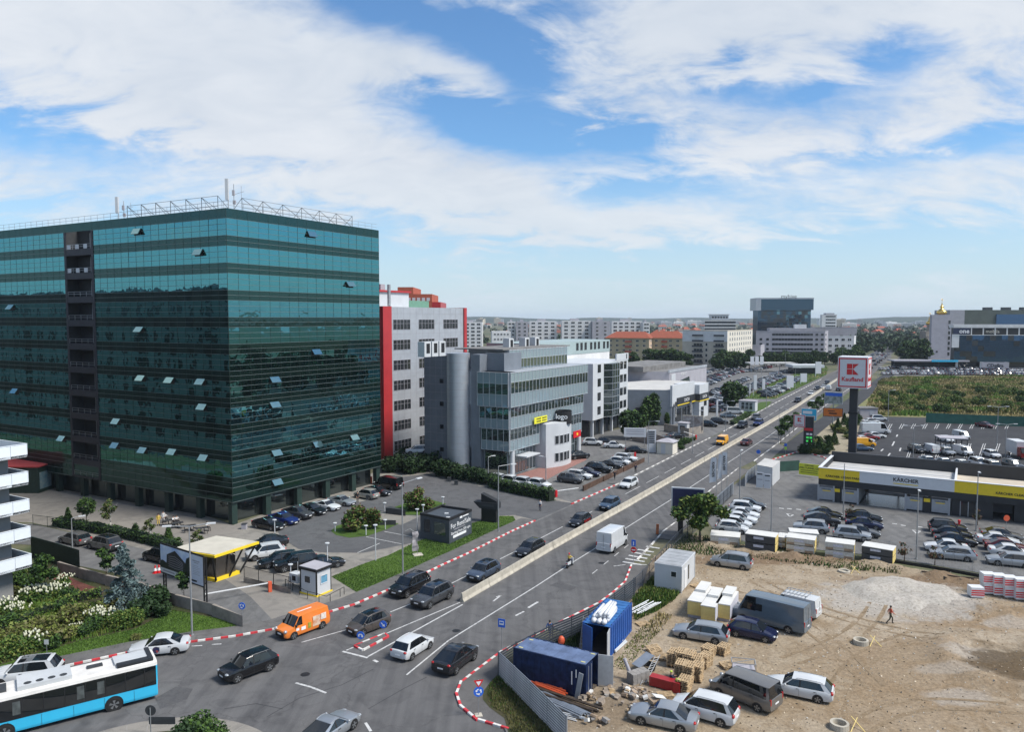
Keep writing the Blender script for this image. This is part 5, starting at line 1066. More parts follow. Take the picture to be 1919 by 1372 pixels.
# orange delivery van with printed sides
ov,oa=by_wheels((549,1199),(604,1179.5),'L','smallvan')
ov=car('smallvan','orange',ov,-141,'orange delivery van with printed food pictures',cat='van',name='delivery_van')
for s_ in(1,):
 def pr(x,z,w,h,m,nm='printed_panel',y=.914):MB().box((x,s_*y,z),(w,.012,h)).build(nm,m,ov)
 pr(-.85,1.0,.8,.9,mat('print_cream',(.66,.58,.46),.5,c2=(.5,.2,.1),scale=2.5));pr(-1.6,1.2,.55,.55,mat('print_pale',(.7,.62,.55),.5,var=.2,scale=5));pr(-.1,.82,.3,.5,mat('print_green',(.12,.25,.03),.5,c2=(.5,.35,.05),scale=6));pr(.55,.75,.45,.3,M_TXT);pr(1.15,.8,.3,.22,M_TXT)
MB().box((-.2,0,1.958),(1.5,.12,.006)).build('printed_line',M_TXT,ov)
# round logo of the saloon
lg=[o for o in sc.objects if o.get('label','').startswith('white saloon with a round')][0]
MB().lathe([(.001,0),(.27,0)],20,axis='y').build('round_logo',mat('logo_navy',(.02,.025,.07),.4,c2=(.35,.05,.05),scale=4,lo=.55,hi=.6),lg,loc=(.12,.935,.62))
# rows in front of the green tower
for k_,c_,x,y,a_,lab in(('sedan','black',503,991,118,'black saloon at the corner column of the green tower'),('sedan','blue',531,981,118,'royal blue saloon in the row under the tower'),('fast','grey',558,971,118,'grey saloon between the royal blue and a black car'),('sedan','black',584,963,118,'black saloon beside the white sports car'),('coupe','white',611,955,118,'white sports car with black roof under the tower'),('coupe','silver',640,946,118,'silver sports coupe under the tower'),('hatch','beige',687,934,-60,'pale hatchback parked nose-in by the tower door'),('sedan','black',707,928,118,'black saloon between pale hatchback and black van'),('minibus','black',728,916,-60,'black passenger van at the end of the tower row')):
 pcar(k_,c_,x,y,a_,lab)
for k_,c_,x,y,lab in(('sedan','dark',503,1026,'dark saloon furthest from the road in the row by the guard hut'),('suv','white',498,1046,'white SUV among black cars beside the yellow pavilion'),('wagon','black',524,1060,'black estate with silver trim beside the white SUV'),('bigsuv','black',556,1066,'black SUV in the row behind the guard hut fence'),('coupe','dark',607,1064,'dark green coupe parked behind the guard hut')):
 pcar(k_,c_,x,y,-118 if k_!='coupe' else 62,lab)
wcar('wagon','taupe',(116,1019),(140,1025),'L','grey estate car in the side street',az_=-61);wcar('bigsuv','taupe',(168,1030),(198,1037),'L','large grey SUV with black roof in the side street',az_=-61,sunroof=True);pcar('suv','black',300,1052,-61,'black car half hidden behind the billboard')
for x,y,c_,z,lab in((782,851,'white',2.6,'white SUV on the raised deck by the red fin'),(757,864,'silver',1.2,'silver car on the ramp behind dark bushes'),(806,843,'white',2.6,'white car at the edge of the raised deck'),(741,868,'white',1.2,'white car next to the red fin foot')):
 p=G(x,y,z);p.z=z;car('suv' if 'SUV' in lab else 'sedan',c_,p,-100,lab)
 # office car park
for k_,c_,x,y,a_,lab in(('hatch','white',936,905,125,'white hatchback furthest left behind the clipped hedge'),('hatch','white',960,908,125,'white hatchback second along the clipped hedge'),('hatch','white',984,911,125,'white hatchback third along the clipped hedge'),('hatch','white',1010,914,125,'white hatchback by the open end of the hedge'),('suv','grey',1069,905,118,'grey SUV first in the row by the car park barrier'),('wagon','white',1085,897,118,'white estate second in the office row'),('sedan','navy',1101,892,118,'dark blue saloon in the office row'),('bigsuv','black',1122,885,118,'black SUV in the middle of the office row'),('sedan','black',1144,877,118,'black saloon in the office row'),('hatch','white',1161,871,118,'white hatchback near the end of the office row'),('wagon','white',1172,864,118,'white estate at the end of the office row'),('fast','black',1084,860,62,'black coupe by the curved office entrance'),('suv','white',1110,835,100,'white SUV against the white panel office'),('sedan','dark',1133,832,100,'dark saloon beside the white SUV at the panel office'),('sedan','white',1151,840,100,'white saloon facing the round tree'),('sedan','black',1192,849,100,'black saloon in front of the low white wall'),('sedan','black',1266,822,60,'black saloon behind the little white kiosk'),('hatch','grey',1248,829,60,'grey hatchback beside the little white kiosk'),('bigsuv','black',1347,795,110,'black SUV in front of the car showroom'),('mpv','black',1328,800,110,'black people carrier at the showroom corner'),('sedan','slate',1364,783,100,'slate saloon by the white minibus'),('minibus','white',1377,776,100,'white minibus with dark windows at the showroom')):
 pcar(k_,c_,x,y,a_,lab)
 # car wash yard
for k_,c_,x,y,a_,lab in(('sedan','black',1404,953,112,'black saloon heading the row by the slatted fence'),('suv','white',1396,961,112,'white SUV with roof bars beside the black saloon'),('sedan','white',1391,971,112,'white saloon third from the lamp post by the fence'),('sedan','white',1386,980,112,'white saloon fourth from the lamp post by the fence'),('hatch','white',1379,989,112,'white hatchback fifth from the lamp post by the fence'),('hatch','white',1372,998,112,'white hatchback nearest the mesh fence corner'),('sedan','black',1545,971,112,'black saloon below the bare shrub'),('fast','dark',1540,983,112,'dark SUV in the middle yard row'),('suv','silver',1520,998,-68,'silver SUV above the stacked boards'),('sedan','black',1618,977,112,'black saloon beside the navy one'),('sedan','navy',1619,990,112,'navy saloon in the middle yard row'),('sedan','grey',1612,1005,112,'grey saloon behind the stacked boards'),('suv','silver',1596,1012,112,'silver SUV hidden behind the stacked boards'),('suv','dark',1775,998,112,'dark SUV by the red post in the yard'),('sedan','black',1783,1008,112,'black saloon next to the dark SUV'),('sedan','black',1790,1021,112,'black saloon beside the white one in the yard'),('sedan','white',1772,1034,-68,'white saloon behind the silver estate'),('wagon','silver',1785,1048,-68,'silver estate with door lettering against the mesh fence'),('sedan','taupe',1876,1011,112,'taupe saloon at the head of the outer yard row'),('sedan','white',1870,1021,112,'white saloon with black glass in the outer yard row'),('sedan','maroon',1885,1033,112,'maroon saloon in the outer yard row'),('sedan','white',1895,1044,112,'white saloon between the maroon car and the silver estate'),('wagon','silver',1893,1060,-68,'silver estate at the end of the outer yard row')):
 pcar(k_,c_,x,y,a_,lab)
 # supermarket car park
for k_,c_,x,y,a_,lab in(('mpv','white',1646,789,95,'white people carrier by the grey shed'),('sedan','white',1632,794,95,'white saloon beside the people carrier'),('sedan','silver',1638,801,95,'silver car behind the long white van'),('longvan','white',1640,813,95,'long white panel van in the supermarket row'),('sedan','white',1640,821,95,'white saloon in front of the long van'),('sedan','red',1628,824,95,'red car between white ones in the supermarket row'),('sedan','white',1618,829,95,'white car behind the yellow van'),('smallvan','yellow',1619,837,95,'yellow van with print in the supermarket row'),('sedan','steel',1614,845,95,'steel blue car by the pylon foot'),('suv','dark',1717,848,180,'dark pickup with white cargo among marked bays'),('smallvan','white',1743,849,0,'white van beside the dark pickup'),('suv','silver',1773,853,180,'silver SUV before the trolley shelter'),('smallvan','white',1805,853,180,'white van at the trolley shelter corner'),('hatch','white',1858,857,180,'white hatchback alone in the marked bays'),('smallvan','white',1801,823,180,'white van behind the trolley shelter'),('sedan','white',1772,828,180,'white saloon behind the trolley shelter'),('sedan','maroon',1846,801,160,'maroon car alone in the far bays'),('sedan','silver',1739,869,180,'silver car peeking over the wash roof'),('sedan','white',1770,873,180,'white car peeking over the wash roof'),('sedan','white',1802,876,180,'white roof showing behind the wash parapet'),('mpv','white',1834,874,180,'white van-like car behind the wash parapet'),('mpv','beige',1860,880,180,'beige car behind the sandy roof'),('suv','grey',1898,878,180,'grey SUV behind the sandy roof')):
 pcar(k_,c_,x,y,a_,lab,small=(k_ in('sedan','hatch')or y>868))
bt=thing('box_truck','red-cab truck with white cargo box in the supermarket car park','truck',G(1910,858),heading(190))
MB().bx(-3.2,1.2,-1.1,1.1,.9,3.4).build('cargo_box',M_WPAN,bt);MB().add([(1.3,-1.0,.5),(3.1,-1.0,.5),(3.1,1.0,.5),(1.3,1.0,.5),(1.3,-1.0,2.4),(2.4,-1.0,2.4),(2.4,1.0,2.4),(1.3,1.0,2.4),(3.05,-1.0,1.4),(3.05,1.0,1.4)],[(0,1,8,5,4),(1,2,9,8),(2,3,7,6,9),(3,0,4,7),(4,5,6,7)]).build('cab',PAINT['red'],bt);MB().add([(3.07,-.9,1.42),(3.07,.9,1.42),(2.46,.9,2.32),(2.46,-.9,2.32)],[(0,1,2,3)]).build('windshield',M_GLASS,bt)
for x in(2.4,-2.2):
 for y in(-.95,.95):w_=put('wheel',shape('van')['wheel'],bt,(x,y,.36));put('rim',shape('van')['rim'],w_)
 # construction site
wcar('mpv','silver',(1345,1063),(1391.6,1070),'L','silver people carrier alone on the gravel near the white cabin',az_=-63)
wcar('wagon','silver',(1283,1200),(1339,1209),'L','silver estate parked beside the wrapped board stacks',az_=-66)
wcar('hatch','navy',(1435,1207),(1376,1194),'R','dark blue hatchback in front of the long slate van',az_=120)
spv=wcar('longvan','slate',(1385,1160),(1481,1194),'L','long high slate-blue van on the gravel',az_=-50,cat='van',name='panel_van')
MB().box((1.05,1.005,1.75),(1.35,.03,.62)).build('side_window',M_GLASS,spv)
pv=pcar('smallvan','white',1487,1150,-50,'pale van with roof rack hidden behind the slate van',cat='van',name='service_van')
rk=MB()
for k in range(7):rk.tube((-1.4+.35*k,-.7,2.12),(-1.4+.35*k,.7,2.12),.03,n=4)
for s_ in(-.7,.7):rk.tube((-1.5,s_,2.12),(.8,s_,2.12),.035,n=4);rk.tube((-1.3,s_,1.85),(-1.3,s_,2.12),.03,n=4);rk.tube((.6,s_,1.85),(.6,s_,2.12),.03,n=4)
rk.build('roof_rack',M_STEEL,pv)
wcar('wagon','white',(1458,1300),(1524,1321),'L','white estate with black roof bars beside the taupe minibus',az_=-63)
wcar('minibus','taupe',(1349,1303),(1412,1337),'L','taupe minibus with dark side windows on the gravel',az_=-44,cat='van',name='minibus')
wcar('mpv','white',(1279,1343),(1348,1364),'L','white people carrier with red tail lamps beside the minibus',az_=-58)
wcar('sedan','silver',(1204,1361),(1274,1376),'L','silver saloon nearest the heap of pallets and rubble',az_=-66)
# city bus
b0=G(297,1303,.35);b1=G(31,1372,.35);ba=azim(b0,b1);bd=AZ(ba);bn_=Vector((-bd.y,bd.x,0));bc=b0+bd*6.0-bn_*1.27;bc.z=0
bus=thing('city_bus','sky blue city bus with white roof and dark windows','bus',bc,heading(ba));BL,BW,BH=6.0,1.27,3.0
m=MB();rs=[]
for x,w,zt in((BL,1.12,2.9),(BL-.15,1.24,2.95),(BL-.6,1.27,2.95),(-BL+.5,1.27,2.95),(-BL+.1,1.25,2.95),(-BL,1.15,2.9)):rs.append([(x,w*.97,.34),(x,w,.5),(x,w,1.22),(x,w*.985,2.6),(x,w*.95,zt-.12),(x,w*.85,zt),(x,-w*.85,zt),(x,-w*.95,zt-.12),(x,-w*.985,2.6),(x,-w,1.22),(x,-w,.5),(x,-w*.97,.34)])
n_=12;m.add([p for r in rs for p in r],[(i*n_+j,i*n_+j+1,(i+1)*n_+j+1,(i+1)*n_+j)for i in range(5)for j in range(11)]+[tuple(range(12))[::-1],tuple(60+k for k in range(12))])
m.m=[(1 if 3<=(q%11)<=7 else 0)for q in range(55)]+[0,0];m.build('body',[PAINT['cyan'],mat('bus_roof_white',(.62,.60,.57),.6,var=.12,scale=.8)],bus)
for s_ in(1,-1):MB().add([(-BL+.12,s_*1.285,1.2),(BL-.2,s_*1.285,1.2),(BL-.2,s_*1.262,2.62),(-BL+.12,s_*1.262,2.62)],[(0,1,2,3)[::s_*-1]]).build('window_band',M_GLASS,bus)
for k in range(9):MB().box((-BL+.9+k*1.25,1.29,1.92),(.05,.02,1.38)).build('window_post',M_INK,bus)
for k in(2,3,6):MB().box((-BL+1.2+k*1.25,1.284,1.95),(.45,.012,.9)).build('interior_panel',mat('bus_inner',(.07,.08,.08),.3,var=.4,scale=3),bus)
for k in range(6):MB().box((-BL+1.6+k*1.9,1.272,.75),(.02,.012,.75)).build('panel_seam',M_INK,bus)
MB().add([(BL+.01,-1.05,1.1),(BL+.01,1.05,1.1),(BL-.03,1.0,2.7),(BL-.03,-1.0,2.7)],[(0,1,2,3)]).build('windshield',M_GLASS,bus);MB().box((-BL-.01,0,2.1),(.03,2.1,1.0)).build('rear_window',M_GLASS,bus)
for x in(-BL+2.9,BL-2.6):
 for y in(1.17,-1.17):
  sc_=put('wheel',shape('van')['wheel'],bus,(x,y,.48));sc_.scale=(1.36,1.25,1.36);put('rim',shape('van')['rim'],sc_)
  MB().lathe([(.001,0),(.60,0)],20,axis='y').build('wheel_arch',M_INK,bus,loc=(x,1.279 if y>0 else-1.279,.5))
m=MB();m.bx(-BL+.25,-BL+.55,-1.1,1.1,2.95,3.18);m.bx(-BL+.55,-BL+2.6,.55,1.1,2.95,3.15);m.build('rear_housing',M_CHAR,bus);MB().bx(-BL+.55,-BL+2.7,-.9,.5,2.96,3.12).build('cooling_unit',PAINT['white'],bus)
MB().bx(-BL+3.4,-BL+4.4,-.45,.0,2.96,3.06).build('roof_hatch',M_DGREY,bus);MB().bx(-.6,2.6,-1.0,1.0,2.96,3.25).build('roof_unit',PAINT['white'],bus)
fm_=MB()
for k in range(4):fm_.lathe([(.001,3.256),(.24,3.256)],12,(-.1+k*.7,.62,0))
fm_.build('fan_grilles',M_DGREY,bus);MB().bx(3.2,4.6,-.6,.6,2.96,3.1).build('roof_hatch',M_DGREY,bus)
for s_ in(1,-1):MB().box((-BL-.01,s_*1.0,1.0),(.05,.18,.5)).build('taillight',M_TAIL,bus)
# ---- cars too far off to show parts: dealer lot, traffic, far car park
cr_=random.Random(21);CK=['sedan','hatch','suv','wagon','suv'];CC=['white']*6+['silver']*4+['grey']*3+['black']*4+['dark']*2+['navy','steel','maroon','red']
WORD=dict(white='white',silver='silver',grey='grey',black='black',dark='charcoal',navy='navy',steel='steel blue',maroon='maroon',red='red')
def far_row(x0_,y0_,x1_,y1_,n_,az_,where,grp,skip=.06):
 a,b_=G(x0_,y0_),G(x1_,y1_)
 for k in range(n_):
  if cr_.random()<skip:continue
  p=a.lerp(b_,k/max(1,n_-1));c_=cr_.choice(CC);small_car(cr_.choice(CK),c_,(p.x,p.y),az_+cr_.uniform(-2,2)+(180 if cr_.random()<.3 else 0),'%s car %s'%(WORD[c_],where),'%s %s'%(WORD[c_],grp))
far_row(1326,762,1368,735,9,95,'parked in rows on the dealer lot','cars on the dealer lot')
for x0_,y0_,x1_,y1_,n_ in((1320,716,1378,690,20),(1326,722,1388,695,20),(1330,742,1400,712,15),(1340,756,1450,706,24),(1346,764,1395,742,10),(1400,733,1465,708,18),(1430,739,1502,710,18),(1436,745,1470,731,8),(1320,700,1370,687,10),(1380,700,1440,690,10),(1450,702,1500,694,9),(1336,773,1366,765,6)):
 far_row(x0_,y0_,x1_,y1_,n_,112,'parked in rows on the dealer lot','cars on the dealer lot')
def road_x(y,u):
 def at(line):
  for p,q in zip(line,line[1:]):
   if q[1]<=y<=p[1]:return lerp(p[0],q[0],(p[1]-y)/max(.01,p[1]-q[1]))
  return line[-1][0]
 return lerp(at(LK),at(RK),u)
for k in range(64):
 D_=lerp(290,640,(k//4)/16)+cr_.uniform(0,14);y=HZ+28/D_*F;u=(.13,.34,.62,.85)[k%4];p=G(road_x(y,u),y);c_=cr_.choice(CC);inb=u<.5
 if cr_.random()<(.45 if D_<400 else .1):continue
 small_car(cr_.choice(CK),c_,(p.x,p.y),211 if inb else 31,'%s car in the distant stream of traffic'%WORD[c_],'%s cars in the distant traffic'%WORD[c_])
fc=MB()
def take(me,M_,cm):
 o_=len(fc.v);fc.v+=[tuple(M_@v.co)for v in me.vertices]
 for p in me.polygons:fc.f.append(tuple(i+o_ for i in p.vertices));fc.m.append(cm if p.material_index==0 else 6+p.material_index-1)
for x0_,y0_,x1_,y1_,n_ in((1655,702,1930,704,48),(1665,698,1930,700,46),(1690,692,1930,696,40),(1800,689,1930,692,26),(1650,694,1690,688,8),(1790,676,1760,684,6),(1720,676,1745,680,6)):
 a,b_=G(x0_,y0_),G(x1_,y1_)
 for k in range(n_):
  p=a.lerp(b_,k/(n_-1));kd=cr_.choice(['sedan','suv','hatch']);take(_joined[kd]if kd in _joined else _joined['sedan'],Matrix.Translation((p.x,p.y,0))@Matrix.Rotation(heading(10+cr_.uniform(-6,6)),4,'Z'),cr_.choice((0,0,0,1,1,2,3,3,4,5)))
tag(fc.build('car_park_mass',[PAINT[c_]for c_ in('white','silver','grey','black','dark','navy')]+[M_BLK,M_GLASS,M_TYRE,M_RIM,M_LAMP,M_TAIL,M_PLATE],smooth=True),'dense crowd of parked cars before the ribbon-glazed block','parked cars',kind='stuff')
# ---------------------------------------------------------------- vegetation
import numpy as np
def leafm(name,c,c2,scale=.8,rough=.65):
 m=mat(name,c,rough,var=.3,scale=scale,c2=c2,space='World',spec=.25,lo=.3,hi=.7)
 return m
LF_A=leafm('leaf_mid',(.030,.070,.012),(.075,.135,.024));LF_B=leafm('leaf_dark',(.012,.030,.010),(.030,.060,.018));LF_C=leafm('leaf_yellow',(.09,.13,.022),(.17,.19,.045));LF_O=leafm('leaf_olive',(.07,.075,.022),(.14,.13,.05));LF_S=leafm('needle_blue',(.075,.12,.12),(.16,.22,.22));LF_D=leafm('grass_dry',(.26,.21,.09),(.38,.31,.15));LF_G=leafm('grass_green',(.075,.145,.02),(.12,.205,.035));LF_W=mat('petal_white',(.50,.50,.37),.8,var=.15,scale=3);LF_X=leafm('leaf_far',(.016,.032,.014),(.032,.052,.020),.05);LF_T=leafm('twig_brown',(.10,.05,.03),(.16,.09,.05))
M_BARK=mat('bark',(.075,.055,.042),.95,var=.3,scale=6,bump=.4);M_BIRCH=mat('bark_white',(.50,.48,.44),.9,var=.3,scale=5)
vr=np.random.default_rng(8)
def quads(name,C_,S_,mats,mi,up=.35,aspect=1.6):
 """leaf faces with centres C_, sizes S_, random attitudes"""
 n_=len(C_);a=vr.normal(size=(n_,3));a[:,2]*=.7;a/=np.linalg.norm(a,axis=1)[:,None]
 nrm=vr.normal(size=(n_,3));nrm[:,2]=np.abs(nrm[:,2])+up;b_=np.cross(nrm,a);b_/=np.linalg.norm(b_,axis=1)[:,None]+1e-9
 s_=S_[:,None];k=np.array([1.0,aspect]);v=np.empty((n_,4,3));v[:,0]=C_-a*s_*k[1]/2;v[:,1]=C_+b_*s_/2;v[:,2]=C_+a*s_*k[1]/2;v[:,3]=C_-b_*s_/2
 return mesh_np(name,v.reshape(-1,3),n_,mats,mi)
def mesh_np(name,v,n_,mats,mi):
 me=bpy.data.meshes.new(name);me.vertices.add(len(v));me.vertices.foreach_set('co',v.astype(np.float32).ravel());me.loops.add(n_*4);me.loops.foreach_set('vertex_index',np.arange(n_*4,dtype=np.int32));me.polygons.add(n_)
 me.polygons.foreach_set('loop_start',np.arange(0,n_*4,4,dtype=np.int32));me.polygons.foreach_set('material_index',np.asarray(mi,dtype=np.int32))
 for m_ in mats:me.materials.append(m_)
 me.update(calc_edges=True);return me
def in_blobs(blobs,n_,shell=.55):
 """points spread through ellipsoids, thicker towards their surfaces"""
 vol=np.array([b_[3]*b_[4]*b_[5]for b_ in blobs])**.7;w=vr.choice(len(blobs),n_,p=vol/vol.sum());d=vr.normal(size=(n_,3));d/=np.linalg.norm(d,axis=1)[:,None]
 r=shell+(1-shell)*vr.random(n_)**.7;B_=np.array(blobs)[w];return B_[:,:3]+d*r[:,None]*B_[:,3:6]*(1+.12*vr.normal(size=n_))[:,None],w
def blob_set(n_,R_,h0,h1,r0,r1,seed):
 q=np.random.default_rng(seed);out=[]
 for k in range(n_):
  a=q.random()*6.28;d=R_*math.sqrt(q.random());z=h0+(h1-h0)*q.random();f=math.sqrt(max(.15,1-((z-(h0+h1)/2)/((h1-h0)/2+.01))**2));r=r0+(r1-r0)*q.random();out.append((d*math.cos(a)*f,d*math.sin(a)*f,z,r,r,r*.8))
 return out
def crown(name,blobs,n_,size,mats,dark=.35,shell=.5):
 C_,w=in_blobs(blobs,n_,shell);k=len(mats);mi=(vr.random(n_)<dark).astype(int)if k==2 else vr.integers(0,k,n_);mi=np.minimum(mi,k-1)
 return quads(name,C_,size*(.7+.6*vr.random(n_)),mats,mi)
def trunk(h,r,limbs,seed,m=M_BARK,spread=.5):
 q=random.Random(seed);mb_=MB();p=Vector((0,0,-.05));pts_=[p]
 for k in range(4):p=p+Vector((q.uniform(-.06,.06)*h*.3,q.uniform(-.06,.06)*h*.3,h/4));pts_.append(p)
 for k,(a,b_)in enumerate(zip(pts_,pts_[1:])):mb_.tube(a,b_,r*(1-k*.18),r*(1-(k+1)*.18),n=7)
 for k in range(limbs):
  a=pts_[2].lerp(pts_[4],k/max(1,limbs));t_=q.uniform(0,6.28);L_=h*q.uniform(.35,.6);mid_=a+Vector((math.cos(t_)*L_*spread*.6,math.sin(t_)*L_*spread*.6,L_*.45));e_=mid_+Vector((math.cos(t_+.3)*L_*spread*.5,math.sin(t_+.3)*L_*spread*.5,L_*.45));mb_.tube(a,mid_,r*.4,r*.25,n=5);mb_.tube(mid_,e_,r*.25,r*.08,n=5)
 return mb_.mesh('trunk',m,True)
TREES={}
TREES['walnut']=(trunk(3.0,.17,7,1,spread=.8),crown('crown',blob_set(24,2.9,2.5,5.7,.5,1.15,2),6500,.28,[LF_A,LF_B,LF_C,LF_A],shell=.3))
TREES['street']=(trunk(2.6,.09,5,3),crown('crown',blob_set(12,1.1,2.2,4.4,.45,.75,4),1500,.2,[LF_A,LF_B],.4))
TREES['sapling']=(trunk(1.9,.05,4,5),crown('crown',blob_set(9,.6,1.6,3.4,.3,.5,6),600,.2,[LF_A,LF_B],.5))
TREES['birch']=(trunk(2.4,.06,5,7,M_BIRCH),crown('crown',blob_set(12,.8,1.6,3.6,.3,.55,8),700,.16,[LF_O,LF_A],.5,shell=.2))
TREES['ball']=(trunk(1.8,.07,3,9),crown('crown',[(0,0,2.7,1.0,1.0,.95)],1500,.16,[LF_A,LF_B],.5,shell=.75))
TREES['big']=(trunk(4.5,.3,7,10,spread=.7),crown('crown',blob_set(22,3.4,3.0,9.0,1.2,2.0,11),2600,.62,[LF_A,LF_B,LF_B]))
TREES['big2']=(trunk(4.5,.3,7,12,spread=.7),crown('crown',blob_set(18,3.8,2.4,7.5,1.3,2.2,13),2600,.65,[LF_B,LF_B,LF_A]))
def cone_crown(n_,h,r,size,mats,z0=.25,dens=.6):
 z=vr.random(n_)**1.25;tier=np.floor(z*11)/11;rr__=r*(1-z)*(.75+.3*((z*11)%1<.5))+.06;a=vr.random(n_)*6.28;d=rr__*(dens+(1-dens)*vr.random(n_)**.5)*(1+.18*np.sin(a*7+tier*40));C_=np.stack([d*np.cos(a),d*np.sin(a),z0+z*(h-z0)-.12*d],1)
 return quads('crown',C_,size*(.6+.7*vr.random(n_)),mats,vr.integers(0,len(mats),n_),up=.1,aspect=2.6)
def branch_crown(n_b,per,h,r,size,mats):
 P_=[]
 for k in range(n_b):
  z=.35+(h-.5)*(k/n_b)**1.15;L_=(r*(1-z/h)**.85+.12)*(.55+.6*vr.random());a=vr.random()*6.28;t_=.12+.88*vr.random(per)**.7;s_=.05+.16*L_*(1-.5*t_)
  d=t_*L_;lat=vr.normal(size=per)*s_*.55;P_.append(np.stack([np.cos(a)*d-np.sin(a)*lat,np.sin(a)*d+np.cos(a)*lat,z+.22*d-.30*d*t_+vr.normal(size=per)*.05],1))
 P_=np.concatenate(P_);return quads('crown',P_,size*(.6+.7*vr.random(len(P_))),mats,vr.integers(0,len(mats),len(P_)),up=.1,aspect=2.6)
TREES['spruce']=(trunk(5.6,.10,0,14),branch_crown(130,48,6.5,2.7,.14,[LF_S,LF_S,leafm('needle_deep',(.03,.055,.05),(.07,.10,.095))]))
TREES['fir']=(trunk(1.6,.06,0,15),cone_crown(1300,2.6,.8,.13,[LF_B,LF_A]));TREES['cypress']=(trunk(1.2,.08,0,16),crown('crown',[(0,0,1.9,.75,.75,1.9)],1700,.2,[LF_B,LF_B,LF_A],shell=.7))
TREES['bush']=(trunk(.7,.06,5,17,spread=1.0),crown('crown',blob_set(14,.75,.35,1.1,.35,.6,18),1300,.15,[LF_A,LF_B],.45));TREES['bush_dark']=(trunk(.8,.06,5,19,spread=1.0),crown('crown',blob_set(14,.75,.3,1.3,.4,.65,20),1300,.17,[LF_B,LF_B]))
TREES['bush_olive']=(trunk(.5,.04,6,21,spread=1.2),crown('crown',blob_set(16,.8,.2,.8,.3,.5,22),1300,.14,[LF_O,LF_C],.5));TREES['ballbush']=(trunk(.5,.05,4,23),crown('crown',[(0,0,.65,.8,.8,.7)],1300,.12,[LF_A,LF_C],.4,shell=.8))
TREES['redbush']=(trunk(1.0,.07,7,24,spread=.9),crown('crown',blob_set(16,.9,.5,1.9,.35,.6,25),1700,.16,[LF_A,LF_A,LF_T,LF_C]));TREES['bare']=(trunk(1.2,.06,9,26,spread=.7),crown('crown',blob_set(10,.6,.8,2.0,.2,.4,27),220,.14,[LF_T,LF_B],.4))
def hydr():
 C_,w=in_blobs(blob_set(12,.85,.25,.85,.3,.45,30),1100,.4);me=quads('crown',C_,.14*(.7+.6*vr.random(1100)),[LF_A,LF_C],(vr.random(1100)<.3).astype(int));f=MB();q=random.Random(4)
 for k in range(32):a=q.uniform(0,6.28);d=1.15*math.sqrt(q.random());z=.75+.55*math.sqrt(max(0,1-(d/1.35)**2))+q.uniform(-.12,.1);f.ball((d*math.cos(a),d*math.sin(a),z),(.085,.085,.13),6,4)
 return me,f.mesh('blossoms',LF_W,True)
HYD=hydr()
def plant(kind,p,lab,grp=None,s_=1.0,sz=None,cat='tree',name='tree',rz=None,flowers=False):
 t_=thing(name,lab,cat,(p.x,p.y,p.z if len(p)>2 else 0),vr.random()*6.28 if rz is None else rz,grp);t_.scale=(s_,s_,s_ if sz is None else sz)
 if flowers:put('foliage',HYD[0],t_);put('blossoms',HYD[1],t_)
 else:put('trunk' if cat=='tree' else 'stems',TREES[kind][0],t_);put('crown' if cat=='tree' else 'foliage',TREES[kind][1],t_)
 return t_
plant('walnut',G(1311,1016),'broad leafy tree over the mesh fence in front of the billboard',s_=1.0)
plant('spruce',G(234,1142),'blue-grey spruce at the end of the garden',cat='tree',name='spruce_tree')
# garden by the apartment block
for x,y,s_,lab in((33,1078,1.1,'white hydrangea below the balcony'),(62,1128,1.15,'white hydrangea at the left of the big flowering clump'),(88,1124,1.15,'white hydrangea in the middle of the big flowering clump'),(108,1120,1.0,'white hydrangea at the path end of the flowering clump'),(8,1150,1.1,'white hydrangea beside the hedge line'),(34,1158,1.0,'white hydrangea with drooping heads by the hedge line'),(182,1168,1.05,'white hydrangea beside the round clipped bushes'),(200,1166,.9,'small white hydrangea touching a round clipped bush'),(58,1218,1.1,'white hydrangea next to the little garden sign'),(120,1098,.9,'white hydrangea beside the red path'),(144,1186,.6,'low white hydrangea near the lawn edge'),(282,1140,.6,'small pale hydrangea under the dark bushes')):plant('',G(x,y),lab,s_=s_,cat='shrub',name='hydrangea',flowers=True)
plant('street',G(85,1122),'leafy young tree in the garden beside the red path',s_=.95,cat='tree');plant('sapling',G(200,1092),'thin young tree by the low garden wall',s_=1.1);plant('sapling',G(345,1128),'thin white-stemmed tree beneath the billboard',s_=.9)
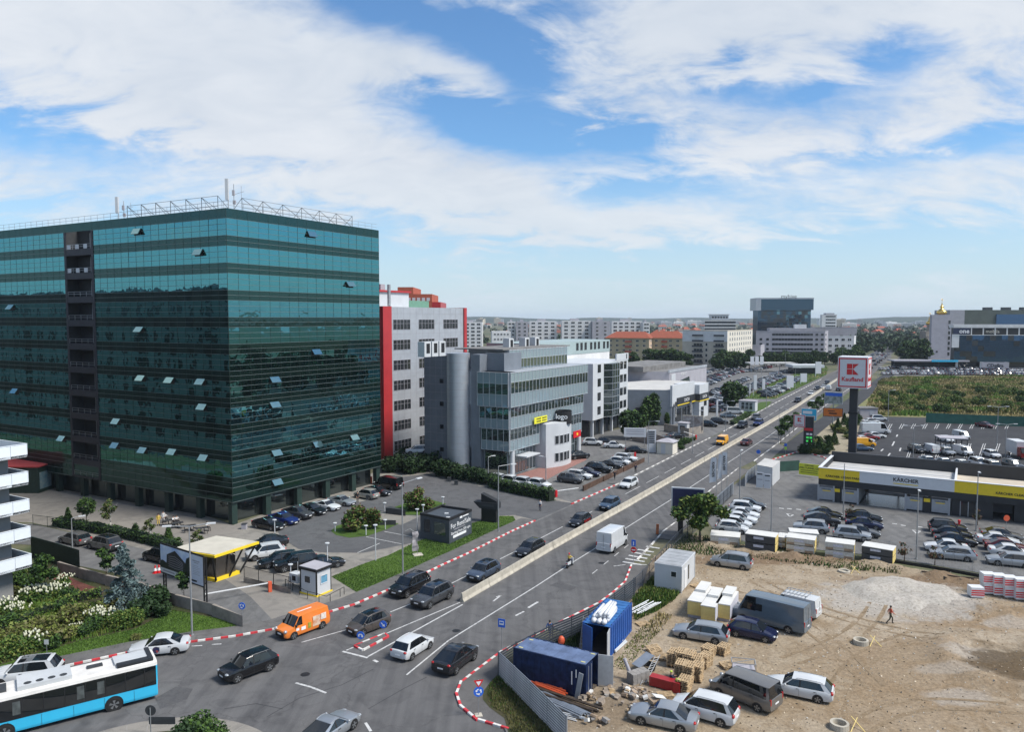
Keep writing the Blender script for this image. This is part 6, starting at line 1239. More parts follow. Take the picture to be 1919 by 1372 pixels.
for k_,x,y,s_,lab in(('bush_dark',292,1140,1.5,'big dark bush below the spruce'),('bush_dark',268,1158,1.3,'dark grey-green bush right of the round bushes'),('ballbush',226,1178,1.15,'round bright bush beside the hydrangea'),('ballbush',250,1172,1.15,'round bright bush beside the dark grey-green bush'),('bush_olive',140,1168,1.6,'wide olive bush in the middle of the garden'),('bush_olive',205,1150,1.3,'reddish olive bush under the spruce'),('bush',172,1185,1.0,'mid green bush at the lawn edge'),('bush',160,1192,.8,'small green bush at the lawn edge'),('bush_olive',40,1205,1.5,'tall ornamental grass bush near the garden sign'),('bush_olive',80,1190,1.5,'feathery olive grass bush in the garden'),('bush_olive',115,1205,1.3,'feathery green-brown bush near the lawn'),('ballbush',22,1232,1.3,'round green bush at the lower garden edge'),('bush',98,1215,.9,'leafy green bush beside the garden sign'),('bush',30,1100,1.2,'green bush under the lowest balcony'),('bush',60,1100,1.1,'green bush behind the flowering clump'),('bush_olive',12,1125,1.2,'olive bush at the corner of the block'),('bush',130,1125,1.0,'green bush on the curve of the red path'),('bush',215,1130,1.0,'yellow-green bush left of the spruce'),('bush_dark',305,1155,.9,'dark bush at the end of the garden bed'),('bush',10,1180,1.2,'green bush next to the feathery grasses'),('bush_olive',8,1215,1.3,'olive bush at the foot of the block'),('bush_olive',255,1200,.5,'low pale plant on the lawn edge'),('bush',120,1150,.9,'bright bush before the hedge line')):plant(k_,G(x,y),lab,s_=s_,cat='shrub',name='shrub')
def hedge(line,w,h,label,mats,size=.15,dens=140,name='hedge'):
 t_=thing(name,label,'hedge',line[0]);mb_=MB()
 for a,b_ in zip(line,line[1:]):
  d=(b_-a).normalized();n=Vector((-d.y,d.x,0))*w*.38;mb_.prism([a-n-line[0],b_-n-line[0],b_+n-line[0],a+n-line[0]],0,h*.88)
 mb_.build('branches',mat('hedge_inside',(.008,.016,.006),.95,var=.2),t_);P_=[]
 for a,b_ in zip(line,line[1:]):
  L_=(b_-a).length;d=(b_-a).normalized();n=Vector((-d.y,d.x,0));k=int(L_*(2*h+w)*dens/3)
  u=vr.random(k)*L_;s_=vr.random(k)*(2*h+w);lat=np.where(s_<h,-w/2,np.where(s_<h+w,s_-h-w/2,w/2));z=np.where(s_<h,s_,np.where(s_<h+w,h,2*h+w-s_));lat=lat*(1+.12*vr.normal(size=k));z=np.maximum(.03,z*(1+.06*vr.normal(size=k))+.1*h*np.sin(u*1.7)*(z>h*.8))
  P_.append(np.stack([a.x-line[0].x+d.x*u+n.x*lat,a.y-line[0].y+d.y*u+n.y*lat,z],1))
 P_=np.concatenate(P_);put('foliage',quads('foliage',P_,size*(.7+.6*vr.random(len(P_))),mats,vr.integers(0,len(mats),len(P_))),t_);return t_
hedge(PX([(-60,1208),(0,1190),(60,1160),(105,1143),(140,1128),(190,1118)]),.9,.8,'winding clipped hedge through the garden',[LF_A,LF_A,LF_C])
hedge(PX([(105,985),(170,995),(250,1010),(335,1032)]),1.3,1.0,'low dark hedge between the side street and the plaza',[LF_B,LF_B,LF_A],.18)
hedge(PX([(920,913),(945,920),(985,929),(1020,935),(1034,940)]),1.3,1.7,'clipped dark hedge beside the office driveway',[LF_B,LF_B,LF_A],.2,90)
hedge(PX([(1372,797),(1398,783),(1404,779)]),1.2,1.1,'low clipped hedge between the showroom and the road',[LF_A,LF_B],.2,70)
for k_,x,y,s_,lab in(('fir',128,988,1.0,'small fir at the far end of the side street hedge'),('ball',163,990,1.1,'round-headed tree in the side street hedge'),('birch',207,998,1.15,'yellowing birch in the side street hedge'),('cypress',254,1012,.55,'narrow dark cypress in the side street hedge'),('birch',282,1016,.8,'small weeping birch by the cypress'),('fir',316,1020,.9,'small fir near the yellow pavilion'),('birch',372,1040,.8,'sparse birch behind the yellow pavilion'),('sapling',335,1034,.5,'tiny tree behind the billboard')):plant(k_,G(x,y),lab,s_=s_,cat='tree')
for x,y,s_,lab in((668,996,1.35,'large red-tinged bush on the grass island by the low wall'),(697,992,1.1,'smaller bush on the grass island by the low wall'),(655,996,.9,'spreading bush at the tip of the grass island'),(785,957,1.3,'large bush on the grass island behind the kiosk'),(803,958,.8,'small yellow-green bush behind the kiosk'),(768,955,1.0,'spreading bush on the grass island behind the kiosk')):plant('redbush',G(x,y),lab,s_=s_*1.15,cat='shrub',name='shrub')
for k,(x,y,s_,z_)in enumerate(((728,885,2.6,0),(748,884,2.8,0),(770,888,2.6,0),(792,884,3.0,0),(812,880,3.2,0),(826,892,2.6,0),(846,896,2.4,0),(866,900,2.3,0),(886,903,2.2,0),(904,906,2.1,0),(922,910,1.8,0),(757,872,3.0,0),(800,870,2.6,0))):plant('bush_dark',G(x,y),'dark evergreen bush in the thicket below the grey offices','thicket below the grey offices',s_=s_*.78,cat='shrub',name='shrub')
plant('big2',G(1183,822),'round dark tree beside the white panel office',s_=.75);plant('cypress',G(1206,800),'slim dark conifer at the showroom wall',s_=1.5);plant('cypress',G(1214,798),'tall dark conifer pair at the showroom wall',s_=2.0);plant('cypress',G(1225,797),'pointed dark conifer right of the tall pair',s_=2.2);plant('cypress',G(1250,798),'small conifer at the showroom corner',s_=.9)
plant('big2',G(1374,766),'single round tree in the middle of the dealer lot',s_=.95)
for x,y,s_ in((1270,836,.9),(1280,834,1.0),(1290,831,.9),(1262,846,.7),(1240,848,.8),(1232,845,.7),(1300,826,.6),(1276,843,.7)):plant('bush',G(x,y),'green shrub around the little white kiosk','shrubs around the little white kiosk',s_=s_*1.2,cat='shrub',name='shrub')
for x,y in((1463,832),(1471,824),(1479,817),(1487,810),(1521,786),(1529,780),(1537,774),(1545,768)):plant('sapling',G(x,y),'young tree in the roadside row below the orange sign','roadside saplings',s_=1.45)
br=random.Random(9)
for k in range(44):
 u=br.random();v_=br.random();x=lerp(1505,1612,u);y=lerp(lerp(846,775,u),852-60*max(0,u-.6)/.4*1.0,v_)
 if 1585<x<1606 and y>835:continue
 kd=br.choice(('bush','bush_dark','fir','bush_olive'));plant(kd,G(x,y),{'bush':'round green shrub','bush_dark':'dark green shrub','fir':'pointed dwarf conifer','bush_olive':'olive shrub'}[kd]+' in the pale gravel bed by the pylon',kd.replace('_',' ')+' planting by the pylon',s_=br.uniform(.8,1.5),cat='shrub',name='shrub')
for x,y,lab in((1594,975,'bare reddish shrub at the wash yard lamp post'),(1832,985,'bare reddish shrub by the wash hall door'),(1622,930,'dark shrub at the wash bay column'),(1695,1052,'small shrub beside the mesh fence'),(1752,1060,'dark weed at the foot of the mesh fence')):plant('bare',G(x,y),lab,s_=1.1,cat='shrub',name='shrub')
# trees of the middle distance, each with its own trunk and crown
for x,y,s_,kd,lab in[(1165,690,1.0,'big2',0),(1188,688,.9,'big',0),(1215,688,1.1,'big',0),(1232,690,1.2,'big2',0),(1248,691,1.1,'big',0),(1262,692,1.3,'big2',0),(1275,693,1.1,'big2',0),(1290,693,.9,'big',0)]+[(1340+8*k,694-.25*k,.9+.12*(k%3),('big','big2')[k%2],1)for k in range(9)]+[(1428+9*k,688-.2*k,.75+.1*(k%3),('big2','big')[k%2],2)for k in range(14)]+[(1566+8*k,684-.5*k,.9+.15*(k%3),('big2','big')[k%2],3)for k in range(6)]+[(1692+7*k,682-.3*(k%4),1.2+.2*(k%3),('big2','big')[k%2],4)for k in range(7)]:
 plant(kd,G(x,y),('leafy tree before the red hipped roofs','dense tree at the foot of the cream apartments','dark tree in the strip below the lilac office','dark tree beside the dealership flags','dark tree before the gilded church')[lab],('trees before the red roofs','trees at the cream apartments','trees below the lilac office','trees by the dealership','trees before the church')[lab],s_=s_)
 # woods and garden trees of the far town, one mass
def mass(name,n_,xr_,yr_,h,lab,mats,size):
 x=vr.uniform(*xr_,n_);y=yr_[0]+(yr_[1]-yr_[0])*vr.random(n_)**1.2;P_=[]
 for a,b_ in zip(x,y):
  g=G(a,b_);s_=h*(.6+.8*vr.random());k=46;d=vr.normal(size=(k,3));d/=np.linalg.norm(d,axis=1)[:,None];P_.append(np.array([g.x,g.y,s_*.55])+d*np.array([s_*.5,s_*.5,s_*.5])*(.6+.4*vr.random(k))[:,None])
 P_=np.concatenate(P_);o=put(name,quads(name,P_,size*(.7+.6*vr.random(len(P_))),mats,vr.integers(0,len(mats),len(P_))));return tag(o,lab,'trees',kind='stuff')
mass('far_woodland',290,(860,1430),(602.5,650),9,'far-off trees between the houses left of the glass tower',[LF_X,LF_B],2.6);mass('far_woodland',300,(1560,1745),(606,662),9,'far-off trees along the boulevard towards the church',[LF_X,LF_B,LF_B],2.4)
# grass, weeds and the overgrown field
def blades(name,pts_poly,n_,h,w,mats,lab,z0=.03,weights=None,clump=0,world=False):
 poly=pts_poly if world else PX(pts_poly);xs=[p.x for p in poly];ys=[p.y for p in poly];k=0;out=[];c_=vr.uniform(0,1,(max(1,clump),2))
 x=vr.uniform(min(xs),max(xs),n_*4);y=vr.uniform(min(ys),max(ys),n_*4);tri=[(p.x,p.y)for p in poly]
 keep=np.zeros(n_*4,bool);j=len(tri)-1
 for i in range(len(tri)):
  ax_,ay_=tri[i];bx_,by_=tri[j];cond=(ay_>y)!=(by_>y)
  with np.errstate(divide='ignore',invalid='ignore'):keep^=cond&(x<(bx_-ax_)*(y-ay_)/(by_-ay_)+ax_)
  j=i
 x,y=x[keep][:n_],y[keep][:n_];n_=len(x);t_=vr.random(n_)*6.28;hh=h*(.5+.8*vr.random(n_))
 dens=np.array([mnoise.noise(Vector((a*.09,b_*.09,3.1)))for a,b_ in zip(x,y)]);hh=hh*(1+.9*dens);ww=w*(.7+.6*vr.random(n_));lx,ly=vr.normal(size=n_)*hh*.25,vr.normal(size=n_)*hh*.25
 v=np.empty((n_,4,3));cx_,sx_=np.cos(t_)*ww/2,np.sin(t_)*ww/2
 v[:,0]=np.stack([x-cx_,y-sx_,np.full(n_,z0)],1);v[:,1]=np.stack([x+cx_,y+sx_,np.full(n_,z0)],1);v[:,2]=np.stack([x+cx_*.5+lx,y+sx_*.5+ly,z0+hh],1);v[:,3]=np.stack([x-cx_*.5+lx,y-sx_*.5+ly,z0+hh],1)
 k=len(mats);sel=np.clip(((dens+.5)*k+vr.normal(size=n_)*.55).astype(int),0,k-1);return tag(put(name,mesh_np(name,v.reshape(-1,3),n_,mats,sel)),lab,'grass',kind='stuff')
blades('lawn_grass',[(622,1082),(675,1060),(727,1042),(775,1019),(850,990),(937,968),(962,968),(966,976),(913,1003),(822,1049),(735,1086),(670,1112)],16000,.07,.10,[LF_G,LF_G,LF_A],'short mown grass of the lawn along the road',.044)
blades('lawn_grass',[(455,1174),(405,1160),(325,1145),(255,1180),(160,1200),(40,1235),(-40,1270),(45,1256),(244,1211),(355,1193),(440,1184)],14000,.07,.08,[LF_G,LF_G,LF_A],'short grass of the garden lawn',.044)
blades('ground_cover',[(-60,1130),(0,1104),(85,1112),(150,1138),(215,1128),(290,1134),(255,1178),(160,1198),(40,1232),(-40,1262)],16000,.26,.10,[LF_O,LF_C,LF_G,LF_C],'tangled low plants covering the garden bed',.04)
blades('weeds',[(1186,1126),(1200,1106),(1225,1082),(1228,1100),(1278,1108),(1262,1128),(1226,1150),(1190,1165)],2600,.30,.11,[LF_O,LF_C,LF_A],'green weeds around the white site cabin')
blades('weeds',[(1240,1040),(1290,1000),(1345,1012),(1420,1030),(1600,1056),(1690,1068),(1690,1078),(1560,1066),(1400,1046),(1310,1042),(1260,1046)],2600,.3,.12,[LF_B,LF_A,LF_O],'weeds along the earth bank at the mesh fence')
blades('weeds',[(912,1301),(920,1284),(940,1266),(1056,1396),(965,1396),(948,1345),(920,1328)],2600,.16,.08,[LF_O,LF_O,LF_A],'patchy weeds between pavement and metal fence',.13)
blades('weeds',[(960,1235),(1040,1200),(1090,1172),(1085,1215),(1000,1210)],1600,.35,.1,[LF_B,LF_A],'weeds behind the blue container')
blades('weeds',[(1145,1250),(1190,1190),(1235,1150),(1262,1155),(1210,1215),(1170,1260)],900,.2,.1,[LF_C,LF_O,LF_D],'thin weeds along the dirt track by the blue container')
blades('field_grass',[(1618,772),(1650,712),(1700,706),(1919,707),(2050,708),(2050,785),(1919,784),(1640,779)],46000,.75,.42,[LF_D,LF_D,LF_O,LF_D,LF_C,LF_G],'tall dry grass and weeds covering the vacant field',.02)
fs2=random.Random(12)
for k in range(70):
 u=fs2.random();v_=fs2.random()**.8;x=lerp(1650,1990,u);y=lerp(718,778,v_);plant(fs2.choice(('bush','bush_olive','bush_olive','ballbush')),G(x,y),'wild bush in the overgrown field','wild bushes of the field',s_=fs2.uniform(1.2,2.4),cat='shrub',name='wild_shrub')
blades('verge_grass',[(1388,747),(1450,716),(1540,682),(1552,690),(1548,703),(1453,748)],7000,.35,.3,[LF_O,LF_G,LF_D],'rough grass of the verge beside the dealer lot',.034)
plant('bush',G(372,1384),'grey-green bush on the roundabout island',s_=1.2,cat='shrub',name='shrub');plant('bush_dark',G(345,1392),'low dark bush by the back of the roundabout sign',s_=1.0,cat='shrub',name='shrub');plant('bush',G(400,1392),'green bush at the paved rim of the roundabout',s_=.9,cat='shrub',name='shrub')
for k in range(40):plant(('big','big2')[k%2],Vector((max(100,24+(30+4.6*k)*.72)+30*fs2.random()+(k%3)*14,30+4.6*k,0)),'unseen leafy tree added to darken the tower reflection','unseen trees added for the tower reflection',s_=fs2.uniform(1.1,1.8))  # out-of-view trees, added so the tower glass mirrors dark green
# loose stones and crumbs on the gravel
def stones(name,n_,mats,lab):
 xs=[p.x for p in SITE];ys=[p.y for p in SITE];x=vr.uniform(2,60,n_*3);y=vr.uniform(40,92,n_*3);k=[i for i in range(n_*3)if inside((x[i],y[i]),SITE)][:n_];C_=np.array([(x[i],y[i],site_z(x[i],y[i])+.02)for i in k]);s_=.05+.16*vr.random(len(k))**3
 return tag(put(name,quads(name,C_,s_,mats,vr.integers(0,len(mats),len(k)),up=.2,aspect=1.3)),lab,'stones',kind='stuff')
stones('gravel_stones',9000,[mat('stone_tan',(.42,.35,.26),.9,var=.2),mat('stone_brown',(.28,.21,.14),.9,var=.2),mat('stone_grey',(.36,.34,.31),.9,var=.2)],'loose stones and clods scattered over the gravel yard')
def rut(x0_,y0_,x1_,y1_,bend,n_=16):
 a,b_=G(x0_,y0_),G(x1_,y1_);d=(b_-a);nn=Vector((-d.y,d.x,0)).normalized();mb_=MB()
 for off in(-.75,.75):
  pts_=[a.lerp(b_,k/n_)+nn*(off+bend*math.sin(math.pi*k/n_))for k in range(n_+1)];L_,R_=[],[]
  for k,q in enumerate(pts_):
   for lst,w_ in((L_,-.17),(R_,.17)):r_=q+nn*w_*(1+.5*mnoise.noise(q*1.3));lst.append((r_.x,r_.y,site_z(r_.x,r_.y)+.012))
  for k in range(n_):mb_.quad(L_[k],R_[k],R_[k+1],L_[k+1])
 struct('tyre_rut',mb_,ground_mat('rut_earth',(.27,.20,.125),(.31,.235,.155),(.225,.16,.095),big=.2,fine=4,speck=.45))
rut(1330,1095,1640,1290,2.5);rut(1420,1090,1760,1200,-2);rut(1560,1330,1720,1190,1.5);rut(1600,1372,1900,1330,2);rut(1480,1240,1650,1120,-1.5)
# ---------------------------------------------------------------- street furniture
bl_=PX([(865,1129),(944,1083),(1028,1033),(1123,979),(1170,953),(1244,910),(1306,873),(1371,835),(1437,797),(1492,764),(1560,718),(1605,688)]);jm_={}
pr_=[(-.26,0),(.26,0),(.26,.08),(.12,.32),(.085,.86),(-.085,.86),(-.12,.32),(-.26,.08)]
def jersey(L_):
 m=MB();n_=len(pr_);a=L_/2-.02;m.add([(-a,y,z)for y,z in pr_]+[(a,y,z)for y,z in pr_],[(i,(i+1)%n_,n_+(i+1)%n_,n_+i)for i in range(n_)]+[tuple(range(n_))[::-1],tuple(range(n_,2*n_))]);return m.mesh('barrier',M_CONC)
jm_[5.0]=jersey(5.0)
for i,(p,d)in enumerate(walk(bl_,5.0)):
 q=p+d*2.5;o=put('concrete_barrier',jm_[5.0],None,(q.x,q.y,.012),math.atan2(d.y,d.x)+rnd.uniform(-.004,.004));tag(o,'pale concrete barrier block in the line dividing the road','barrier','concrete barrier blocks')
M_POLE=mat('pole_grey',(.30,.31,.32),.5,.4,var=.1);M_LAMPH=mat('lamp_head',(.55,.56,.57),.5,var=.05)
def lamp(x,y,ytop,lab,arms=((0,1.6),),azr=120,r=.09,grp=None,head=True,whole=False):
 p=G(x,y);p.z=.03;h=Zat(ytop,p.y)-.03;t_=thing('street_lamp',lab,'street lamp',p,0,grp)
 m=MB();m.tube((0,0,0),(0,0,h*.5),r,r*.85,8);m.tube((0,0,h*.5),(0,0,h),r*.85,r*.55,8);m.tube((0,0,0),(0,0,.12),r*2,n=8);m.build('pole',M_POLE,t_)
 for a,L_ in arms:
  d=AZ(azr+a);e_=d*L_+Vector((0,0,h+.15));m=MB();m.tube((0,0,h-.02),e_,r*.5,n=5);m.build('arm',M_POLE,t_)
  m=MB();m.box(e_+d*.3,(.75,.26,.11),R(90)-R(azr+a));m.build('lamp_head',M_LAMPH,t_)
 return t_
lamp(755,1082,906,'tall grey lamp post on the lawn edge with one long arm',((0,2.2),),40);lamp(360,1193,987,'tall lamp post with two heads on the garden lawn',((0,1.5),(180,1.5)),75);lamp(136,1036,972,'single-head lamp post in the side street',((0,.8),),60);lamp(934,998,874,'lamp post beside the black totem',((0,1.8),),70)
lamp(1386,936,847,'lamp post between wash yard and road',((0,.5),),30);lamp(1445,997,908,'lamp post behind the board stacks',(),0);lamp(1580,968,869,'thin lamp post by the middle yard row',(),0);lamp(1717,1049,920,'lamp post rising from the mesh fence',((0,.3),),200);lamp(1829,996,886,'lamp post in front of the wash hall door',((0,.3),),200)
lamp(1711,857,799,'double lamp post left of the trolley shelter',((0,1.4),(180,1.4)),95);lamp(1868,836,763,'tall double lamp post at the round marked bay',((0,1.6),(180,1.6)),95);lamp(1884,857,796,'double lamp post beside the box truck',((0,1.4),(180,1.4)),95);lamp(1664,790,732,'lamp post at the grey shed',((0,1.2),),95);lamp(1023,914,858,'lamp post in the office car park',((0,.6),),300);lamp(915,902,857,'lamp post at the glazed office corner',((0,.7),),60);lamp(845,884,843,'lamp post in front of the dark grey wall',((0,.7),),300)
for x,y,yt in((1215,872,790),(1298,850,770),(1360,808,752),(1436,770,715),(1459,832,768),(1540,772,722),(1490,730,690),(1330,725,668),(1414,715,664),(1471,708,662),(1645,712,668),(1578,690,655)):lamp(x,y,yt,'slim far lamp post along the boulevard',((0,1.4),),120,.08,'boulevard lamp posts')
for x,y,yt in((704,1052,986),(614,1067,1020),(515,1004,976),(782,1002,956),(628,997,982),(686,1004,987),(722,993,976),(721,959,944),(793,968,948),(830,949,933),(545,1092,1060)):
 p=G(x,y);p.z=.04;h=Zat(yt,p.y);t_=thing('plaza_lamp','white post lamp with a flat disc head on the plaza','lamp',p,0,'plaza post lamps');MB().tube((0,0,0),(0,0,h),.06,n=8).build('post',M_WPAN,t_);MB().lathe([(.001,h+.12),(.26,h+.10),(.26,h+.02),(.07,h-.05)],12).build('disc_head',M_WPAN,t_)
def disc(parent,z,r,m,rot,name='sign_disc',y=0.0,n_=24):MB().lathe([(.001,-.02),(r,-.02),(r,.02),(.001,.02)],n_,axis='y').build(name,m,parent,loc=(0,y,z))
def post_sign(x,y,h,lab,azd,name='road_sign'):
 p=G(x,y);p.z=.1;t_=thing(name,lab,'road sign',p,R(180-azd));MB().tube((0,.04,-.1),(0,.04,h),.03,n=6).build('post',M_POLE,t_);return t_
def arrow(parent,z,pts_,m=M_TXT,y=-.03,name='sign_symbol'):MB().add([(a,y,z+b_)for a,b_ in pts_],[tuple(range(len(pts_)))]).build(name,m,parent)
t=post_sign(940,1223,2.75,'square blue bus stop sign on a thin post by the fence',200);MB().box((0,0,2.4),(.62,.03,.72)).build('panel',M_SKYB,t);MB().box((0,-.02,2.42),(.4,.012,.34)).build('sign_symbol',M_TXT,t);MB().box((0,-.03,2.46),(.3,.012,.12)).build('sign_symbol',M_SKYB,t)
def ring_arrows(t_,z,r):
 for k in range(3):
  a0=R(90+120*k);pts_=[(r*math.cos(a0+R(q)),r*math.sin(a0+R(q)))for q in(0,20,40,60)]+[(r*1.25*math.cos(a0+R(62)),r*1.25*math.sin(a0+R(62))),(r*.85*math.cos(a0+R(95)),r*.85*math.sin(a0+R(95))),(r*.35*math.cos(a0+R(58)),r*.35*math.sin(a0+R(58)))]+[(r*.62*math.cos(a0+R(q)),r*.62*math.sin(a0+R(q)))for q in(56,30,0)]
  arrow(t_,z,pts_)
t=post_sign(897,1345,2.6,'roundabout sign with give-way triangle above, on the curved pavement',165);disc(t,1.75,.36,M_SKYB,0);ring_arrows(t,1.75,.22);MB().add([(-.36,-.02,2.6),(.36,-.02,2.6),(0,-.02,2.0)],[(0,2,1)]).build('triangle',M_RED,t);MB().add([(-.19,-.03,2.5),(.19,-.03,2.5),(0,-.03,2.18)],[(0,2,1)]).build('triangle_inner',M_TXT,t);MB().box((0,.04,.03),(.5,.5,.08)).build('base',M_CONC,t)
t=post_sign(676,1214,1.05,'blue U-turn sign at the tip of the traffic island',190);disc(t,.95,.34,M_SKYB,0);arrow(t,.95,[(-.2,-.12),(-.2,.05),(-.1,.14),(.1,.14),(.2,.05),(.2,-.02),(.28,-.02),(.15,-.17),(.02,-.02),(.1,-.02),(.1,.02),(.05,.06),(-.05,.06),(-.1,.02),(-.1,-.12)])
t=post_sign(718,1193,1.05,'blue keep-right arrow sign on the traffic island',190);disc(t,.95,.34,M_SKYB,0);arrow(t,.95,[(-.2,.14),(-.14,.2),(.06,.0),(.13,.07),(.18,-.18),(-.07,-.13),(0,-.06)])
t=post_sign(1187,1056,2.5,'no-entry disc below a blue pedestrian sign at the side street',205);disc(t,1.45,.33,M_RED,0);MB().box((0,-.03,1.45),(.44,.012,.12)).build('sign_symbol',M_TXT,t);MB().box((0,0,2.25),(.5,.03,.75)).build('panel',M_SKYB,t);MB().box((0,-.02,2.2),(.12,.012,.42)).build('sign_symbol',M_TXT,t)
t=post_sign(454,1167,1.5,'blue roundabout disc at the gate wall',190);disc(t,1.45,.33,M_SKYB,0);ring_arrows(t,1.45,.2)
t=post_sign(1421,862,1.6,'small blue disc sign at the service road corner',205);disc(t,1.5,.4,M_SKYB,0);t=post_sign(1472,852,2.0,'blue and green sign pair at the crossing by the wash entrance',205);MB().box((0,0,1.9),(.55,.03,.55)).build('panel',M_SKYB,t);MB().box((0,0,1.2),(.4,.03,.6)).build('panel',mat('sign_lime',(.3,.6,.05),.5,var=.05),t)
p=G(1232,1002);t=thing('hazard_board','leaning orange hazard marker at the pavement corner','marker',p,R(-25));MB().box((0,0,.7),(.35,.06,1.3),rx=R(-6)).build('board',mat('marker_orange',(.42,.12,.03),.6,c2=(.18,.05,.02),scale=3),t);MB().box((0,0,.03),(.5,.35,.08)).build('base',M_DGREY,t)
p=G(283,1385);p.z=.16;t=thing('road_sign','back of a round sign and chevron board on the roundabout','road sign',p);MB().tube((0,0,0),(0,0,1.95),.035).build('post',M_POLE,t);MB().lathe([(.001,-.015),(.36,-.015),(.36,.015),(.001,.015)],20,axis='y').build('disc',M_DGREY,t,loc=(0,.05,1.75));MB().box((.75,.05,1.05),(1.75,.04,.5)).build('chevron_board',M_DGREY,t)
p=G(88,1228);t=thing('garden_sign','small white notice on a stake in the garden','sign',p);MB().tube((0,0,0),(0,0,1.0),.02).build('stake',M_POLE,t);MB().box((0,-.02,1.1),(.36,.02,.4)).build('board',M_WPAN,t)
# gate, guard hut, walls and fences by the plaza
def boom(x,y,L_,azd,lab,post=M_RED,h=1.05,lift=0.0,wl_=M_TXT):
 p=G(x,y);p.z=.03;t_=thing('gate_boom',lab,'barrier',p,heading(azd));MB().bx(-.17,.17,-.17,.17,0,h).build('post',post,t_);n_=6
 for k in range(n_):a,b_=k/n_*L_,(k+1)/n_*L_;MB().box(((a+b_)/2*math.cos(lift)+.1,0,h*.9+(a+b_)/2*math.sin(lift)),((b_-a)*.99,.06,.1),ry=-lift).build('boom_section',(wl_,M_RED)[k%2]if k in(2,4)else wl_,t_)
M_REDO=mat('post_orange',(.62,.10,.04),.5,var=.05)
boom(506,1110,6.2,-121,'orange-red gate barrier with long white boom by the guard hut',M_REDO);boom(1042,932,4.2,60,'red gate barrier at the office car park');boom(695,907,.3,30,'orange barrier post at the far end of the tower row',M_REDO,1.2);boom(1304,824,3.8,-120,'raised red and white gate at the dealer entrance',M_RED,lift=R(18));boom(1190,858,4.0,-100,'red-footed boom by the white hatchbacks',M_RED)
p=G(592,1110);hut=thing('guard_hut','small white guard hut with black frame and grey roof','guard hut',p,R(-31));MB().bx(-1.15,1.15,-1.0,1.0,.15,2.55).build('wall',M_WPAN,hut);MB().bx(-1.3,1.3,-1.15,1.15,2.56,2.8).build('roof_frame',M_INK,hut);MB().bx(-1.22,1.22,-1.07,1.07,2.81,2.86).build('roof',M_LGREY,hut);MB().bx(-1.25,1.25,-1.1,1.1,0,.14).build('plinth',M_YEL,hut)
for a in(-1.15,1.05):
 for b_ in(-1.02,.92):MB().bx(a-.02,a+.12,b_-.0,b_+.1,.15,2.55).build('corner_post',M_INK,hut)
o=put('window',winmesh(.9,.8,M_WREND,GL_DARK),hut,(-.1,-1.01,1.2));o=put('window',winmesh(1.0,.9,M_WREND,mat('window_sky',(.12,.28,.40),.1,var=.2,scale=2)),hut,(1.16,0,1.15));o.rotation_euler=(0,0,R(90));o=put('open_door',MB().bx(0,.9,-.03,.03,.1,2.1).mesh('door',[M_WPAN]),hut,(-1.2,1.0,.1));o.rotation_euler=(0,0,R(130))
p=G(556,1100);t=thing('equipment_box','white equipment box on legs beside the guard hut','box',p,R(-31));MB().bx(-.6,.6,-.45,.45,.55,1.5).build('cabinet',M_WPAN,t);MB().box((.1,-.47,1.05),(.5,.03,.5)).build('dark_panel',M_INK,t)
for a in(-.5,.5):MB().tube((a,0,0),(a,0,.55),.04).build('leg',M_INK,t)
MB().tube((0,.2,1.5),(0,.2,2.6),.025).build('mast',M_WPAN,t)
def rail(line,h,lab,posts=1.8,m=M_INK,rails=(1.0,),r=.03,name='railing',bars=0,grp=None):
 t_=thing(name,lab,'fence',line[0],0,grp);b0_=line[0]
 for k,(q,d)in enumerate(walk(line,posts)):MB().tube(q-b0_,q-b0_+Vector((0,0,h)),r*1.2,n=5).build('post',m,t_)
 q=line[-1];MB().tube(q-b0_,q-b0_+Vector((0,0,h)),r*1.2,n=5).build('post',m,t_)
 for z in rails:mb_=MB();mb_.path([q-b0_+Vector((0,0,h*z))for q in line],r,5);mb_.build('rail',m,t_)
 if bars:
  mb_=MB()
  for q,d in walk(line,bars):mb_.tube(q-b0_+Vector((0,0,.08)),q-b0_+Vector((0,0,h*.97)),r*.35,n=4)
  tag(mb_.build('bars',m,t_),kind='stuff')
 return t_
rail(PX([(535,1100),(572,1122),(612,1133),(645,1115)]),.8,'low black railing around the guard hut',1.6)
wall_=lambda line,w,h,lab,m,name='wall',cat='wall':(lambda t_:[MB().prism([a+Vector((-(b_-a).normalized().y,(b_-a).normalized().x,0))*s__*w/2-line[0]for a,s__ in((a,-1),(b_,-1),(b_,1),(a,1))],0,h).build('wall_panel',m,t_)for a,b_ in zip(line,line[1:])]and t_)(thing(name,lab,cat,line[0]))
M_CWALL=mat('wall_concrete',(.24,.21,.18),.95,var=.25,scale=.9,space='World',bump=.3)
wall_(PX([(458,1092),(490,1098),(545,1114)]),.25,.5,'low concrete wall under the black car park fence',M_CWALL);rail([q+Vector((0,0,.5))for q in PX([(458,1092),(545,1114)])],1.3,'black picket fence before the parked black cars',2.2,rails=(.05,.95),bars=.14)
wall_(PX([(110,1072),(150,1084),(200,1098),(260,1112),(330,1136),(400,1155),(455,1178)]),.3,1.15,'stained concrete garden wall beside the gate drive',M_CWALL);wall_(PX([(60,1045),(105,1058),(150,1073)]),.15,2.5,'tall dark green screen wall along the side street',M_DGREEN)
rail(PX([(62,985),(105,990),(190,1003),(270,1020),(340,1040)]),1.5,'dark green mesh fence along the side street hedge',2.6,M_DGREEN,(.1,.95),bars=.2)
wall_(PX([(727,962),(760,968)]),1.0,.9,'dark low wall beside the grass island behind the kiosk',M_DGREY);wall_(PX([(693,984),(742,985)]),.8,.7,'dark wedge wall on the grass island with the bushes',M_DGREY)
